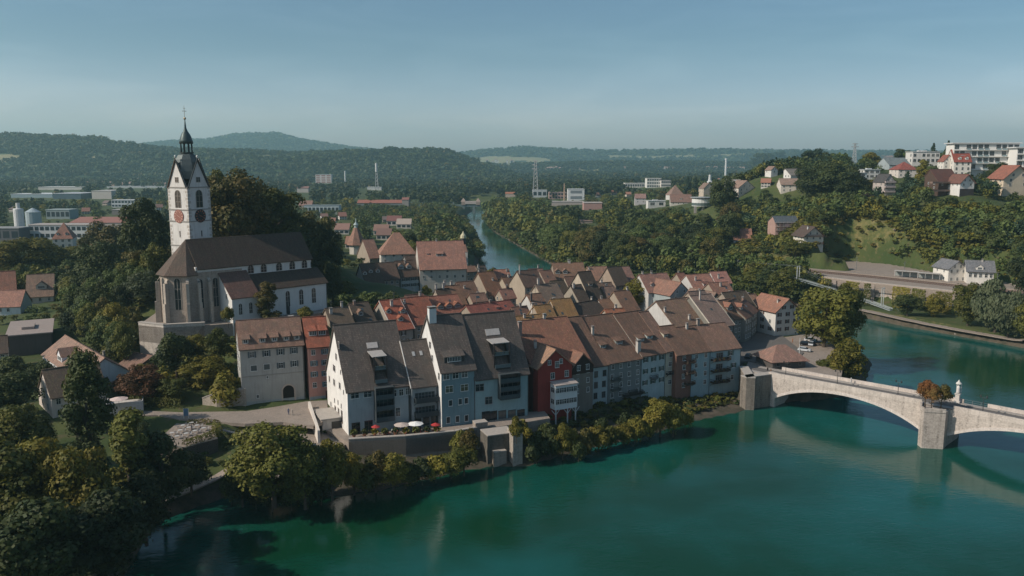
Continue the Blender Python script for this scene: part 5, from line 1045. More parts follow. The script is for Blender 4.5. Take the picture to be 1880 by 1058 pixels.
b = MB(); b.box(-9, 0.3, 0, W_, -4, DZ(0)); b.build('abutment', bs, br)
for (p0, p1) in ((41.2, 48.0), (90, 96)):
    pl = [(p0, 0), (p0 + 1.3, -4.3), (p0 + 2.9, -6.1), (p1 + 0.3, -3.2), (p1 + .02, 0), (p1, .02), (p1, W_), (p1 - 0.5, W_ + 3), (p0 + 1, W_ + 3), (p0, W_)]; b = MB(); zt = 9.6
    for k in range(len(pl)): a, c = pl[k], pl[(k + 1) % len(pl)]; b.poly([(*a, -4), (*c, -4), (*c, zt), (*a, zt)])
    b.poly([(x, y, zt) for x, y in pl]); pr_ = b.build('pier', masonry((0.45, 0.39, 0.345), 1.1, 0.55, 0.65), br)
    b = MB(); q = [(p0, 0), (p0 + 1.3, -4.3), (p0 + 2.9, -6.1), (p1 + 0.3, -3.2)]
    for k in range(3):
        (ax, ay), (cx, cy) = q[k], q[k + 1]; d = Vector((cx - ax, cy - ay, 0)).normalized(); n2 = Vector((d.y, -d.x, 0)) * 0.12
        b.slab([(ax + n2.x, ay + n2.y, 10.5), (cx + n2.x, cy + n2.y, 10.5), (cx - n2.x * 3, cy - n2.y * 3, 10.5), (ax - n2.x * 3, ay - n2.y * 3, 10.5)], 0.95)
    b.build('pier_parapet', bs, pr_)
b = MB(); n = 70
for k in range(n): a, c = -9 + 140 * k / n, -9 + 140 * (k + 1) / n; b.slab([(a, 0.4, DZ(a) + 0.02), (c, 0.4, DZ(c) + 0.02), (c, W_ - 0.4, DZ(c) + 0.02), (a, W_ - 0.4, DZ(a) + 0.02)], 0.5)
b.build('roadway', ground_mat('asphalt'), br)
b = MB()
for k in range(n):
    a, c = -9 + 140 * k / n, -9 + 140 * (k + 1) / n
    b.slab([(a, 0.4, DZ(a) + 0.16), (c, 0.4, DZ(c) + 0.16), (c, 2.0, DZ(c) + 0.16), (a, 2.0, DZ(a) + 0.16)], 0.15); b.slab([(a, W_ - 2.0, DZ(a) + 0.16), (c, W_ - 2.0, DZ(c) + 0.16), (c, W_ - 0.4, DZ(c) + 0.16), (a, W_ - 0.4, DZ(a) + 0.16)], 0.15)
b.build('pavement', plain((0.34, 0.31, 0.285)), br)
for y0, gaps in ((-0.05, ((41.0, 48.2), (89.8, 96.2))), (W_ - 0.4, ((48.5, 55),))):
    b = MB(); open_ = False
    for k in range(n):
        a, c = -2 + 132 * k / n, -2 + 132 * (k + 1) / n
        if any(g0 < (a + c) / 2 < g1 for g0, g1 in gaps):
            if b.v: b.build('parapet', masonry((0.50, 0.44, 0.395), 2.0, 1.6, 0.4), br); b = MB()
            continue
        b.slab([(a, y0, DZ(a) + 1.1), (c, y0, DZ(c) + 1.1), (c, y0 + 0.45, DZ(c) + 1.1), (a, y0 + 0.45, DZ(a) + 1.1)], 1.4)
    b.build('parapet', masonry((0.50, 0.44, 0.395), 2.0, 1.6, 0.4), br)
b = MB()
for t in (49, 51, 53, 55): b.box(t - 0.05, t + 0.05, W_ - 0.3, W_ - 0.2, 9.7, 10.9)
for z in (10.3, 10.85): b.box(49, 55, W_ - 0.28, W_ - 0.22, z, z + 0.06)
b.build('railing', METAL, br)
@cached
def lamp_mesh():
    b = MB(); b.lathe([(0.22, 0), (0.22, 0.3), (0.1, 0.5), (0.06, 4.3)], 8); b.tube((-0.7, 0, 4.3), (0.7, 0, 4.3), 0.04, n=5)
    for s in (-0.7, 0.7): b.lathe([(0.05, 4.2), (0.18, 4.35), (0.2, 4.7), (0.05, 4.95)], 8, (s, 0))
    return b.mesh('street_lamp', plain((0.05, 0.05, 0.05), 0.5))
def bl(t, y, z=0): c, s = math.cos(R(BA)), math.sin(R(BA)); return Vector((BO.x + t * c - y * s, BO.y + t * s + y * c, z))
for k, (t, lab) in enumerate(((3.0, 'twin-headed lamp nearest the town end of the bridge'), (18.5, 'second twin-headed lamp on the bridge, past the town end'), (35, 'twin-headed lamp shortly before the tree-topped pier'), (55.5, 'twin-headed lamp just beyond the tree-topped pier'), (74, 'twin-headed lamp farthest out on the bridge'))):
    p = bl(t, 0.75, DZ(t) + 0.16); r = thing('street_lamp', lab, 'street lamp', p, R(BA), 'twin-headed bridge lamps'); link('post', lamp_mesh(), r)
p = bl(47.6, W_ - 1.0, DZ(48) + 0.16); r = thing('statue', 'white stone statue on a pillar at the river side of the bridge', 'statue', p, R(BA))
b = MB(); b.box(-0.7, 0.7, -0.7, 0.7, 0, 0.6); b.box(-0.5, 0.5, -0.5, 0.5, 0.6, 2.2); b.box(-0.65, 0.65, -0.65, 0.65, 2.2, 2.4); b.build('pedestal', plain((0.6, 0.56, 0.52)), r)
b = MB(); b.lathe([(0.42, 2.4), (0.5, 2.9), (0.38, 3.6), (0.45, 4.0), (0.36, 4.3), (0.14, 4.42), (0.2, 4.6), (0.2, 4.8), (0.06, 4.95)], 10); b.build('figure', plain((0.66, 0.63, 0.6)), r, smooth=True)
b = MB(); b.lathe([(0.75, 5.0), (0.7, 5.15), (0.3, 5.6), (0.05, 6.1)], 8); b.box(-0.6, -0.45, 0.4, 0.55, 2.4, 5.0); b.box(0.45, 0.6, 0.4, 0.55, 2.4, 5.0); b.build('canopy', plain((0.62, 0.6, 0.56)), r)
# ------------------------------------------------------------ footbridge over the side channel
fb = thing('footbridge', 'slender grey suspension footbridge below the railway wall', 'footbridge', (0, 0, 0)); b = MB(); FP = [PZ(1352, 480, 17), PZ(1410, 497, 15.2), PZ(1465, 514, 14), PZ(1520, 530, 10.5), PZ(1562, 545, 7.3), PZ(1600, 557, 4.8), PZ(1636, 570, 3.4)]
for i in range(len(FP) - 1):
    d = (FP[i + 1] - FP[i]).normalized(); s = Vector((-d.y, d.x, 0)).normalized() * 0.9; b.slab([FP[i] - s, FP[i + 1] - s, FP[i + 1] + s, FP[i] + s], 0.3)
    for q in (-1, 1): b.tube(FP[i] + s * q + Vector((0, 0, 1.1)), FP[i + 1] + s * q + Vector((0, 0, 1.1)), 0.07, n=4); b.slab([FP[i] + s * q + Vector((0, 0, 0.5)), FP[i + 1] + s * q + Vector((0, 0, 0.5)), FP[i + 1] + s * q * 1.03 + Vector((0, 0, 0.9)), FP[i] + s * q * 1.03 + Vector((0, 0, 0.9))], 0.03)
b.build('deck', plain((0.30, 0.33, 0.33), 0.5), fb)
for px, py, z, hh in ((1465, 514, 14, 7), (1619, 568, 2.6, 10.5)):
    p = PZ(px, py, z); b = MB(); d = Vector((0.75, -0.66, 0)); s = Vector((0.66, 0.75, 0)) * 1.5
    for q in (-1, 1): b.tube(p + s * q - Vector((0, 0, 2)), p + s * q + Vector((0, 0, hh)), 0.22, n=6)
    b.tube(p - s + Vector((0, 0, hh - 0.3)), p + s + Vector((0, 0, hh - 0.3)), 0.16, n=5); b.build('pylon', plain((0.42, 0.44, 0.44), 0.5), fb)
b = MB(); t1, t2_ = FP[2] + Vector((0, 0, 7)), PZ(1619, 568, 2.6) + Vector((0, 0, 10.5))
for q in (-1, 1):
    s = Vector((0.66, 0.75, 0)) * 1.5 * q; prev = None
    for k in range(13): f = k / 12; p = t1.lerp(t2_, f) + s - Vector((0, 0, 4.5 * 4 * f * (1 - f))); (b.tube(prev, p, 0.05, n=4, cap=False) if prev is not None else None); prev = p
    b.tube(t2_ + s, FP[-1] + s + Vector((3, -3, 0)), 0.05, n=4); b.tube(t1 + s, FP[0] + s, 0.05, n=4)
b.build('cable', METAL, fb)
# ------------------------------------------------------------ houses left of the church hill
VIS = []        # picture rectangles that scattered planting keeps free, with distance
def vis(x0, y0, x1, y1, d): VIS.append((x0, y0, x1, y1, d))
def HH(label, x1, y1, x2, yr, base, **kw):
    kw.setdefault('ang', 10); kw.setdefault('wall', WHT); kw.setdefault('win', (2, 3)); kw.setdefault('gwin', (2, 2)); kw.setdefault('pitch', 40); kw.setdefault('base_x', x1)
    i = H(label, x1, y1, x2, yr, base=base, **kw); vis(x1 - 6, (yr or y1) - 2, x2 + 6, base - (base - y1) * 0.4, i['A'].y); return i
ZL = lambda x, y: (x * .2269, 560 + y * .2269)
HH('big farmhouse-like house with a sunlit gable behind the ivy-clad tree', 94, 729, 196, 680, 769, z0=8.0, ang=42, pitch=42, wall=(0.66, 0.58, 0.52), roof=(0.10, 0.075, 0.058), win=(2, 4), gwin=(2, 2), D=14, moss=0.8)
HH('house with a curved white dormer on its pale brown roof', 78, 650, 142, 616, 668, z0=10.5, ang=-48, pitch=36, roof=(0.22, 0.15, 0.12), win=(1, 3), gwin=(2, 3), wall=(0.62, 0.64, 0.66), dorm=((0.42, 0.12, 5.0, 1.8, 'gable', (0.18, 0.12, 0.1), (0.7, 0.7, 0.72)),), chim=((0.5, 0.9, 1.3),), moss=0.2)
HH('dark flat-roofed box building at the left edge', 13, 618, 94, None, 655, z0=11.0, ang=28, kind='flat', D=26, wall=(0.10, 0.085, 0.08), roof=(0.34, 0.28, 0.25), win=None, gwin=(2, 3))
HH('low brown garage roof with a red car sheltered under it', 214, 672, 246, 648, 684, z0=11.5, ang=-30, pitch=24, wall=(0.2, 0.17, 0.15), roof=(0.17, 0.11, 0.09), win=None, gwin=None, D=9)
HH('low pink-roofed shed beside the ivy-clad tree', 186, 704, 232, 690, 716, z0=9.5, ang=20, pitch=28, wall=(0.4, 0.36, 0.33), roof=(0.2, 0.12, 0.1), win=(1, 2), gwin=None, moss=0.1)
HH('long brown roof with one wide dormer at the left edge', 48, 545, 98, 505, 560, ang=24, pitch=42, roof=(0.17, 0.12, 0.095), wall=(0.5, 0.45, 0.4), win=(1, 3), dorm=((0.55, 0.3, 4.0, 1.6, 'gable'),))
HH('steep red roof cut by the left edge of the view', -20, 540, 30, 500, 562, ang=30, pitch=50, roof=(0.24, 0.12, 0.09), wall=(0.5, 0.5, 0.48), win=(2, 3))
HH('pinkish-roofed house with pale walls below the steep red roof', -8, 563, 37, 534, 582, ang=12, pitch=40, roof=(0.27, 0.15, 0.12), wall=(0.55, 0.6, 0.62), win=(1, 3))
HH('small pale house cut off by the left edge beside dark trees', -30, 650, 14, 620, 690, z0=10, ang=30, pitch=40, roof=(0.08, 0.06, 0.05), wall=(0.6, 0.55, 0.5), win=(2, 2))
HH('hip-roofed reddish villa with white walls left of the hill', 96, 438, 133, 409, 463, ang=20, kind='hip', pitch=46, roof=(0.21, 0.11, 0.085), wall=(0.66, 0.6, 0.56), win=(2, 3), gwin=(2, 3), D=20, shut=None, dorm=((0.25, 0.2, 1.6, 1.0, 'gable'), (0.7, 0.2, 1.6, 1.0, 'gable')), floor=3.6, wsize=(1.4, 2.0))
# garden terrace with white parapet
p = PZ(196, 765, 8.6); r = thing('garden_terrace', 'raised white-walled garden terrace with a parasol and plants', 'terrace', p, R(22)); b = MB(); b.box(0, 8.5, 0, 6, -4, 2.2); b.build('body', stucco((0.6, 0.56, 0.53)), r)
b = MB(); b.box(0, 8.5, 0, 0.15, 2.2, 3.2); b.box(0, 0.15, 0.15, 6, 2.2, 3.2); b.box(8.35, 8.5, 0.15, 6, 2.2, 3.2); b.build('parapet', plain((0.6, 0.58, 0.56)), r)
@cached
def parasol_mesh(c, rr):
    b = MB(); b.tube((0, 0, 0), (0, 0, 2.3), 0.04, n=5, mi=1); n = 8; t = (0, 0, 2.75); q = [(rr * math.cos(2 * math.pi * k / n), rr * math.sin(2 * math.pi * k / n), 2.2) for k in range(n)]
    for k in range(n): b.slab([q[k], q[(k + 1) % n], t], 0.04)
    return b.mesh('parasol', [plain(c, 0.8, 0.0, 0.1), METAL])
def parasol(lab, x, y, z, c, rr=1.8): p = PZ(x, y, z); r = thing('parasol', lab, 'parasol', p); link('canopy', parasol_mesh(c, rr), r)
parasol('pale pink parasol over the white-walled garden terrace', 219, 748, 10.8, (0.62, 0.5, 0.46), 2.3)
parasol('beige parasol left of the white one on the quay terrace', 738, 796, 7.0, (0.5, 0.42, 0.38), 2.0); parasol('bright white parasol on the quay terrace', 763, 794, 7.0, (0.8, 0.8, 0.78), 2.0)
parasol('small red parasol near the end of the quay terrace', 800, 796, 7.0, (0.4, 0.04, 0.04), 1.2); parasol('low red parasol beside the pot plants on the quay terrace', 690, 800, 7.0, (0.4, 0.05, 0.05), 1.1)
for k in range(9):
    x = 650 + k * 19; r = thing('potted_plant', ['leafy potted plant on the quay terrace edge'][0], 'pot plant', PZ(x, 804 - k * 0.8, 7.0), 0, 'pot plants along the quay terrace'); link('plant', pot_mesh(k % 3), r).scale = (2.4, 2.4, 2.4)
@cached
def table_mesh(c):
    b = MB(); b.lathe([(0.55, 0.7), (0.55, 0.76)], 10); b.lathe([(0.3, 0), (0.05, 0.08), (0.05, 0.7)], 6)
    return b.mesh('table', plain(c))
@cached
def chair_mesh(c):
    b = MB(); b.box(-.22, .22, -.22, .22, .42, .47); b.box(-.22, .22, .18, .22, .47, .9)
    for x in (-.2, .16):
        for y in (-.2, .16): b.box(x, x + .04, y, y + .04, 0, .42)
    return b.mesh('chair', plain(c))
tabs = [(316, 800), (331, 795), (347, 790), (362, 786), (325, 806), (342, 801), (358, 796), (374, 791), (336, 786), (352, 781)]
for k, (x, y) in enumerate(tabs):
    p = PZ(x, y, 8.4); r = thing('cafe_table', 'small white round table on the open gravel terrace', 'table', p, 0, 'white tables on the gravel terrace'); link('table_top', table_mesh((0.5, 0.49, 0.47)), r)
    for a in (0.6, 3.6): q = thing('cafe_chair', 'white chair standing by a round table on the gravel terrace', 'chair', p + Vector((1.05 * math.cos(a), 1.05 * math.sin(a), 0)), a - math.pi / 2, 'white chairs on the gravel terrace'); link('frame', chair_mesh((0.42, 0.42, 0.42)), q)
for k, x in enumerate((705, 722, 742, 780, 795)):
    p = PZ(x, 799 - (x - 700) * .04, 7.0); r = thing('cafe_table', 'small dark table on the quay terrace of the white gables', 'table', p, 0, 'dark tables on the quay terrace'); link('table_top', table_mesh((0.15, 0.08, 0.07)), r)
    for a in (0.6, 3.6): q = thing('cafe_chair', 'red chair by a dark table on the quay terrace', 'chair', p + Vector((0.9 * math.cos(a), 0.9 * math.sin(a), 0)), a - math.pi / 2, 'red chairs on the quay terrace'); link('frame', chair_mesh((0.35, 0.06, 0.05)), q)
p = PZ(342, 768, 9.0); r = thing('info_board', 'blue-grey information board on two posts beside the street', 'board', p, R(5)); b = MB(); b.box(-0.55, 0.55, -0.04, 0.04, 0.6, 2.5); b.build('panel', plain((0.12, 0.2, 0.3)), r); b = MB(); b.box(-0.62, -0.55, -0.05, 0.05, 0, 2.6); b.box(0.55, 0.62, -0.05, 0.05, 0, 2.6); b.build('post', WHITE, r)
# steps from the street down to the yard
r = thing('outdoor_stair', 'dark metal stair with railing below the street by the cafe terrace', 'stairs', PZ(405, 792, 8.9), R(35)); 
for k in range(11): b = MB(); b.box(k * 0.55, k * 0.55 + 0.5, 0, 2.2, 0.1 - k * 0.26, 0.2 - k * 0.26); b.build('step', METAL, r)
b = MB(); [b.tube((k * 1.1, 0, -k * 0.52), (k * 1.1, 0, 1.2 - k * 0.52), 0.04, n=4) for k in range(6)]; b.tube((0, 0, 1.2), (5.5, 0, -1.4), 0.05, n=4); b.build('railing', METAL, r)
for k in range(16):
    x, y = rnd.uniform(440, 560), 0; y = 783 + rnd.uniform(-3, 6) + (12 if x < 500 else 0); p = PZ(x, y, 7.3); s = rnd.uniform(0.5, 1.0); b = MB(); b.lathe([(0.5 * s, -0.6), (0.9 * s, -0.1), (0.8 * s, 0.3 * s), (0.35 * s, 0.55 * s)], rnd.choice((5, 6)))
    b.build('boulder', masonry((0.42, 0.36, 0.31), 3, 3, 0.4), None, p, label='pale boulder on the slope below the street', category='boulder', group='boulders below the street')
# pavilion at the bridge head
i = H('small open pavilion with a brown pyramid roof at the bridge head', 1419, 661, 1479, 634, ze=12.0, z0=9.0, ang=12, kind='hip', pitch=34, wall=(0.10, 0.09, 0.085), roof=(0.20, 0.125, 0.105), win=(1, 3), gwin=None, cat='pavilion', name='pavilion', oe=1.0, skip=0, fr=(0.2, 0.18, 0.16), first=1.4)
# cars
@cached
def car_mesh():
    b = MB(); n = 0; L, W = 4.3, 1.75
    st = [(-2.15, .35, .65, .74), (-2.05, .3, .88, .82), (-1.2, .28, .95, .87), (1.3, .28, .92, .87), (2.0, .3, .8, .82), (2.15, .38, .62, .72)]
    for k in range(len(st) - 1):
        (x0, a0, c0, w0), (x1, a1, c1, w1) = st[k], st[k + 1]
        b.poly([(x0, -w0, c0), (x1, -w1, c1), (x1, w1, c1), (x0, w0, c0)]); b.poly([(x0, -w0, a0), (x1, -w1, a1), (x1, -w1, c1), (x0, -w0, c0)]); b.poly([(x1, w1, a1), (x0, w0, a0), (x0, w0, c0), (x1, w1, c1)]); b.poly([(x0, w0, a0), (x1, w1, a1), (x1, -w1, a1), (x0, -w0, a0)])
    b.poly([(-2.15, -.74, .35), (-2.15, -.74, .65), (-2.15, .74, .65), (-2.15, .74, .35)]); b.poly([(2.15, .72, .38), (2.15, .72, .62), (2.15, -.72, .62), (2.15, -.72, .38)])
    b.box(-1.35, 0.55, -.66, .66, 1.40, 1.46)
    return b.mesh('body', plain((0.5, 0.5, 0.5), 0.25, 0.2, 0))
@cached
def cabin_mesh():
    b = MB(); lo = [(-1.85, -.8, .9), (1.15, -.8, .9), (1.15, .8, .9), (-1.85, .8, .9)]; hi = [(-1.35, -.64, 1.42), (0.5, -.64, 1.42), (0.5, .64, 1.42), (-1.35, .64, 1.42)]
    for k in range(4): b.poly([lo[k], lo[(k + 1) % 4], hi[(k + 1) % 4], hi[k]])
    return b.mesh('windows', glass())
@cached
def wheel_mesh(): b = MB(); b.tube((0, -.1, 0), (0, .1, 0), .32, n=14); b.tube((0, -.115, 0), (0, .115, 0), .19, n=10, mi=1); return b.mesh('wheel', [plain((0.02, 0.02, 0.02), 0.9), plain((0.4, 0.4, 0.4), 0.4, 0.6)])
def car(lab, x, y, z, rz, c):
    r = thing('parked_car', lab, 'car', PZ(x, y, z), R(rz), 'cars parked on the town square' if x > 1400 else ''); o = link('body', car_mesh(), r); o.material_slots[0].link = 'OBJECT'; o.material_slots[0].material = plain(c, 0.25, 0.2, 0)
    link('windows', cabin_mesh(), r)
    for xx in (-1.35, 1.35):
        for yy in (-.78, .78): link('wheel', wheel_mesh(), r, (xx, yy, .32))
for a in (('white car standing at the back of the cars on the square', 1488, 627, 9.05, -15, (0.75, 0.75, 0.75)), ('black car in front of the white ones on the square', 1479, 634, 9.05, -15, (0.02, 0.02, 0.025)), ('silver car between two dark ones on the square', 1490, 634, 9.05, 60, (0.5, 0.52, 0.55)),
          ('dark blue car under the edge of the chestnut crown', 1499, 633, 9.05, -20, (0.03, 0.04, 0.07)), ('brownish car in the shade of the large tree', 1508, 634, 9.05, -10, (0.2, 0.17, 0.14)), ('pale silver car behind the pavilion roof', 1477, 645, 9.05, -32, (0.62, 0.64, 0.66)),
          ('dark car parked in the shaded lane beside the corner house', 1374, 657, 9.25, 60, (0.04, 0.045, 0.05)), ('red car under the low brown garage roof', 211, 684, 11.6, 15, (0.4, 0.03, 0.03)), ('blue car half hidden in the yard behind the big round tree', 574, 829, 6.05, 80, (0.03, 0.12, 0.3))): car(*a)
# people
def person(lab, loc, rz, top, legs, s=1.0):
    me = bpy.data.meshes.new('person'); J = [(0, 0, .95), (0, 0, 1.25), (0, 0, 1.48), (0, -.02, 1.62), (0, -.02, 1.74), (.1, 0, .88), (.12, -.1, .48), (.12, .02, .06), (.12, -.12, .03), (-.1, 0, .88), (-.12, .1, .48), (-.12, .22, .08), (-.12, .1, .04), (.2, 0, 1.42), (.27, .05, 1.14), (.25, -.08, .92), (-.2, 0, 1.42), (-.27, -.02, 1.14), (-.25, -.16, .94)]
    E = [(0, 1), (1, 2), (2, 3), (3, 4), (0, 5), (5, 6), (6, 7), (7, 8), (0, 9), (9, 10), (10, 11), (11, 12), (2, 13), (13, 14), (14, 15), (2, 16), (16, 17), (17, 18)]
    rr = [.15, .15, .11, .075, .10, .10, .07, .05, .04, .10, .07, .05, .04, .06, .045, .035, .06, .045, .035]
    me.from_pydata(J, E, []); r = bpy.data.objects.new('person', me); COL.objects.link(r); r.modifiers.new('skin', 'SKIN'); r.modifiers.new('sub', 'SUBSURF').levels = 1
    for k, q in enumerate(rr): me.skin_vertices[0].data[k].radius = (q, q)
    me.skin_vertices[0].data[0].use_root = True; me.materials.append(plain(top, 0.9)); r.location = loc; r.rotation_euler = (0, 0, rz); r['label'] = lab; r['category'] = 'person'; return r
p = bl(19.8, 6.9, DZ(19.5) + 0.17); person('person in white walking alone across the bridge', p, R(BA + 90), (0.7, 0.68, 0.66), (0.1, 0.1, 0.12))
person('person in dark clothes standing at the bridge head by the planters', PZ(1409, 684, 9.0), 0.4, (0.05, 0.04, 0.04), None); person('person in brown beside the planters at the bridge head', PZ(1415, 687, 9.0), 1.4, (0.2, 0.1, 0.05), None)
person('person in red in the yard beside the big round tree', PZ(436, 849, 6.0), 1.4, (0.4, 0.06, 0.06), None); person('person in orange crossing the sunny square', PZ(1455, 630, 9.0), 1.0, (0.4, 0.15, 0.06), None)
for k, (x, y, z, c, lab) in enumerate(((530, 762, 9.0, (0.1, 0.12, 0.2), 'person in dark blue walking on the cobbled street'), (537, 763, 9.0, (0.45, 0.4, 0.36), 'person in beige walking on the cobbled street'), (720, 800, 7.0, (0.5, 0.48, 0.46), 'person in pale clothes at the quay terrace tables'), (772, 796, 7.0, (0.12, 0.05, 0.05), 'person in dark red beside the white parasol'), (352, 792, 8.4, (0.1, 0.1, 0.12), 'person in black standing between the terrace tables'))): person(lab, PZ(x, y, z), k * 1.3, c, None)
r = thing('flag_pole', 'tall white pole with a red base box beside the pavilion', 'pole', PZ(1466, 672, 9.0)); b = MB(); b.tube((0, 0, 0), (0, 0, 9), 0.09, 0.05, n=6); b.build('pole', WHITE, r); b = MB(); b.box(-0.6, 0.6, -0.5, 0.5, 0, 1.2); b.build('red_box', plain((0.4, 0.03, 0.03)), r)
# ------------------------------------------------------------ station and railway
STN = HH('white two-storey station house with a grey gable roof', 1742, 493, 1775, 474, 517, ang=8, kind='front', D=12, pitch=36, wall=(0.74, 0.70, 0.64), roof=(0.13, 0.14, 0.155), win=(2, 3), gwin=(2, 2), skip=0, oe=0.9, og=0.8, moss=0.05, z0=13.0, base_x=1742, name='station_building', wsize=(0.9, 1.5), floor=4.0)
HH('long white station wing with a grey roof and small central dormer', 1777, 497, 1826, 478, 521, ang=-20, pitch=36, D=11, wall=(0.74, 0.70, 0.64), roof=(0.13, 0.14, 0.155), win=(1, 5), gwin=None, skip=0, oe=0.8, og=0.8, moss=0.05, z0=13.0, name='station_wing', dorm=((0.45, 0.1, 3.2, 1.4, 'gable'),), chim=((0.6, 0.5, 1.2),), wsize=(1.1, 1.8), first=2.2, wallname='wall')
RL = [PZ(x, y, 13.0) for x, y in ((1340, 482), (1500, 499.5), (1600, 509), (1760, 526), (1900, 540))]
rt = link('railway_track', None, kind='structure')
def offset(P, o):
    Q = []
    for i, p in enumerate(P): d = P[min(i + 1, len(P) - 1)] - P[max(i - 1, 0)]; d.normalize(); Q.append(p + Vector((-d.y, d.x, 0)) * o)
    return Q
for tr in (-2.3, 2.3):
    b = MB(); mid = offset(RL, tr)
    for i in range(len(mid) - 1):
        n = int((mid[i + 1] - mid[i]).length / 1.2); d = (mid[i + 1] - mid[i]).normalized(); s = Vector((-d.y, d.x, 0))
        for k in range(n): q = mid[i].lerp(mid[i + 1], k / n); b.slab([q - s * 1.25 - d * .13 + Vector((0, 0, .14)), q + s * 1.25 - d * .13 + Vector((0, 0, .14)), q + s * 1.25 + d * .13 + Vector((0, 0, .14)), q - s * 1.25 + d * .13 + Vector((0, 0, .14))], .13)
    b.build('sleepers', plain((0.10, 0.075, 0.06)), rt, kind='stuff')
    for g in (-.75, .75):
        b = MB(); Q = offset(RL, tr + g)
        for i in range(len(Q) - 1): d = (Q[i + 1] - Q[i]).normalized(); s = Vector((-d.y, d.x, 0)) * .06; z = Vector((0, 0, .3)); b.slab([Q[i] - s + z, Q[i + 1] - s + z, Q[i + 1] + s + z, Q[i] + s + z], .15)
        b.build('rail', plain((0.16, 0.10, 0.08), 0.5, 0.5), rt)
Q = offset(RL, 5.2); Q2 = offset(RL, 9.0); b = MB()
for i in range(1, len(Q) - 1): b.slab([Q[i] + Vector((0, 0, .55)), Q[i + 1] + Vector((0, 0, .55)), Q2[i + 1] + Vector((0, 0, .55)), Q2[i] + Vector((0, 0, .55))], .5)
b.build('platform', ground_mat('gravel'), kind='structure')
def shelter(lab, x, y, L):
    r = thing('platform_shelter', lab, 'shelter', PZ(x, y, 13.6), R(-33)); b = MB(); b.box(-.2, L + .2, -.3, 3.2, 2.7, 2.9); b.build('roof', plain((0.45, 0.42, 0.39)), r)
    n = int(L / 3)
    for k in range(n + 1): b = MB(); b.box(k * L / n - .1, k * L / n + .1, 0, .2, 0, 2.7); b.build('post', plain((0.5, 0.47, 0.44)), r)
    b = MB(); b.box(0, L, 2.9, 3.0, 0, 2.5); b.build('back_panel', plain((0.3, 0.32, 0.31), 0.3), r)
shelter('long open platform shelter with pale posts left of the kiosk', 1642, 507, 11); shelter('open platform shelter right of the kiosk', 1685, 511, 10)
for k, (x, y) in enumerate(((1492, 488), (1572, 497), (1660, 505), (1726, 512), (1830, 528))):
    r = thing('signal_mast', ['catenary mast by the track, leftmost above the footbridge', 'catenary mast between the footbridge and the shelters', 'catenary mast at the platform shelters', 'catenary mast just left of the station house', 'catenary mast right of the station wing'][k], 'mast', PZ(x, y, 13.0), R(-33)); b = MB(); b.tube((0, 0, 0), (0, 0, 7.5), .12, n=5); b.tube((0, 0, 6.8), (0, -6.5, 6.8), .07, n=4); b.build('mast', METAL, r)
r = thing('boat_jetty', 'small pale wooden jetty on the far bank', 'jetty', PZ(1752, 612, 0.5), R(-28)); b = MB(); b.box(0, 5, -2.5, -0.5, 0, .25); [b.tube((x, y, -2), (x, y, .6), .12, n=5) for x in (0.2, 4.8) for y in (-2.3, -.7)]; b.build('deck', plain((0.45, 0.41, 0.37)), r)
# ------------------------------------------------------------ villas on the right-hand hill
CH = (0.11, 0.06, 0.045)
i = HH('timber chalet with a white balconied gable on the slope above the railway', 1476, 433, 1512, 0, 455, ang=8, kind='front', D=13, pitch=40, wall=(0.64, 0.6, 0.52), roof=(0.07, 0.05, 0.045), win=(2, 3), gwin=(2, 3), oe=1.2, og=1.4, chim=((0.3, 0.35, 1.4, .8, (.7, .7, .7)),), name='chalet')
for z in (i['h'] * 0.3, i['h'] * 0.95): balcony(i['root'], 0.2, i['L'] - 0.2, z, 1.1, CH)
vis(1476, 404, 1541, 452, i['A'].y)
i = HH('house under repair wrapped in striped scaffolding beside the chalet', 1424, 409, 1466, 397, 437, ang=4, pitch=38, D=13, wall=(0.40, 0.26, 0.22), roof=(0.07, 0.09, 0.11), win=(2, 4), gwin=None, moss=0)
b = MB(); Ls, hs = i['L'], i['h']
for k in range(7): b.tube((k * Ls / 6, -1.1, -1), (k * Ls / 6, -1.1, hs + .5), .06, n=4)
for k in range(5): b.box(-.3, Ls + .3, -1.2, -.2, hs * k / 4 - .1, hs * k / 4); b.tube((-.3, -1.15, hs * k / 4 + .9), (Ls + .3, -1.15, hs * k / 4 + .9), .05, n=4)
b.build('scaffold', plain((0.5, 0.40, 0.36)), i['root'], kind='stuff'); b = MB(); b.box(Ls * .4, Ls * .85, -.1, 0, hs * .72, hs * .98); b.build('tarpaulin', plain((0.6, 0.42, 0.45)), i['root'])
HH('small white cottage with a red-brown roof among trees', 1347, 440, 1381, 420, 451, ang=-8, pitch=46, D=9, roof=(0.22, 0.115, 0.09), win=(1, 3), gwin=None)
HH('tiny white house with two dark windows on the wooded crest', 1416, 312, 1428, 0, 326, ang=15, kind='front', D=9, pitch=42, roof=(0.2, 0.14, 0.12), win=(1, 1), gwin=(1, 2))
HH('white house with a grey roof right of the tiny one on the crest', 1452, 322, 1481, 310, 331, ang=20, pitch=35, roof=(0.17, 0.16, 0.15), win=(1, 3), D=9)
HH('pale house with a low tan roof below the crest trees', 1434, 339, 1468, 328, 358, ang=-6, pitch=30, roof=(0.22, 0.165, 0.14), win=(2, 3), wall=(0.66, 0.6, 0.53))
HH('tan-roofed house left of the crest woods', 1356, 345, 1386, 322, 365, ang=25, kind='front', D=12, pitch=34, roof=(0.21, 0.15, 0.125), wall=(0.62, 0.56, 0.5))
HH('white house with a flat grey roof left of the tan-roofed one', 1334, 339, 1362, 330, 358, ang=-5, pitch=25, roof=(0.25, 0.25, 0.25), win=(2, 4))
i = HH('white modern bungalow with dark panes in the wood', 1190, 369, 1222, None, 386, ang=4, kind='flat', D=10, roof=(0.6, 0.6, 0.6), win=(1, 2), gwin=None, wsize=(5.0, 3.0), skip=0, first=3.4)
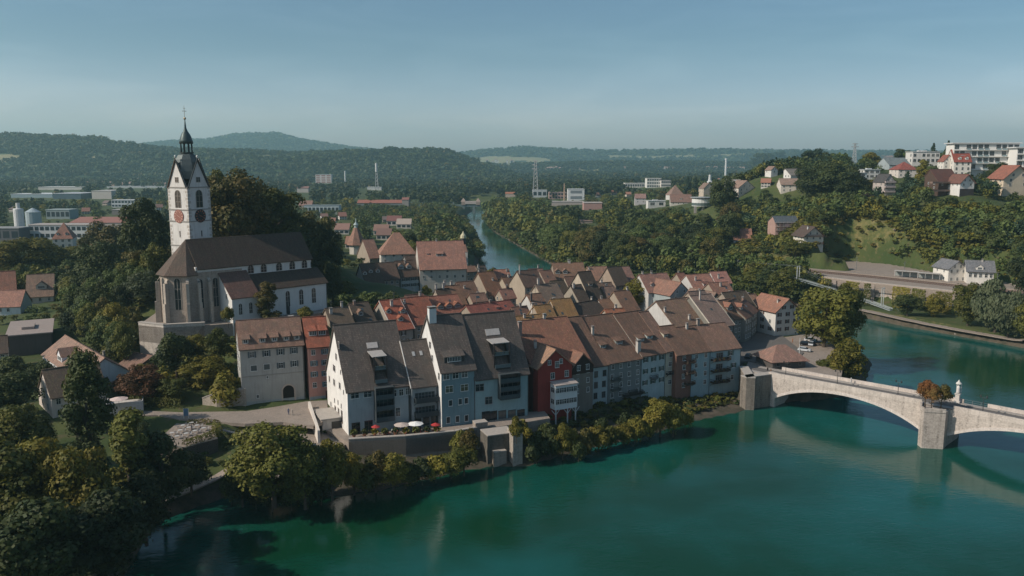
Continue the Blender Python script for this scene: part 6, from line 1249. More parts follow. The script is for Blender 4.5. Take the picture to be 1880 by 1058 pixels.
HH('brown-roofed house between the bungalow and the round villa', 1231, 371, 1270, 357, 381, ang=-8, pitch=38, roof=(0.16, 0.10, 0.085), wall=(0.6, 0.56, 0.5), win=(1, 4), dorm=((0.5, 0.3, 2.4, 1.2, 'gable'),))
g = hit(1288, 385); r = thing('round_villa', 'half-round modern villa with a white band of windows', 'villa', g); q = 14.0 * g.y / 700; b = MB(); sB = g.y / F
b.lathe([(18 * sB, 6 * sB), (18 * sB, 19 * sB)], 20); b.build('body', stucco((0.7, 0.7, 0.68)), r); b = MB(); b.lathe([(18.2 * sB, 7 * sB), (18.2 * sB, 12 * sB)], 20); b.build('glazing', glass((0.10, 0.13, 0.13)), r); b = MB(); b.lathe([(21 * sB, 21 * sB), (21 * sB, 22.2 * sB)], 20); b.lathe([(15 * sB, 19 * sB), (15 * sB, 21 * sB)], 16); b.build('roof', plain((0.3, 0.32, 0.33)), r)
for k in (-14, 0, 14): b = MB(); b.box(k * sB - 1, k * sB + 1, -12 * sB, -10 * sB, -3, 6 * sB); b.build('support', plain((0.4, 0.36, 0.33)), r)
vis(1262, 360, 1312, 386, g.y)
HH('bare cream gable rising between two dark trees', 1292, 346, 1310, 0, 363, ang=12, kind='front', D=14, pitch=44, roof=(0.17, 0.12, 0.1), wall=(0.52, 0.44, 0.36), win=(1, 1))
HH('steep brown pyramid-roofed house behind the bungalow', 1231, 358, 1256, 340, 368, ang=5, kind='hip', pitch=48, roof=(0.19, 0.13, 0.11), win=(1, 2), D=20)
HH('small pink-grey house by the wood edge left of the bungalow', 1166, 364, 1186, 356, 378, ang=-5, pitch=40, roof=(0.22, 0.14, 0.13), wall=(0.55, 0.52, 0.52), win=(2, 2))
HH('white cubic house stepping up the hill, upper one', 1587, 312, 1616, None, 332, ang=0, kind='flat', D=12, roof=(0.5, 0.52, 0.53), win=(2, 3), gwin=(2, 2), wsize=(2.6, 1.8), floor=3.4)
HH('pale blue cubic house left of the white cubic one', 1564, 318, 1592, None, 345, ang=0, kind='flat', D=12, wall=(0.5, 0.55, 0.58), roof=(0.45, 0.47, 0.48), win=(2, 2), gwin=None, wsize=(2.6, 1.8), floor=3.4)
i = HH('narrow dark-roofed house with stacked white balconies', 1624, 334, 1644, 0, 362, ang=8, kind='front', D=14, pitch=52, wall=(0.5, 0.45, 0.42), roof=(0.055, 0.055, 0.06), win=(3, 2))
for z in (0.3, 0.62, 0.95): balcony(i['root'], 0.1, i['L'] - 0.1, i['h'] * z, 1.2, (0.5, 0.42, 0.4), solid=True)
HH('white villa with a hipped red roof on the crest', 1650, 311, 1686, 297, 328, ang=-4, kind='hip', pitch=32, wall=(0.66, 0.6, 0.55), roof=(0.19, 0.065, 0.055), win=(2, 4), D=20, moss=0)
HH('blue-grey roofed low house behind the hipped red roof', 1633, 303, 1672, 290, 312, ang=0, pitch=26, wall=(0.35, 0.4, 0.42), roof=(0.13, 0.16, 0.175), win=(1, 3))
HH('low house with an orange roof on the skyline', 1619, 289, 1646, 279, 300, ang=0, pitch=28, wall=(0.6, 0.55, 0.5), roof=(0.22, 0.11, 0.08), win=(1, 2))
i = HH('white flat-roofed apartment house on the skyline', 1676, 279, 1726, None, 306, ang=-6, kind='flat', D=16, roof=(0.55, 0.55, 0.55), win=(2, 6), gwin=(2, 3), wsize=(2.2, 2.4), floor=4.4, first=2.8)
i = HH('large white villa with a bright red roof and many windows', 1752, 297, 1784, 275, 325, ang=-10, pitch=44, D=17, wall=(0.74, 0.7, 0.64), roof=(0.20, 0.055, 0.042), win=(3, 3), gwin=(2, 2), moss=0, chim=((0.3, 0.5, 1.5), (0.7, 0.5, 1.5)), dorm=((0.35, 0.15, 2.2, 1.8, 'gable', (0.20, 0.055, 0.042), (0.7, 0.7, 0.66)), (0.75, 0.15, 2.2, 1.8, 'gable', (0.20, 0.055, 0.042), (0.7, 0.7, 0.66))), floor=3.8, wsize=(1.3, 2.1))
HH('white gabled side wing of the large red-roofed villa', 1733, 296, 1752, 0, 322, ang=-2, kind='front', D=10, pitch=50, wall=(0.74, 0.7, 0.64), roof=(0.2, 0.08, 0.06), win=(2, 2), moss=0)
# long terrace apartments
g = hit(1768, 318); d = g.y
def apartment(lab, x0, x1, yt, yb, ang, lev, cols):
    A = PYd(x0, yt, d * 1.12); i = H(lab, x0, yt, x1, None, ze=A.z, z0=PYd(x0, yb, d * 1.12).z, ang=ang, kind='flat', D=18, wall=(0.74, 0.73, 0.70), roof=(0.62, 0.62, 0.60), win=None, gwin=(lev, 3), name='apartment_block', cat='apartment block', oe=1.2) if A.z > CAM_H + 3 or A.z < CAM_H - 3 else None
    return i
def slabhouse(lab, px0, px1, yt, yb, dist, lev, cols, ang=-8):
    A = PYd(px0, yt, dist); B = PYd(px1, yt, dist); zb_ = PYd(px0, yb, dist).z; L = B.x - A.x; h = A.z - zb_
    r = thing('apartment_block', lab, 'apartment block', (A.x, A.y, zb_), R(ang)); b = MB(); b.box(0, L, 0, 16, -12, h); b.build('wall', stucco((0.72, 0.71, 0.68), 0.15), r); b = MB(); b.box(-1.5, L + 1.5, -1.5, 17, h, h + .8); b.build('roof', plain((0.55, 0.56, 0.56)), r)
    fh = h / lev
    for l in range(lev):
        b = MB(); b.box(0, L, -1.8, 0, l * fh - .2, l * fh + .15); b.build('balcony_slab', plain((0.66, 0.65, 0.62)), r)
        for c in range(cols):
            w = L / cols; x = (c + .5) * w
            if (c + l) % 5 == 4: continue
            link('window', window_mesh(round(w * .72, 1), round(fh * .66, 1), (0.5, 0.5, 0.5), 3, (0.02, 0.035, 0.04)), r, (x, -0.02, l * fh + fh * .5))
            if c % 3: b = MB(); b.box(x - w * .4, x + w * .4, -1.8, -1.7, l * fh + .15, l * fh + 1.3); b.build('railing', plain((0.25, 0.33, 0.35), 0.3), r)
    vis(px0, yt, px1, yb - 6, dist)
slabhouse('long white four-storey apartment block along the hilltop', 1752, 1864, 264, 312, 640, 4, 11)
slabhouse('white apartment block cut off by the right edge of the view', 1868, 1960, 272, 318, 620, 4, 8)
i = HH('broad dark timber chalet with two terraces of balconies', 1724, 335, 1763, 311, 362, ang=14, pitch=44, D=13, wall=(0.085, 0.055, 0.042), roof=(0.10, 0.05, 0.042), win=(1, 3), gwin=(2, 2), name='chalet', moss=0.1)
for z in (0.95, 0.4): balcony(i['root'], -7, i['L'] * .4, i['h'] * z, 2.5, (0.2, 0.14, 0.115), solid=True)
i = HH('chalet with a bright white gable and dark lower storey', 1763, 335, 1789, 0, 362, ang=6, kind='front', D=14, pitch=46, wall=(0.70, 0.68, 0.66), roof=(0.13, 0.065, 0.055), win=(1, 2), gwin=(1, 3), name='chalet', oe=0.9, og=1.2)
b = MB(); b.box(0.05, i['L'] - .05, -.15, 0, 0, i['h'] * .55); b.build('timber_storey', plain((0.06, 0.05, 0.05)), i['root'])
i = HH('cream gabled villa with an orange roof near the right edge', 1843, 327, 1895, 0, 362, ang=4, kind='front', D=16, pitch=40, wall=(0.66, 0.55, 0.42), roof=(0.22, 0.095, 0.068), win=(2, 2), gwin=(2, 3), oe=1.2, og=1.2, moss=0, wsize=(1.6, 2.0))
balcony(i['root'], -9, -0.2, i['h'] * .45, 4, (0.55, 0.47, 0.38), solid=True, name='terrace')
# ------------------------------------------------------------ valley and far town
def blk(name, lab, cat, px0, px1, yt, yb, D=14, c=(0.5, 0.5, 0.5), roofc=(0.45, 0.44, 0.43), lev=0, cols=0, ang=0, gable=None, wc=(0.03, 0.04, 0.05)):
    g = hit((px0 + px1) / 2, yb); d = g.y; A = PYd(px0, yt, d); B = PYd(px1, yt, d); L = (B.x - A.x) / math.cos(R(ang)); h = max(2.0, A.z - g.z)
    r = thing(name, lab, cat, (A.x, d, g.z), R(ang)); b = MB(); b.box(0, L, 0, D, -8, h); b.build('wall', stucco(c, 0.2), r); b = MB()
    if gable: e = gable; b.slab([(-.5, -.5, h), (L + .5, -.5, h), (L + .5, D / 2, h + e), (-.5, D / 2, h + e)], .3); b.slab([(-.5, D / 2, h + e), (L + .5, D / 2, h + e), (L + .5, D + .5, h), (-.5, D + .5, h)], .3)
    else: b.box(-.4, L + .4, -.4, D + .4, h, h + .6)
    b.build('roof', plain(roofc), r)
    for l in range(lev):
        w = L / cols; fh = h / lev
        for k in range(cols): b = MB(); b.box((k + .15) * w, (k + .85) * w, -.15, 0, l * fh + fh * .3, l * fh + fh * .8); b.build('window', glass(wc), r)
    vis(px0, yt, px1, yb - 3, d); return r, L, h, d
blk('factory_hall', 'long white two-storey works building below the silos', 'factory', 52, 168, 414, 440, 16, (0.55, 0.56, 0.56), (0.42, 0.37, 0.34), 2, 12)
blk('factory_hall', 'dark works building at the left edge beside the silo', 'factory', -30, 34, 420, 444, 14, (0.12, 0.12, 0.13), (0.3, 0.3, 0.3), 1, 4)
blk('factory_hall', 'very long low hall with a red roof behind the hip-roofed villa', 'factory', 128, 238, 409, 420, 40, (0.5, 0.42, 0.38), (0.32, 0.15, 0.12), gable=4)
blk('factory_hall', 'grey concrete building between silo and dark trees', 'factory', 84, 127, 386, 404, 18, (0.28, 0.33, 0.34), (0.33, 0.38, 0.38), 1, 5)
blk('factory_hall', 'white sheds with pipes behind the dark tree group', 'factory', 204, 246, 368, 382, 16, (0.55, 0.58, 0.6), (0.6, 0.6, 0.6), 2, 7)
blk('factory_hall', 'flat grey-brown hall left of the church tower', 'factory', 205, 244, 386, 396, 16, (0.2, 0.18, 0.17), (0.4, 0.38, 0.36))
blk('warehouse', 'huge long white-striped warehouse in the valley', 'warehouse', 20, 96, 357, 364, 60, (0.30, 0.38, 0.42), (0.6, 0.62, 0.64)); blk('warehouse', 'dark half of the long valley warehouse', 'warehouse', 97, 148, 356, 366, 60, (0.08, 0.12, 0.15), (0.45, 0.47, 0.5))
blk('warehouse', 'pale square warehouse at the end of the long one', 'warehouse', 168, 204, 351, 366, 50, (0.55, 0.5, 0.46), (0.5, 0.47, 0.44)); blk('warehouse', 'thin white hall far out in the valley on the left', 'warehouse', 70, 150, 344, 349, 50, (0.66, 0.62, 0.58), (0.6, 0.58, 0.55))
blk('warehouse', 'faint long white roof line near the left valley edge', 'warehouse', 196, 302, 343, 346, 50, (0.55, 0.56, 0.55), (0.5, 0.5, 0.5))
def cyl(name, lab, cat, px, yb, yt, rpx, c, prof=None, d=None):
    g = hit(px, yb) if d is None else PYd(px, yb, d); d = g.y; s = d / F; h = PYd(px, yt, d).z - g.z; r = thing(name, lab, cat, g); b = MB(); b.lathe([(a * rpx * s, q * h) for a, q in (prof or ((1, 0), (1, 1)))], 16); b.build('shell', plain(c, 0.6), r, smooth=False); vis(px - rpx, yt, px + rpx, yb - 3, d); return r
cyl('silo', 'slim white silo tower with a narrower cap', 'silo', 38, 436, 373, 8.5, (0.62, 0.62, 0.62), ((1, 0), (1, .82), (.9, .84), (.4, .85), (.4, 1)))
cyl('silo', 'fat grey silo with a pale conical roof', 'silo', 63, 418, 382, 13, (0.36, 0.42, 0.45), ((1, 0), (1, .78), (1.05, .79), (.1, 1)))
cyl('chimney_mast', 'thin pale chimney spire in the valley woods', 'chimney', 634, 335, 314, 1.3, (0.6, 0.6, 0.6), d=2400)
cyl('factory_chimney', 'brick chimney beside the pink factory', 'chimney', 1036, 369, 337, 1.6, (0.36, 0.25, 0.18), ((1, 0), (.7, 1)))
cyl('factory_chimney', 'tall white and grey chimney stack on the horizon', 'chimney', 1332, 325, 291, 2.0, (0.62, 0.62, 0.62), ((1, 0), (.85, .9), (1.2, .92), (1.2, 1)), d=2600)
cyl('cooling_shaft', 'stubby white shaft left of the tall stack', 'chimney', 1303, 336, 321, 3, (0.6, 0.6, 0.6), ((2.5, 0), (1, .3), (.7, 1)), d=1800)
# lattice telecom tower
def lattice(lab, px, yb, yt, wpx, d, arms=(), drum=False):
    g = PYd(px, yb, d); s = d / F; h = PYd(px, yt, d).z - g.z; r = thing('lattice_tower', lab, 'pylon', g); w = wpx * s / 2; b = MB(); n = 8; t = w * 0.16
    for sx in (-1, 1):
        for sy in (-1, 1):
            b.tube((sx * w, sy * w, 0), (sx * w * .3, sy * w * .3, h), t, n=4)
    for k in range(n):
        f0, f1 = k / n, (k + 1) / n; a0, a1 = w * (1 - .7 * f0), w * (1 - .7 * f1)
        for (x0, y0, x1, y1) in ((-1, -1, 1, -1), (1, -1, 1, 1), (1, 1, -1, 1), (-1, 1, -1, -1)): b.tube((x0 * a0, y0 * a0, h * f0), (x1 * a1, y1 * a1, h * f1), t * .6, n=3)
    b.build('lattice', plain((0.42, 0.42, 0.42)), r, kind='stuff')
    for (f, wd) in arms: b = MB(); b.box(-wd * s, wd * s, -t, t, h * f, h * f + t * 2.5); b.build('arm', plain((0.4, 0.4, 0.4)), r)
    if drum: b = MB(); b.lathe([(w * .9, h * .66), (w * .9, h * .98)], 8); b.build('head', plain((0.6, 0.6, 0.6)), r)
    vis(px - wpx, yt, px + wpx, yb - 5, d)
lattice('pale telecom tower with a drum-shaped head in the valley', 692, 348, 299, 5, 1700, drum=True)
lattice('tall power pylon with cross arms near the river', 983, 352, 295, 9, 1500, ((.85, 6), (.97, 4), (.72, 7)))
lattice('faint power pylon on the right horizon', 1568, 300, 263, 6, 1900, ((.8, 7), (.95, 5)))
blk('office_block', 'white office slab with red window bands in the valley', 'office block', 579, 608, 321, 337, 20, (0.6, 0.55, 0.53), (0.6, 0.6, 0.6), 4, 3, wc=(0.3, 0.13, 0.11))
blk('office_block', 'small pale tower block left of the office slab', 'office block', 545, 558, 320, 330, 16, (0.5, 0.5, 0.5), (0.4, 0.4, 0.4), 2, 2)
blk('warehouse', 'white low halls at the forest edge', 'warehouse', 460, 488, 323, 329, 40, (0.6, 0.6, 0.6), (0.62, 0.62, 0.62)); blk('warehouse', 'second strip of white halls at the forest edge', 'warehouse', 496, 536, 322, 328, 40, (0.6, 0.6, 0.6), (0.62, 0.62, 0.62))
blk('house', 'brown-roofed hall left of the valley office slab', 'house', 545, 566, 346, 354, 14, (0.5, 0.45, 0.42), (0.24, 0.13, 0.11), gable=4)
blk('warehouse', 'flat white hall at the foot of the telecom tower', 'warehouse', 674, 700, 344, 350, 30, (0.6, 0.6, 0.58), (0.6, 0.6, 0.6))
blk('school_building', 'pale blue-white columned building behind the hilltop trees', 'building', 558, 622, 378, 395, 14, (0.5, 0.56, 0.58), (0.2, 0.24, 0.26), 1, 9)
blk('house', 'house with a steep brown roof left of the columned building', 'house', 549, 572, 378, 392, 12, (0.6, 0.52, 0.46), (0.25, 0.15, 0.12), gable=6)
blk('power_house', 'very long low power house with a red roof by the weir', 'power station', 656, 742, 373, 384, 18, (0.18, 0.2, 0.2), (0.30, 0.12, 0.09), gable=4)
blk('turbine_building', 'taller end block of the red-roofed power house', 'power station', 738, 750, 367, 386, 12, (0.3, 0.27, 0.25), (0.26, 0.12, 0.1), gable=3)
g0 = PZ(750, 392, 0); g1 = PZ(884, 392, 0); dm = thing('river_weir', 'dark weir bridge with piers across the far river', 'weir', (g0.x, 1195, 0)); Lw = (884 - 750) / F * CP * 1195
b = MB(); b.box(0, Lw, -3, 3, 9.5, 12.2); b.build('deck', plain((0.12, 0.16, 0.17)), dm)
for k in range(7): x = Lw * (k + .2) / 7; b = MB(); b.box(x, x + 3.2, -5, 5, -3, 9.5); b.box(x + .5, x + 2.7, -1.5, 1.5, 12.2, 15.5); b.build('pier', plain((0.16, 0.19, 0.19)), dm)
for (a, c) in ((0.73, 0.78), (0.93, 0.985)): b = MB(); b.box(Lw * a, Lw * c, -4, 4, 12.2, 17); m = Lw * (a + c) / 2; b.lathe([(5.5, 17), (0.2, 22)], 4, (m, 0), rot=math.pi / 4); b.build('gate_house', [plain((0.34, 0.26, 0.22))], dm)
b = MB(); b.box(Lw * .78, Lw * .93, -4, 4, 13.5, 17.5); b.build('gallery', plain((0.5, 0.42, 0.38)), dm)
blk('factory_hall', 'white block with two grey bands among the industrial roofs', 'factory', 1043, 1073, 348, 369, 20, (0.66, 0.66, 0.66), (0.6, 0.6, 0.6), 2, 1, wc=(0.2, 0.22, 0.24))
blk('factory_hall', 'pink brick factory left of the white block', 'factory', 1008, 1040, 354, 366, 20, (0.42, 0.28, 0.25), (0.42, 0.3, 0.27), 2, 6)
blk('factory_hall', 'grey-white plant buildings beside the power pylon', 'factory', 978, 1004, 350, 363, 20, (0.5, 0.52, 0.53), (0.55, 0.56, 0.56), 1, 3)
blk('factory_hall', 'low pale roofs in front of the pink factory', 'factory', 1012, 1072, 371, 378, 24, (0.45, 0.38, 0.35), (0.42, 0.37, 0.34)); blk('factory_hall', 'brick-banded low factory at the wood edge', 'factory', 1072, 1106, 373, 386, 20, (0.42, 0.25, 0.22), (0.5, 0.44, 0.4))
blk('clinic_building', 'white terraced complex with a round top on the far slope', 'building', 1148, 1200, 337, 345, 30, (0.66, 0.62, 0.58), (0.6, 0.57, 0.53), 1, 12); blk('clinic_building', 'upper white block of the far terraced complex', 'building', 1188, 1214, 328, 345, 24, (0.66, 0.64, 0.6), (0.6, 0.57, 0.53), 3, 6)
blk('clinic_building', 'right wing of the far terraced complex', 'building', 1214, 1232, 332, 344, 24, (0.62, 0.58, 0.54), (0.5, 0.44, 0.4), 2, 5)
blk('house', 'orange-roofed house at the wood edge left of the pylon', 'house', 928, 946, 356, 362, 10, (0.5, 0.4, 0.34), (0.36, 0.15, 0.09), gable=3)
blk('house', 'flat rosy roof hidden in the riverside wood', 'house', 1066, 1088, 406, 411, 12, (0.3, 0.25, 0.22), (0.4, 0.26, 0.22))
# turret with a pointed two-tone roof
g = PZ(655, 468, 13); r = thing('turret_house', 'round turret with a pointed tan roof and a small bell spire', 'tower', g, 0.3); s = g.y / F; b = MB(); b.lathe([(14 * s, -3), (14 * s, 22 * s)], 8, rot=.3); b.build('wall', stucco((0.55, 0.52, 0.47)), r)
b = MB(); b.lathe([(19 * s, 19 * s), (12 * s, 34 * s), (4 * s, 50 * s)], 8, rot=.3); b.build('roof', tiles((0.22, 0.13, 0.10), 0.2), r); b = MB(); b.lathe([(3 * s, 49 * s), (3 * s, 54 * s), (5 * s, 55 * s), (1.2 * s, 60 * s), (.4 * s, 68 * s)], 8); b.build('spire', plain((0.35, 0.42, 0.42)), r); vis(636, 402, 676, 462, g.y)
# small belfry by the hall
g = PZ(851, 486, 12); r = thing('belfry', 'little tower with a pale yellow dome at the corner of the castle-like hall', 'tower', g); s = g.y / F
b = MB(); b.box(-8 * s, 8 * s, -8 * s, 8 * s, -2, 26 * s); b.build('wall', stucco((0.6, 0.55, 0.5)), r); b = MB(); b.lathe([(12 * s, 24 * s), (6 * s, 38 * s)], 4, rot=math.pi / 4); b.build('roof', tiles((0.23, 0.13, 0.1), 0.2), r)
b = MB(); b.lathe([(4.5 * s, 37 * s), (4.5 * s, 49 * s)], 8); b.build('lantern', plain((0.06, 0.05, 0.05)), r); b = MB(); b.lathe([(5.8 * s, 49 * s), (5 * s, 54 * s), (2 * s, 58 * s), (.4 * s, 62 * s)], 10); b.build('dome', plain((0.55, 0.5, 0.34)), r)
for k, (x, y0, y1) in enumerate(((700, 424, 417), (705, 432, 424), (742, 412, 405), (724, 406, 398), (628, 422, 413), (648, 448, 430))):
    blk('house', ['tan-roofed house seen over the turret', 'brown-roofed house next to the turret spire', 'pale-roofed house among the riverside trees', 'dark red roof in the trees beyond the turret', 'house with a rosy roof left of the turret', 'orange-roofed house touching the turret'][k], 'house', x - 14, x + 12, y0, y0 + 9, 12, (0.6, 0.55, 0.5), [(0.25, 0.15, 0.12), (0.2, 0.12, 0.1), (0.4, 0.33, 0.28), (0.2, 0.09, 0.08), (0.27, 0.16, 0.13), (0.3, 0.16, 0.11)][k], 1, 3, gable=5)
fr2 = random.Random(12); nh = 0
for (x0, x1, y0, y1, n, grp, lab) in ((0, 300, 372, 400, 9, 'houses of the valley town left of the tower', 'house far left of the church tower'), (440, 560, 362, 386, 6, 'houses beyond the church hill', 'house beyond the hilltop trees'), (570, 740, 396, 420, 7, 'houses of the quarter beyond the turret', 'house beyond the turret'), (1090, 1240, 346, 366, 7, 'houses at the foot of the hill right of the factory', 'house between factory and hill'), (1300, 1420, 330, 352, 4, 'houses on the left shoulder of the hill', 'house on the left hill shoulder')):
    for k in range(n):
        x = x0 + (x1 - x0) * (k + fr2.uniform(.1, .9)) / n; y = fr2.uniform(y0, y1); g = hit(x, y); wpx = fr2.uniform(9, 12) * 1000 / g.y; c = fr2.choice(((.6, .57, .52), (.5, .42, .36), (.62, .6, .58))); rf = fr2.choice(((.26, .13, .1), (.2, .12, .1), (.33, .16, .11), (.16, .12, .11)))
        if any(a - 4 < x < c_ + 4 and b_ - 6 < y < e + 8 for (a, b_, c_, e, dd) in VIS): continue
        blk('house', {(.26, .13, .1): 'rosy-roofed', (.2, .12, .1): 'brown-roofed', (.33, .16, .11): 'orange-roofed', (.16, .12, .11): 'dark-roofed'}[rf] + ' ' + lab + ', ' + ('leftmost of its row', 'second from the left', 'third from the left', 'fourth from the left', 'fifth from the left', 'sixth from the left', 'seventh from the left', 'eighth from the left', 'ninth from the left')[k], 'house', x, x + wpx, y - 6 * 1000 / g.y, y, 10, c, rf, 2, 3, fr2.uniform(-25, 25), gable=fr2.uniform(3, 4.5)); nh += 1
# far houses in the plain, hardly bigger than specks
fr = random.Random(5); specks = MB()
for (x0, x1, y0, y1, n, dd) in ((0, 300, 334, 345, 60, 0), (1140, 1240, 313, 319, 34, 0), (1295, 1380, 311, 322, 26, 0), (1000, 1070, 313, 318, 24, 0), (885, 960, 297, 300, 10, 5600)):
    for k in range(n):
        x, y = fr.uniform(x0, x1), fr.uniform(y0, y1); p = hit(x, y) if dd == 0 and y > 330 else PYd(x, y, dd or 4000); w = fr.uniform(8, 16); h = fr.uniform(4, 8) * (2 if p.y > 3000 else 1)
        specks.box(p.x - w / 2, p.x + w / 2, p.y, p.y + 12, p.z - 25, p.z + h, 0); specks.slab([(p.x - w / 2 - 1, p.y - 1, p.z + h), (p.x + w / 2 + 1, p.y - 1, p.z + h), (p.x + w / 2, p.y + 6, p.z + h + 5), (p.x - w / 2, p.y + 6, p.z + h + 5)], .5, 1)
specks.build('far_village', [plain((0.6, 0.58, 0.55)), plain((0.35, 0.24, 0.2))], kind='stuff')
# ------------------------------------------------------------ trees
def quads(P, Nn, size, rs, stretch=1.0, droop=0.0):
    n = len(P); t = np.cross(Nn, rs.randn(n, 3)); t /= np.linalg.norm(t, axis=1)[:, None] + 1e-9; s = np.cross(Nn, t)
    if droop: t = t * (1 - droop) + np.array([0, 0, -1.0]) * droop; s = np.cross(Nn, t); s /= np.linalg.norm(s, axis=1)[:, None] + 1e-9
    sz = size * (0.6 + 0.8 * rs.rand(n))[:, None]; t = t * sz * stretch; s = s * sz * 0.75
    V = np.stack([P - t * .5, P + s * .5 - t * .1, P + t * .5, P - s * .5 + t * .05], 1).reshape(-1, 3)
    return V, np.arange(n * 4).reshape(n, 4)
def crown_pts(W, Ht, zb, nl, lr, nleaf, rs, shape):
    C, Rr = [], []
    for k in range(nl):
        for _ in range(30):
            d = rs.randn(3); d /= np.linalg.norm(d); f = rs.uniform(0.35, 1.0) ** 0.6
            if shape == 'cone': h = rs.rand() ** 0.8; a = rs.rand() * 6.283; rad = (1 - h) * W / 2 * rs.uniform(.3, 1); c = np.array([rad * math.cos(a), rad * math.sin(a), zb + h * (Ht - zb) * .96]); r = lr * (0.35 + 0.8 * (1 - h)); break
            if shape == 'column': a = rs.rand() * 6.283; h = rs.rand(); rad = W / 2 * rs.uniform(.2, .8) * min(1, 3.2 * (1 - h) + .25); c = np.array([rad * math.cos(a), rad * math.sin(a), zb + h * (Ht - zb) * .93]); r = lr * rs.uniform(.7, 1.2); break
            cz = zb + (Ht - zb) * .47; sx, sz_ = W / 2 - lr * .75, (Ht - zb) / 2 - lr * .6
            c = np.array([d[0] * sx * f, d[1] * sx * f, cz + d[2] * sz_ * f * (1.05 if d[2] > 0 else .9)]); r = lr * rs.uniform(.65, 1.35)
            break
        C.append(c); Rr.append(r)
    C, Rr = np.array(C), np.array(Rr); w = Rr ** 2; w /= w.sum(); idx = rs.choice(nl, nleaf, p=w); d = rs.randn(nleaf, 3); d[:, 2] = np.where(rs.rand(nleaf) < .75, np.abs(d[:, 2]), d[:, 2]); d /= np.linalg.norm(d, axis=1)[:, None]
    rr = Rr[idx] * (0.72 + 0.36 * rs.rand(nleaf)); P = C[idx] + d * rr[:, None]
    P += rs.randn(nleaf, 3) * 0.06 * lr; Nn = d * 1.0 + rs.randn(nleaf, 3) * .38; Nn /= np.linalg.norm(Nn, axis=1)[:, None]
    return P, Nn
def proto(seed, W, Ht, zb, nl, lr, nleaf, ls, shape='round', stretch=1.0, droop=0.0, trunk=True, both=False):
    rs = np.random.RandomState(seed); P, Nn = crown_pts(W, Ht, zb, nl, lr, nleaf, rs, shape); V, Fq = quads(P, Nn, ls, rs, stretch, droop)
    b = MB(); r = random.Random(seed); th = Ht * .62; b.tube((0, 0, -1.5), (0, 0, th * .45), Ht * .028, Ht * .019, n=7); b.tube((0, 0, th * .45), (Ht * .02, 0, th), Ht * .019, Ht * .007, n=6)
    for k in range(6): a = k * 1.05 + r.random(); z = th * r.uniform(.35, .8); l = W * r.uniform(.22, .36); b.tube((0, 0, z), (l * math.cos(a), l * math.sin(a), z + Ht * r.uniform(.1, .22)), Ht * .011, Ht * .004, n=5)
    if not both: return dict(crown=np_mesh('crown', V, Fq, [L_MID]), trunk=b.mesh('trunk', BARK), W=W, H=Ht)
    TV = np.array(b.v); off = len(V); TF = []
    for f in b.f:
        if len(f) == 4: TF.append(f)
        else:
            for q in range(1, len(f) - 1, 2): TF.append((f[0], f[q], f[q + 1], f[min(q + 2, len(f) - 1)]))
    TF = np.array(TF) + off; me = np_mesh('tree', np.concatenate([V, TV]), np.concatenate([Fq, TF]), [L_MID, BARK], np.array([0] * len(Fq) + [1] * len(TF))); return dict(one=me, W=W, H=Ht)
PR = {'big': [proto(s, 14, 17, 0.8, 50, 2.0, 11000, .62) for s in (1, 2, 3)], 'small': [proto(s, 6, 7.5, 2.3, 26, .95, 5000, .34) for s in (41, 42)], 'round': [proto(s, 9, 11, 0.6, 34, 1.5, 6000, .5) for s in (4, 5, 6, 7)],
      'tall': [proto(s, 6, 15, 1.5, 34, 1.3, 6000, .5, 'column') for s in (8, 9)], 'ivy': [proto(10, 6.5, 24, 0.2, 60, 1.5, 13000, .5, 'column')], 'cone': [proto(s, 7, 15, 1.2, 50, 1.25, 6000, .5, 'cone', 1.2, .35) for s in (11, 12)],
      'willow': [proto(s, 12, 13, 1.0, 34, 1.9, 9500, .6, 'round', 2.0, .6) for s in (13, 14)], 'bush': [proto(s, 5, 3.6, 0.0, 18, .95, 2600, .42) for s in (15, 16, 17)],
      'far': [proto(s, 10, 11, 1.2, 20, 1.9, 1500, 1.0, both=True) for s in (21, 22, 23, 24, 25)], 'farcone': [proto(s, 6, 14, 1.2, 24, 1.4, 1100, .9, 'cone', 1.2, .3, both=True) for s in (26, 27)]}
def put_tree(kind, label, p, h, w, m, group=None, cat='tree', name='tree', rz=None):
    if kind == 'stand':
        r = thing(name, label, cat, p, rnd.random() * 6, group)
    pr = rnd.choice(PR[kind]); rz = rnd.random() * 6.28 if rz is None else rz; s = (w / pr['W'], w / pr['W'] * rnd.uniform(.92, 1.08), h / pr['H'])
    if 'one' in pr:
        o = link(name, pr['one'], None, p, rz, label=label, category=cat, group=group); o.scale = s; o.material_slots[0].link = 'OBJECT'; o.material_slots[0].material = m; return o
    r = thing(name, label, cat, p, rz, group); r.scale = s
    link('trunk', pr['trunk'], r); c = link('crown', pr['crown'], r); c.material_slots[0].link = 'OBJECT'; c.material_slots[0].material = m; return r
def tree(kind, label, px, base, top, wpx, m, z=None, group=None, cat='tree', name='tree'):
    p = hit(px, base) if z is None else PZ(px, base, z); h = PYd(px, top, p.y).z - p.z; w = wpx / F * p.y * 1.05
    return put_tree(kind, label, p - Vector((0, 0, .2)), h, w, m, group, cat, name)
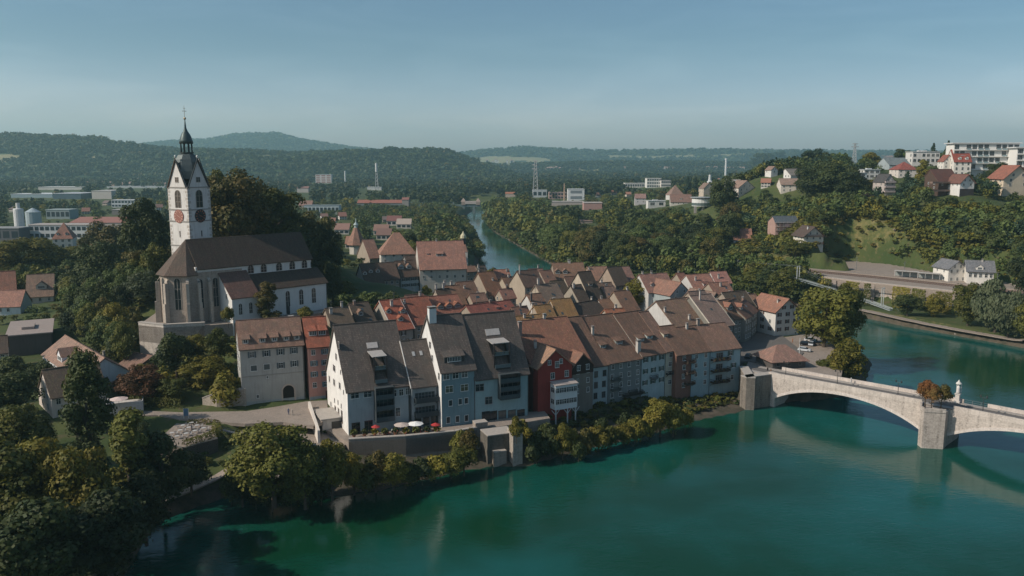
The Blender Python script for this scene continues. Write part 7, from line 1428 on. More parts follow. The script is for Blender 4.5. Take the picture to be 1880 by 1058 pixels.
# --- left foreground
tree('ivy', 'tall dark ivy-clad column tree in front of the farmhouse gable', 172, 905, 632, 78, L_DARK, z=5)
tree('round', 'loose light crown leaning out to the left of the ivy column tree', 163, 800, 636, 66, L_MID, z=7)
tree('big', 'yellow-green tree with a sunlit top at the lower left edge', 30, 880, 738, 140, L_MID, z=5)
tree('big', 'sprawling tree filling the bottom-left corner', 10, 1010, 800, 230, L_MID, z=5)
tree('big', 'broad sunlit-topped tree left of the ivy column, near the bottom', 85, 980, 800, 170, L_YEL, z=5)
tree('big', 'tree with pale sprays right beside the lower bank on the left', 150, 1010, 812, 150, L_YEL, z=4)
tree('tall', 'tall green tree between the ivy column and the cafe terrace', 243, 930, 752, 95, L_MID, z=5)
tree('round', 'rounded tree at the foot of the cafe terrace wall', 300, 930, 800, 110, L_DARK, z=4)
tree('round', 'low dark tree on the slope below the cafe terrace', 352, 900, 828, 80, L_DARK, z=4)
tree('big', 'dark low tree hanging over the water at the bottom left', 190, 1075, 900, 190, L_DARK, z=3)
tree('round', 'shaded tree on the bank near the start of the riverside path', 268, 985, 870, 100, L_DARK, z=3)
tree('big', 'very dark tree crossing the bottom edge at the left', 60, 1120, 920, 230, L_DARK, z=4)
tree('round', 'dark tree in front of the farmhouse, cut by the left edge', 10, 770, 682, 110, L_DARK, z=8)
tree('round', 'dark bushy tree at the left edge below the box building', 25, 705, 655, 70, L_DARK, z=9)
tree('round', 'small tree right of the white-walled garden terrace', 245, 800, 770, 60, L_DARK, z=8)
tree('big', 'large round sunlit tree in the riverside yard, left of the white gable', 503, 918, 772, 150, L_MID, z=4)
tree('round', 'darker companion tree touching the large round one on its right', 560, 920, 815, 90, L_MID, z=3.5)
tree('round', 'yellow-green riverside tree right of the large round one', 610, 905, 805, 72, L_YEL, z=3)
tree('round', 'low shaded tree left of the large round yard tree', 445, 920, 850, 70, L_DARK, z=3)
for k, (x, b_, t, w, m) in enumerate(((650, 900, 835, 60, L_YEL), (690, 895, 828, 62, L_AUT), (722, 892, 830, 66, L_YEL), (590, 908, 850, 60, L_DARK), (670, 902, 862, 55, L_MID), (745, 888, 850, 60, L_MID), (775, 882, 842, 55, L_DARK), (800, 878, 838, 56, L_YEL), (828, 872, 830, 58, L_MID), (852, 866, 815, 54, L_MID), (862, 845, 785, 42, L_AUT), (845, 830, 790, 40, L_MID))):
    tree('round' if b_ - t > 40 else 'bush', ['yellow riverbank tree below the parasols', 'rusty-leaved tree on the bank under the cafe terrace', 'bright yellow-green tree under the quay wall', 'dark low tree at the water beside the yard', 'small green tree between the rusty and the yellow tree', 'green tree right of the yellow one at the quay wall', 'dark shrub tree under the dark quay wall', 'yellowish shrub tree near the dark quay wall', 'green leafy tree below the blue-grey house', 'leafy tree left of the stone pillar', 'rusty creeper tree growing around the stone pillar', 'green creeper beside the blue-grey house foot'][k], x, b_, t, w, m, z=1.2 if b_ > 860 else 3, group='trees and shrubs on the bank below the quay wall')
# right of the platform: hanging ivy and sunlit shrubs along the row
for k, (x, b_, t, w, m) in enumerate(((958, 822, 776, 40, L_YEL), (948, 800, 768, 34, L_YEL), (925, 790, 776, 40, L_MID), (1010, 838, 790, 44, L_DARK), (1033, 838, 780, 42, L_YEL), (1050, 832, 792, 40, L_YEL), (1072, 830, 790, 46, L_AUT), (1098, 824, 783, 46, L_YEL), (1122, 818, 783, 42, L_MID), (1145, 812, 778, 40, L_YEL), (1168, 806, 766, 44, L_YEL), (1192, 800, 758, 40, L_YEL), (1212, 796, 728, 66, L_YEL), (1236, 790, 745, 50, L_MID), (1258, 782, 752, 36, L_YEL), (1062, 842, 812, 30, L_DARK), (985, 845, 800, 50, L_DARK), (1150, 790, 758, 40, L_DARK), (1105, 800, 770, 34, L_DARK), (1002, 815, 780, 40, L_DARK), (1180, 800, 770, 40, L_DARK))):
    tree('bush' if b_ - t < 55 else 'round', ['ivy curtain hanging from the tall river slab', 'ivy cushion on top of the tall river slab', 'green creeper along the edge of the concrete platform', 'dark bush right of the river slab', 'sunlit bush below the dark red house', 'yellow-green bush below the veranda', 'olive bush below the grey-brown gable', 'bright bush below the narrow pale house', 'green bush before the grey-green house', 'yellow bush in the middle of the bank hedge', 'larger yellow bush before the pale blue house', 'yellow bush left of the tallest bank tree', 'tallest sunlit yellow-green tree on the bank', 'green tree right of the tallest bank tree', 'last small yellow bush at the water stairs', 'little dark bush overhanging the water', 'dark shrub between river slab and red house', 'dark shrub at the house wall behind the bank tree', 'dark shrub at the foot of the narrow house', 'dark shrub at the foot of the red house', 'dark shrub beneath the broad grey-green house'][k], x, b_, t, w, m, z=7.8 if k == 1 else 1.0 if b_ > 795 else 2.0, cat='bush' if b_ - t < 55 else 'tree', name='shrub' if b_ - t < 55 else 'tree', group='sunlit shrubs on the bank below the old row')
for k, (x, b_, w, m) in enumerate(((470, 925, 50, L_DARK), (500, 930, 56, L_DARK), (535, 928, 56, L_GRN), (565, 925, 44, L_DARK), (425, 918, 40, L_GRN), (590, 918, 44, L_DARK), (450, 905, 40, L_MID))):
    tree('bush', ['dark shrub under the left side of the large round tree', 'dark shrub at the trunk of the large round tree', 'fresh green shrub under the right side of the large round tree', 'dark shrub between the large round tree and its companion', 'green shrub at the end of the riverside path', 'dark shrub right of the companion tree at the water', 'olive shrub behind the path end'][k], x, b_, b_ - 44, w, m, z=1.2, cat='bush', name='shrub', group='shrubs at the water under the large round tree')
# --- church hill
vis(252, 597, 302, 642, 246)
for a in (('big', 'dark green tree immediately left of the church tower', 272, 500, 363, 88, L_DARK, 30), ('big', 'huge golden-topped tree right behind the church tower', 432, 470, 308, 130, L_AUT, 38), ('round', 'spiky light tree top between tower and golden tree', 405, 440, 318, 60, L_MID, 40), ('big', 'broad dark green tree behind the nave roof', 508, 470, 340, 120, L_MID, 36),
          ('big', 'golden round tree at the end of the nave roof', 578, 505, 388, 92, L_AUT, 26), ('big', 'dark tree mass right of the golden one', 600, 520, 414, 66, L_DARK, 26), ('round', 'brown-green rounded tree over the nave ridge', 465, 470, 390, 80, L_AUT, 34), ('big', 'dark shadowed tree behind the church end', 612, 560, 480, 40, L_DARK, 22), ('round', 'dark tree low behind the nave', 545, 500, 410, 80, L_DARK, 30),
          ('round', 'light green tree in the shadow behind the terrace houses', 632, 560, 515, 55, L_MID, 17), ('tall', 'ivy-brown conical tree against the church aisle', 494, 588, 518, 38, L_AUT, 23.6), ('bush', 'clipped round bush on the wall beside the sacristy', 419, 590, 564, 24, L_YEL, 26), ('bush', 'olive round bush above the pale arched house', 560, 585, 563, 30, L_YEL, 24),
          ('round', 'dark round tree at the foot of the church terrace wall', 325, 690, 606, 72, L_DARK, 14), ('round', 'light tree beside the ruined wall', 365, 660, 612, 52, L_YEL, 17), ('round', 'dark green tree between the ruined wall and the pale house', 402, 665, 605, 50, L_MID, 17), ('round', 'yellowish tree on the garden slope under the terrace', 375, 700, 652, 80, L_YEL, 13),
          ('round', 'rusty red-brown tree in the garden above the hedge', 262, 735, 668, 80, L_RED, 10), ('round', 'second rusty tree beside the garage roof', 232, 730, 685, 55, L_RED, 9.5), ('round', 'green tree behind the garden stairs', 318, 735, 690, 60, L_MID, 10), ('bush', 'overflowing ivy bush on the stone garden wall', 418, 742, 688, 72, L_YEL, 9.3), ('bush', 'yellow-green low bush above the garden stairs', 375, 715, 690, 50, L_YEL, 10),
          ('big', 'spreading yellow-green tree far left in front of the works', 55, 520, 430, 125, L_YEL, 13), ('big', 'second spreading yellow-green tree beside it', 105, 515, 448, 90, L_MID, 13), ('round', 'yellowish tree left of the dark hill trees', 142, 500, 455, 46, L_YEL, 14), ('big', 'brownish-green tree under the tower', 200, 500, 405, 90, L_AUT, 16), ('big', 'dark tree in the middle of the wooded hill side', 190, 540, 440, 100, L_DARK, 16),
          ('round', 'bright green tree at the foot of the tower', 285, 530, 445, 60, L_MID, 26), ('round', 'silvery-green round tree left of the apse', 268, 560, 495, 70, L_WIL, 22), ('round', 'yellow-leaved tree below the church terrace, left', 212, 630, 560, 60, L_YEL, 15), ('round', 'shrubby tree directly left of the terrace wall', 228, 665, 596, 44, L_MID, 14)):
    tree(*a[:7], z=a[7])
# --- town and bridge
tree('big', 'large chestnut-like tree on the town square', 1512, 640, 520, 122, L_MID, z=8.5)
tree('big', 'second crown merged with the large square tree, on the water side', 1548, 636, 522, 70, L_MID, z=8)
tree('round', 'round tree at the tip of the peninsula beside the bridge', 1553, 705, 624, 74, L_YEL, z=3.5)
tree('round', 'lower part tree hugging the bridge behind the parapet', 1528, 700, 652, 56, L_MID, z=4)
tree('round', 'bright green tree standing alone among the town roofs', 1166, 568, 514, 58, L_YEL, z=9.5)
tree('bush', 'small yellow shrub between the roofs at the river bend', 905, 512, 492, 24, L_YEL, z=12)
tree('bush', 'small yellow shrub between the roofs of the upper town', 782, 545, 526, 22, L_YEL, z=15)
for k, (t, y, s) in enumerate(((43.0, -2.6, 1.0), (44.9, -3.6, .9), (46.6, -1.8, .9))):
    put_tree('small', ['orange-leaved tree on the bridge pier, left', 'orange-leaved tree on the bridge pier, middle', 'green-tinged orange tree on the bridge pier, right'][k], bl(t, y, 9.6), 7.4 * s, 6.0 * s, [L_ORG, L_ORG, L_AUT][k], 'small trees on the bridge pier')
# --- right bank
for a in (('round', 'dark round bush-tree at the end of the footbridge', 1665, 582, 538, 52, L_DARK), ('round', 'light green tree on the grass strip under the wall', 1714, 584, 540, 38, L_YEL), ('big', 'green tree leaning at the quay left of the willow', 1776, 600, 516, 62, L_MID), ('willow', 'broad grey-green willow at the water on the far bank', 1826, 612, 520, 92, L_WIL), ('willow', 'second willow overlapping the first one', 1850, 622, 545, 70, L_WIL), ('round', 'dark green tree at the right edge on the bank', 1885, 628, 555, 60, L_MID),
          ('round', 'dense green tree right of the station wing', 1872, 545, 470, 60, L_DARK), ('round', 'round tree beside the parking area above the track', 1460, 486, 440, 52, L_MID), ('bush', 'trimmed dark round tree at the station forecourt', 1537, 490, 474, 24, L_DARK), ('round', 'dark tree behind the big white house', 1405, 545, 492, 60, L_DARK), ('round', 'green tree behind the town roofs near the footbridge', 1440, 560, 490, 70, L_MID),
          ('round', 'bushy tree under the footbridge', 1475, 545, 500, 60, L_DARK), ('round', 'tree behind the turret at the back of the town', 1380, 540, 490, 60, L_MID), ('bush', 'purple-black round tree on the hillside meadow', 1590, 386, 357, 44, L_PUR), ('cone', 'dark conifer on the skyline left of the apartment block', 1712, 300, 261, 18, L_CON), ('cone', 'taller dark conifer on the skyline beside the apartment block', 1739, 300, 256, 18, L_CON),
          ('tall', 'golden-green columnar tree below the red-roofed villa', 1694, 345, 294, 26, L_YEL), ('cone', 'dark spruce in front of the narrow dark-roofed house', 1664, 358, 312, 30, L_CON), ('big', 'dark green tree beside the white apartment block', 1832, 335, 297, 46, L_DARK), ('big', 'dark dense tree group in front of the crest, right of the white houses', 1528, 368, 296, 90, L_DARK), ('big', 'very dark tree below the crest houses', 1490, 372, 302, 70, L_DARK), ('big', 'dark green tree under the crest left of the cubes', 1560, 372, 312, 60, L_DARK),
          ('big', 'dark crest tree at the left end of the hilltop wood', 1397, 322, 278, 42, L_DARK), ('big', 'second tree of the hilltop wood on the skyline', 1425, 318, 277, 44, L_CON), ('big', 'third tree of the hilltop wood', 1458, 314, 276, 46, L_DARK), ('big', 'highest tree of the hilltop wood', 1492, 314, 272, 46, L_CON), ('big', 'right end tree of the hilltop wood', 1520, 314, 278, 36, L_DARK), ('round', 'orange-tipped low tree behind the hilltop wood', 1545, 312, 283, 34, L_MID), ('round', 'pale green tree before the orange roof on the skyline', 1598, 312, 281, 36, L_YEL),
          ('cone', 'thin spruce beside the orange roof on the skyline', 1613, 300, 272, 12, L_CON), ('big', 'dark oval tree right of the orange roof', 1655, 300, 273, 30, L_DARK), ('round', 'bright green tree in front of the pale blue cube', 1610, 350, 325, 38, L_YEL), ('cone', 'dark fir before the bungalow roofline', 1262, 362, 322, 22, L_CON), ('cone', 'second dark fir behind the round villa', 1276, 362, 324, 20, L_CON), ('big', 'dark tree hiding the foot of the bare cream gable', 1326, 395, 322, 46, L_DARK)):
    tree(*a)
print('HAND_TREES', len([o for o in scn.objects if o.get('category') in ('tree', 'bush')]))
# hedges
def hedge(label, pts, w, h, m, z=None):
    P = [PZ(x, y, z) if z else hit(x, y) for x, y in pts]; rs = np.random.RandomState(int(pts[0][0])); VV, NN = [], []
    for i in range(len(P) - 1):
        d = P[i + 1] - P[i]; n = int(d.length * h * 60); t = rs.rand(n); a = rs.rand(n) * math.pi; dx, dy = d.x / d.length, d.y / d.length; off = np.cos(a) * w / 2 * (1 + .12 * rs.randn(n)); hh = np.minimum(np.sin(a) * h * 1.4, h) * (1 + .08 * rs.randn(n))
        VV.append(np.stack([P[i].x + d.x * t - dy * off, P[i].y + d.y * t + dx * off, P[i].z + d.z * t + hh], 1)); NN.append(np.stack([-dy * np.cos(a), dx * np.cos(a), np.sin(a)], 1) + rs.randn(n, 3) * .4)
    P_, N_ = np.concatenate(VV), np.concatenate(NN); N_ /= np.linalg.norm(N_, axis=1)[:, None]; V, Fq = quads(P_, N_, .34, rs); c = V.mean(0); c[2] = 0
    return link('hedge', np_mesh('hedge', V - c, Fq, [m]), None, tuple(c), label=label, category='hedge')
hedge('clipped green hedge along the street above the cafe terrace', ((243, 741), (290, 746), (336, 747)), 3.0, 2.2, L_MID, 9.0)
hedge('long hedge on the garden slope under the ruined wall', ((345, 690), (385, 692), (425, 690)), 2.6, 2.6, L_YEL, 12.5)
hedge('low flowering border beside the street above the cafe tables', ((345, 778), (375, 776), (398, 778)), 2.0, 0.8, L_AUT, 8.6)
hedge('overgrown rim of the cafe terrace', ((338, 822), (372, 812), (400, 800), (398, 785)), 2.2, 1.6, L_MID, 8.0)
# ivy curtains on the railway wall
for k, (xa, xb) in enumerate(((1500, 1528), (1555, 1578), (1588, 1600), (1640, 1672), (1676, 1700), (1720, 1750), (1772, 1788))):
    a, c = PZ(xa, 509 + (xa - 1490) * .112, 13.5), PZ(xb, 509 + (xb - 1490) * .112, 13.5); rs = np.random.RandomState(k + 50); n = int((c - a).length * 130); t = rs.rand(n); hh = rs.rand(n) ** 1.1 * (11 - 3 * rs.rand()); d = (c - a).normalized(); nx, ny = d.y, -d.x; o = .15 + rs.rand(n) * .8
    V, Fq = quads(np.stack([a.x + (c.x - a.x) * t + nx * o, a.y + (c.y - a.y) * t + ny * o, a.z - hh], 1), np.tile([nx, ny, .4], (n, 1)) + rs.randn(n, 3) * .45, .6, rs); q = V.mean(0); link('ivy', np_mesh('ivy', V - q, Fq, [L_YEL if k % 2 else L_MID]), None, tuple(q), label=['leftmost ivy curtain on the railway wall', 'second ivy curtain on the railway wall from the footbridge pylon', 'narrow ivy strip on the railway wall', 'broad ivy curtain above the dark round bush-tree', 'yellow ivy curtain above the light green tree', 'ivy curtain on the wall left of the leaning quay tree', 'last ivy strip on the railway wall'][k], category='ivy', group='ivy curtains on the railway wall')
# ------------------------------------------------------------ scattered woods: candidates first, largest ones become trees of their own
HB = []     # footprints of everything built
for o in scn.objects:
    if o.parent is None and o.get('category') in ('house', 'church', 'villa', 'factory', 'warehouse', 'tower', 'building', 'office block', 'apartment block', 'power station', 'pavilion', 'garage'): HB.append((o.location.x, o.location.y))
for i in HOUSES:
    c, s = math.cos(R(i['ang'])), math.sin(R(i['ang']))
    for f in (.2, .5, .8):
        for g in (.25, .75): HB.append((i['A'].x + c * i['L'] * f - s * i['D'] * g, i['A'].y + s * i['L'] * f + c * i['D'] * g))
for x in np.arange(-44, 4, 5):
    for y in (3, 10, 17): HB.append((CO.x + .707 * x - .707 * y, CO.y + .707 * x + .707 * y))
HB = np.array(HB); CAND = []
def scatter(pts, spacing, hr, mats, group, label, seed, kind='far', clear=6.0, world=False, keep=1.0, wr=(.75, 1.0), novis=False):
    poly = np.array([(p.x, p.y) for p in ([hit(x, y) for x, y in pts] if not world else [Vector((x, y, 0)) for x, y in pts])]); rs = np.random.RandomState(seed)
    x0, y0 = poly.min(0); x1, y1 = poly.max(0); gx, gy = np.arange(x0, x1, spacing), np.arange(y0, y1, spacing * .9); G = np.stack(np.meshgrid(gx, gy), -1).reshape(-1, 2); G = G + (rs.rand(len(G), 2) - .5) * spacing * .95
    G = G[inside(G, poly)]; G = G[rs.rand(len(G)) < keep]
    if not len(G): return
    G = G[~inside(G, RIVER)]; G = G[edge_dist(G, RIVER) > 1.5]
    for pl, z in PADS: G = G[~inside(G, pl)]
    d = np.hypot(G[:, None, 0] - HB[None, :, 0], G[:, None, 1] - HB[None, :, 1]).min(1); G = G[d > clear]; Z = height(G)
    for (x, y), z in zip(G, Z):
        h = rs.uniform(*hr); w = h * rs.uniform(*wr); p = (x, y, z - .3); pxx, pyb = proj(p); pyt = proj((x, y, z + h))[1]; wp = w / 2 * F / y; bad = False
        if pxx < -60 or pxx > 1940: continue
        if not novis:
            for (a, b_, c, e, dd) in VIS:
                if y < dd + 4 and pxx + wp * .8 > a and pxx - wp * .8 < c and pyt < e and pyb > b_: bad = True; break
        if bad:
            if rs.rand() < .5: h *= .35; w = h * 1.2; wp = w / 2 * F / y; pyt = proj((x, y, z + h))[1]; bad = any(y < dd + 4 and pxx + wp * .8 > a and pxx - wp * .8 < c and pyt < e and pyb > b_ for (a, b_, c, e, dd) in VIS)
            if bad: continue
        k = kind if rs.rand() < .9 else ('farcone' if kind == 'far' and h > 9 else kind)
        CAND.append(((pyb - pyt) * wp, p, h, w, k, mats[int(rs.rand() * len(mats))], group, label))
G4 = [L_GRN, L_DARK, L_MID, L_AUT, L_GRN, L_DARK]; GD = [L_DARK, L_DARK, L_GRN, L_CON]
scatter(((880, 398), (893, 425), (945, 458), (1003, 492), (1045, 510), (1120, 512), (1340, 490), (1420, 462), (1330, 418), (1230, 392), (1120, 392), (1000, 386), (905, 380)), 12, (15, 23), G4 + [L_DARK, L_MID], 'woodland trees on the far river bank', 'leafy tree in the dense wood on the far river bank', 31)
scatter(((40, 470), (-60, 520)) if False else ((-20, 540), (110, 500), (240, 470), (300, 470), (300, 560), (250, 590), (250, 650), (225, 680), (190, 640), (100, 600), (-20, 600)), 6.0, (7, 13), G4 + [L_DARK], 'trees on the wooded side of the church hill', 'tree on the thickly wooded slope left of the church', 32, clear=5)
scatter(((150, 650), (260, 640), (300, 660), (440, 640), (430, 700), (360, 730), (250, 740), (210, 735), (230, 690)), 4.5, (3, 5.5), [L_MID, L_YEL, L_DARK, L_AUT], 'garden shrubs below the church terrace', 'garden shrub on the slope below the church terrace', 33, kind='bush', clear=4, wr=(1, 1.4), keep=.7)
scatter([(-150, 300), (-108, 285), (-100, 300), (-74, 312), (-74, 360), (-92, 430), (-150, 420)], 12, (13, 19), GD + [L_AUT, L_MID], 'trees on the castle hill behind the church', 'tall tree on the hill behind the church', 34, world=True, clear=7)
scatter([(-175, 95), (-92, 95), (-86, 130), (-92, 160), (-104, 176), (-112, 186), (-130, 196), (-175, 200)], 7.5, (7, 11), [L_DARK, L_MID, L_MID, L_GRN], 'trees crowding the lower left bank', 'dark bank tree in the crowded lower left corner', 35, world=True, clear=7)
scatter([(-120, 200), (-110, 215), (-98, 225), (-130, 262), (-200, 262), (-200, 200)], 8, (5, 9), GD + [L_MID], 'trees between the houses at the left', 'garden tree between the houses at the left edge', 36, world=True, clear=9)
HILL = ((1340, 480), (1400, 462), (1480, 472), (1560, 474), (1640, 482), (1742, 500), (1870, 512), (1960, 520), (1960, 420), (1880, 400), (1800, 395), (1740, 385), (1660, 392), (1560, 385), (1480, 385), (1420, 398), (1340, 410))
scatter(HILL, 6.6, (5, 12), [L_MID, L_MID, L_DARK, L_YEL, L_DARK, L_MID, L_GRN, L_GRN], 'shrubs and trees on the slope above the railway', 'leafy tree on the overgrown slope above the railway', 37, clear=7, keep=.95, wr=(.9, 1.3))
scatter(((1780, 470), (1900, 500), (1960, 500), (1960, 420), (1800, 430), (1640, 440), (1620, 470), (1700, 490)), 8, (8, 13), GD + [L_MID], 'dark wood behind the station', 'dark tree in the wood behind the station', 38, clear=9)
scatter([(120, 600), (170, 520), (240, 500), (330, 520), (420, 540), (520, 640), (560, 760), (430, 760), (330, 740), (230, 760), (150, 720)], 8, (7, 14), GD + [L_MID, L_GRN], 'garden trees between the hillside villas', 'garden tree among the villas on the right-hand hill', 39, world=True, clear=10)
scatter([(205, 690), (300, 700), (300, 860), (190, 860)], 10, (12, 20), GD, 'hilltop wood on the skyline', 'tall tree of the dark hilltop wood on the skyline', 40, world=True, clear=10, keep=.5)
scatter(((1355, 484), (1480, 500), (1560, 530), (1540, 560), (1440, 560), (1380, 560), (1370, 520)), 6, (7, 11), [L_MID, L_DARK, L_YEL], 'trees in the gully under the footbridge', 'tree in the gully between footbridge and town', 41, novis=True)
scatter([(55, 398), (150, 402), (155, 470), (30, 520), (40, 480)], 8, (9, 14), G4, 'trees on the bank behind the town roofs', 'tree on the bank just behind the town roofs', 45, world=True, novis=True)
scatter([(-125, 830), (-62, 830), (-78, 1165), (-200, 1165), (-330, 900)], 12, (6, 10), G4, 'low trees on the bank before the weir', 'low tree on the bank before the weir', 46, world=True, clear=12, novis=True)
scatter(((612, 560), (700, 548), (740, 556), (700, 575), (620, 592)), 5, (3, 6), [L_DARK, L_MID, L_GRN], 'garden shrubs below the terrace houses', 'garden shrub below the white terrace houses', 47, kind='bush', clear=5, wr=(1, 1.4), novis=True)
scatter(((402, 792), (432, 800), (440, 852), (424, 866), (350, 884), (322, 850), (345, 830), (395, 812)), 3.6, (1.5, 3.2), [L_DARK, L_MID, L_GRN], 'shrubs on the slope under the cafe terrace', 'shrub on the slope under the cafe terrace', 48, kind='bush', clear=2, wr=(1, 1.5), novis=True, keep=.75)
scatter(((1468, 461), (1545, 466), (1536, 480), (1450, 487)), 4.5, (2.5, 5.5), [L_MID, L_GRN, L_DARK], 'shrubs between the chalet and the station yard', 'shrub between the chalet and the station yard', 50, kind='bush', clear=4, wr=(1, 1.4), novis=True)
scatter(((1405, 484), (1432, 462), (1478, 468), (1484, 486)), 6, (3, 7), [L_MID, L_GRN, L_DARK], 'trees beside the station yard', 'tree on the mound beside the station yard', 49, novis=True)
scatter([(-35, 420), (-26, 500), (-35, 600), (-45, 700), (-52, 800), (-75, 820), (-120, 700), (-130, 520), (-90, 440)], 9, (11, 17), G4 + [L_DARK], 'trees on the near bank beyond the castle-like hall', 'tall tree on the bank beyond the castle-like hall', 42, world=True, clear=10)
scatter([(-900, 500), (-260, 330), (-150, 430), (-130, 560), (-120, 900), (-150, 1180), (-900, 1180)], 17, (8, 15), GD + [L_MID, L_YEL], 'trees scattered through the town in the valley', 'tree between the valley buildings left of the river', 43, world=True, clear=14, keep=.62)
scatter([(-20, 1240), (-25, 900), (60, 640), (160, 620), (260, 820), (500, 1250)], 14, (9, 16), G4, 'trees around the industrial quarter', 'tree around the industrial quarter right of the river', 44, world=True, clear=14, keep=.75)
for seg, nm in ((((887, 404), (905, 425), (962, 458), (1022, 492)), 'r'), (((882, 478), (868, 440), (850, 408)), 'l')):
    P_ = [PZ(x, y, 0) for x, y in seg]
    if nm == 'r': P_ += [Vector((70, 475, 0)), Vector((110, 440, 0)), Vector((148, 405, 0))]
    for i in range(len(P_) - 1):
        d = P_[i + 1] - P_[i]; n = int(d.length / 4); d.normalize(); s = Vector((-d.y, d.x, 0)); s = s if inside(np.array([[P_[i].x + d.x * 5 + s.x * 3, P_[i].y + d.y * 5 + s.y * 3]]), RIVER)[0] == False else -s
        for k in range(n):
            p = P_[i].lerp(P_[i + 1], k / n) + s * rnd.uniform(-.5, 4.5); h = rnd.uniform(6, 12); CAND.append((20 * h, (p.x, p.y, .2), h, h * rnd.uniform(.9, 1.2), 'far', rnd.choice(G4), 'trees overhanging the upstream banks', 'tree overhanging the upstream river bank'))
CAND.sort(key=lambda c: -c[0]); NH = len([o for o in scn.objects if o.get('category') == 'tree']); NI = max(0, 296 - NH)
print('CANDIDATES', len(CAND), 'individual', NI)
NB = 0
LOOK = {}
for m_, w_ in ((L_DARK, 'dark green'), (L_MID, 'sunlit olive-green'), (L_GRN, 'fresh green'), (L_YEL, 'yellow-green'), (L_AUT, 'brownish autumn-tinted'), (L_CON, 'blackish green'), (L_WIL, 'grey-green')): LOOK[m_.name] = w_
def label_of(c):
    sz = 'large' if c[2] > 15 else 'small' if c[2] < 7 else 'middle-sized'
    return sz + ' ' + LOOK.get(c[5].name, 'green') + ' ' + c[7].replace('tall ', '').replace('dark ', '').replace('leafy ', '')
for c in CAND[:NI]:
    kd = c[4]; big = c[0] > 300
    if kd == 'far' and c[1][1] < 720: kd = 'big' if c[2] > 13 else 'round'
    if kd == 'bush': put_tree('bush', label_of(c), c[1], c[2], c[3], c[5], c[6], 'shrub', 'shrub')
    else: put_tree(kd, label_of(c), c[1], c[2], c[3], c[5], c[6])
# the rest of the woods as joined foliage
LOW = [(lambda r: (lambda P, Nn: quads(P, Nn, 1.45, r))(*crown_pts(10, 11, .2, 15, 2.1, 260, r, 'round')))(np.random.RandomState(60 + k)) for k in range(5)]
LOWC = (lambda r: (lambda P, Nn: quads(P, Nn, 1.5, r, 1.1, .3))(*crown_pts(6.5, 14, .8, 20, 1.5, 170, r, 'cone')))(np.random.RandomState(70))
VLOW = [(lambda r: (lambda P, Nn: quads(P, Nn, 3.4, r))(*crown_pts(10, 11, 0, 7, 2.6, 34, r, 'round')))(np.random.RandomState(80 + k)) for k in range(5)]
def join(name, specs, protos, mats):
    """specs: (x, y, z, h, w, material index, conifer)"""
    VV, FF, MM, off = [], [], [], 0; rs = np.random.RandomState(9)
    for (x, y, z, h, w, mi, con) in specs:
        V, Fq = (LOWC if con else protos[rs.randint(len(protos))]); a = rs.rand() * 6.28; c, s = math.cos(a), math.sin(a); k = w / (6.5 if con else 10); X = (V[:, 0] * c - V[:, 1] * s) * k + x; Y = (V[:, 0] * s + V[:, 1] * c) * k + y
        VV.append(np.stack([X, Y, V[:, 2] * (h / (14 if con else 11)) + z], 1)); FF.append(Fq + off); MM.append(np.full(len(Fq), mi)); off += len(V)
    if VV: link(name, np_mesh(name, np.concatenate(VV), np.concatenate(FF), mats, np.concatenate(MM)), kind='stuff')
MS = [L_MID, L_DARK, L_YEL, L_AUT, L_CON, L_WIL, L_GRN]
ix = lambda m: MS.index(m) if m in MS else 0
rsx = np.random.RandomState(5); EX = [(x, y, z - .3, h, h * .95, int(m), False) for (x, y), h, m in zip(np.stack([rsx.uniform(258, 460, 420), rsx.uniform(120, 400, 420)], 1), rsx.uniform(7, 14, 420), rsx.choice([0, 1, 6, 3], 420)) for z in [hz(x, y)] if z > 1.5]
join('woodland', EX + [(c[1][0], c[1][1], c[1][2], c[2], c[3], ix(c[5]), c[4] == 'farcone') for c in CAND[NI:]], LOW, MS)
# forest of the plain behind the weir and on the far hills
rs = np.random.RandomState(99); sp = []
LATE = [([(-140, 1240), (-66, 1240), (-92, 1520), (-160, 1520)], 120, (12, 17), .65), ([(-18, 1235), (60, 1235), (80, 1520), (-18, 1520)], 160, (12, 17), .65)]
def plain_wood(poly, n, hr, dark=.7):
    poly = np.array(poly); lo, hi = poly.min(0), poly.max(0); G = lo + rs.rand(n * 3, 2) * (hi - lo); G = G[inside(G, poly)][:n]; G = G[~inside(G, RIVER)]; Z = height(G)
    for (x, y), z in zip(G, Z):
        h = rs.uniform(*hr); px_, pb = proj((x, y, z)); pt = proj((x, y, z + h))[1]; wp = h * .5 * F / y
        if any(y < dd + 4 and px_ + wp > a and px_ - wp < c and pt < e and pb > b_ for (a, b_, c, e, dd) in VIS): continue
        sp.append((x, y, z - 1, h, h * rs.uniform(.8, 1.1), int(rs.choice([1, 6, 4, 3], p=[dark, .8 - dark if dark < .8 else 0, .15, .05])), False))
plain_wood([(-1150, 1260), (-100, 1200), (-80, 1520), (60, 1520), (10, 1240), (450, 1200), (900, 1350), (1200, 2300), (-300, 2700), (-1700, 2500)], 5200, (13, 20), .65)
plain_wood([(-120, 1505), (80, 1240), (200, 1240), (200, 1800), (-150, 1800)], 500, (13, 19), .65)
[plain_wood(*q) for q in LATE]
plain_wood([(-300, 2600), (1300, 2300), (2400, 3800), (200, 4000)], 2200, (18, 26), .65)
plain_wood([(-2300, 2450), (-1000, 2300), (-900, 2900), (-2700, 3100)], 1000, (15, 22), .65)
plain_wood([(-1300, 900), (-400, 900), (-350, 1250), (-1400, 1300)], 420, (10, 16), .6)
join('valley_forest', sp, VLOW, MS)
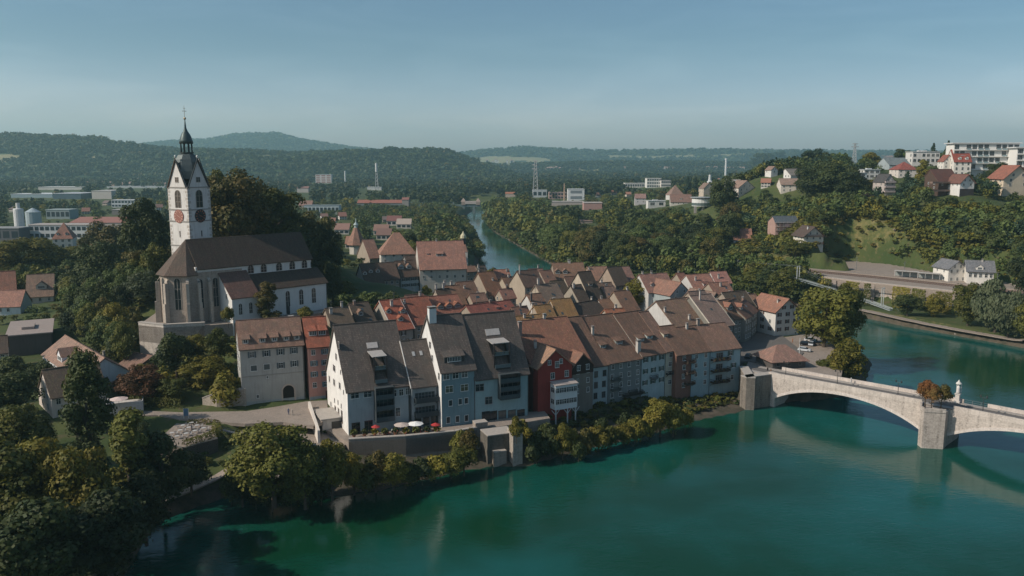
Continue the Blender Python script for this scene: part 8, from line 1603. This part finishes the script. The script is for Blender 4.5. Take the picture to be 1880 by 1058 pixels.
def hill_wood(V, n, size, r0, r1):
    sp2 = []; rr, cc, _ = V.shape
    for k in range(n):
        i = rs.uniform(r0, r1); j = rs.uniform(0, cc - 1.01); a, b_ = int(i), int(j); fi, fj = i - a, j - b_; p = V[a, b_] * (1 - fi) * (1 - fj) + V[a + 1, b_] * fi * (1 - fj) + V[a, b_ + 1] * (1 - fi) * fj + V[a + 1, b_ + 1] * fi * fj
        q = proj(p)
        if not (-60 < q[0] < 1940): continue
        if in_field(q[0], q[1]): continue
        h = rs.uniform(.8, 1.35) * size; sp2.append((p[0], p[1], p[2] - h * .35, h, h * rs.uniform(.9, 1.4), int(rs.choice([1, 6, 4, 3], p=[.62, .2, .15, .03])), False))
    return sp2
join('hill_forest', hill_wood(H1, 9500, 19, 1.5, 22), VLOW, MS)
join('hill_forest', hill_wood(H3, 3200, 22, 3, 22), VLOW, MS)
VL2 = [(lambda r: (lambda P, Nn: quads(P, Nn, 6.0, r))(*crown_pts(10, 11, 0, 4, 3.0, 12, r, 'round')))(np.random.RandomState(90 + k)) for k in range(5)]
join('mountain_forest', hill_wood(H4, 5500, 30, 6, 22) + hill_wood(H2, 4500, 30, 6, 22), VL2, MS)
# grass tufts and low undergrowth on the open slopes
sp3 = []; poly = np.array([(p.x, p.y) for p in [hit(x, y) for x, y in HILL]]); lo, hi = poly.min(0), poly.max(0); G = lo + rs.rand(9000, 2) * (hi - lo); G = G[inside(G, poly)]; Z = height(G)
for (x, y), z in zip(G, Z): h = rs.uniform(1.0, 3.2); sp3.append((x, y, z - .3, h, h * 2, int(rs.choice([0, 2, 3])), False))
bk = np.array([(-60, 170), (-20, 196), (25, 212), (60, 232), (72, 240), (72, 246), (20, 226), (-20, 212), (-50, 200)]); lo, hi = bk.min(0), bk.max(0); G = lo + rs.rand(5000, 2) * (hi - lo); G = G[inside(G, bk)]; G = G[~inside(G, RIVER)]
for pl, z in PADS: G = G[~inside(G, pl)]
for (x, y), z in zip(G, height(G)): h = rs.uniform(.6, 2.0); sp3.append((x, y, z - .3, h, h * 1.8, int(rs.choice([0, 1, 1, 3])), False))
join('undergrowth', sp3, VLOW, MS)
print('TRIS', sum(len(m.polygons) for m in bpy.data.meshes) * 2)
# ------------------------------------------------------------ haze
hb = MB(); hb.box(-10600, 10600, -500, 10600, -6, 480)
haze = hb.build('haze', [], kind='stuff')
hm = bpy.data.materials.new('haze'); hm.use_nodes = True; hn = hm.node_tree; hn.nodes.remove(hn.nodes['Principled BSDF'])
pv = hn.nodes.new('ShaderNodeVolumePrincipled'); pv.inputs['Color'].default_value = (0.55, 0.92, 1.0, 1)
pv.inputs['Density'].default_value = 0.0001
pv.inputs['Anisotropy'].default_value = 0.2
hn.links.new(pv.outputs[0], hn.nodes['Material Output'].inputs['Volume'])
haze.data.materials.append(hm)
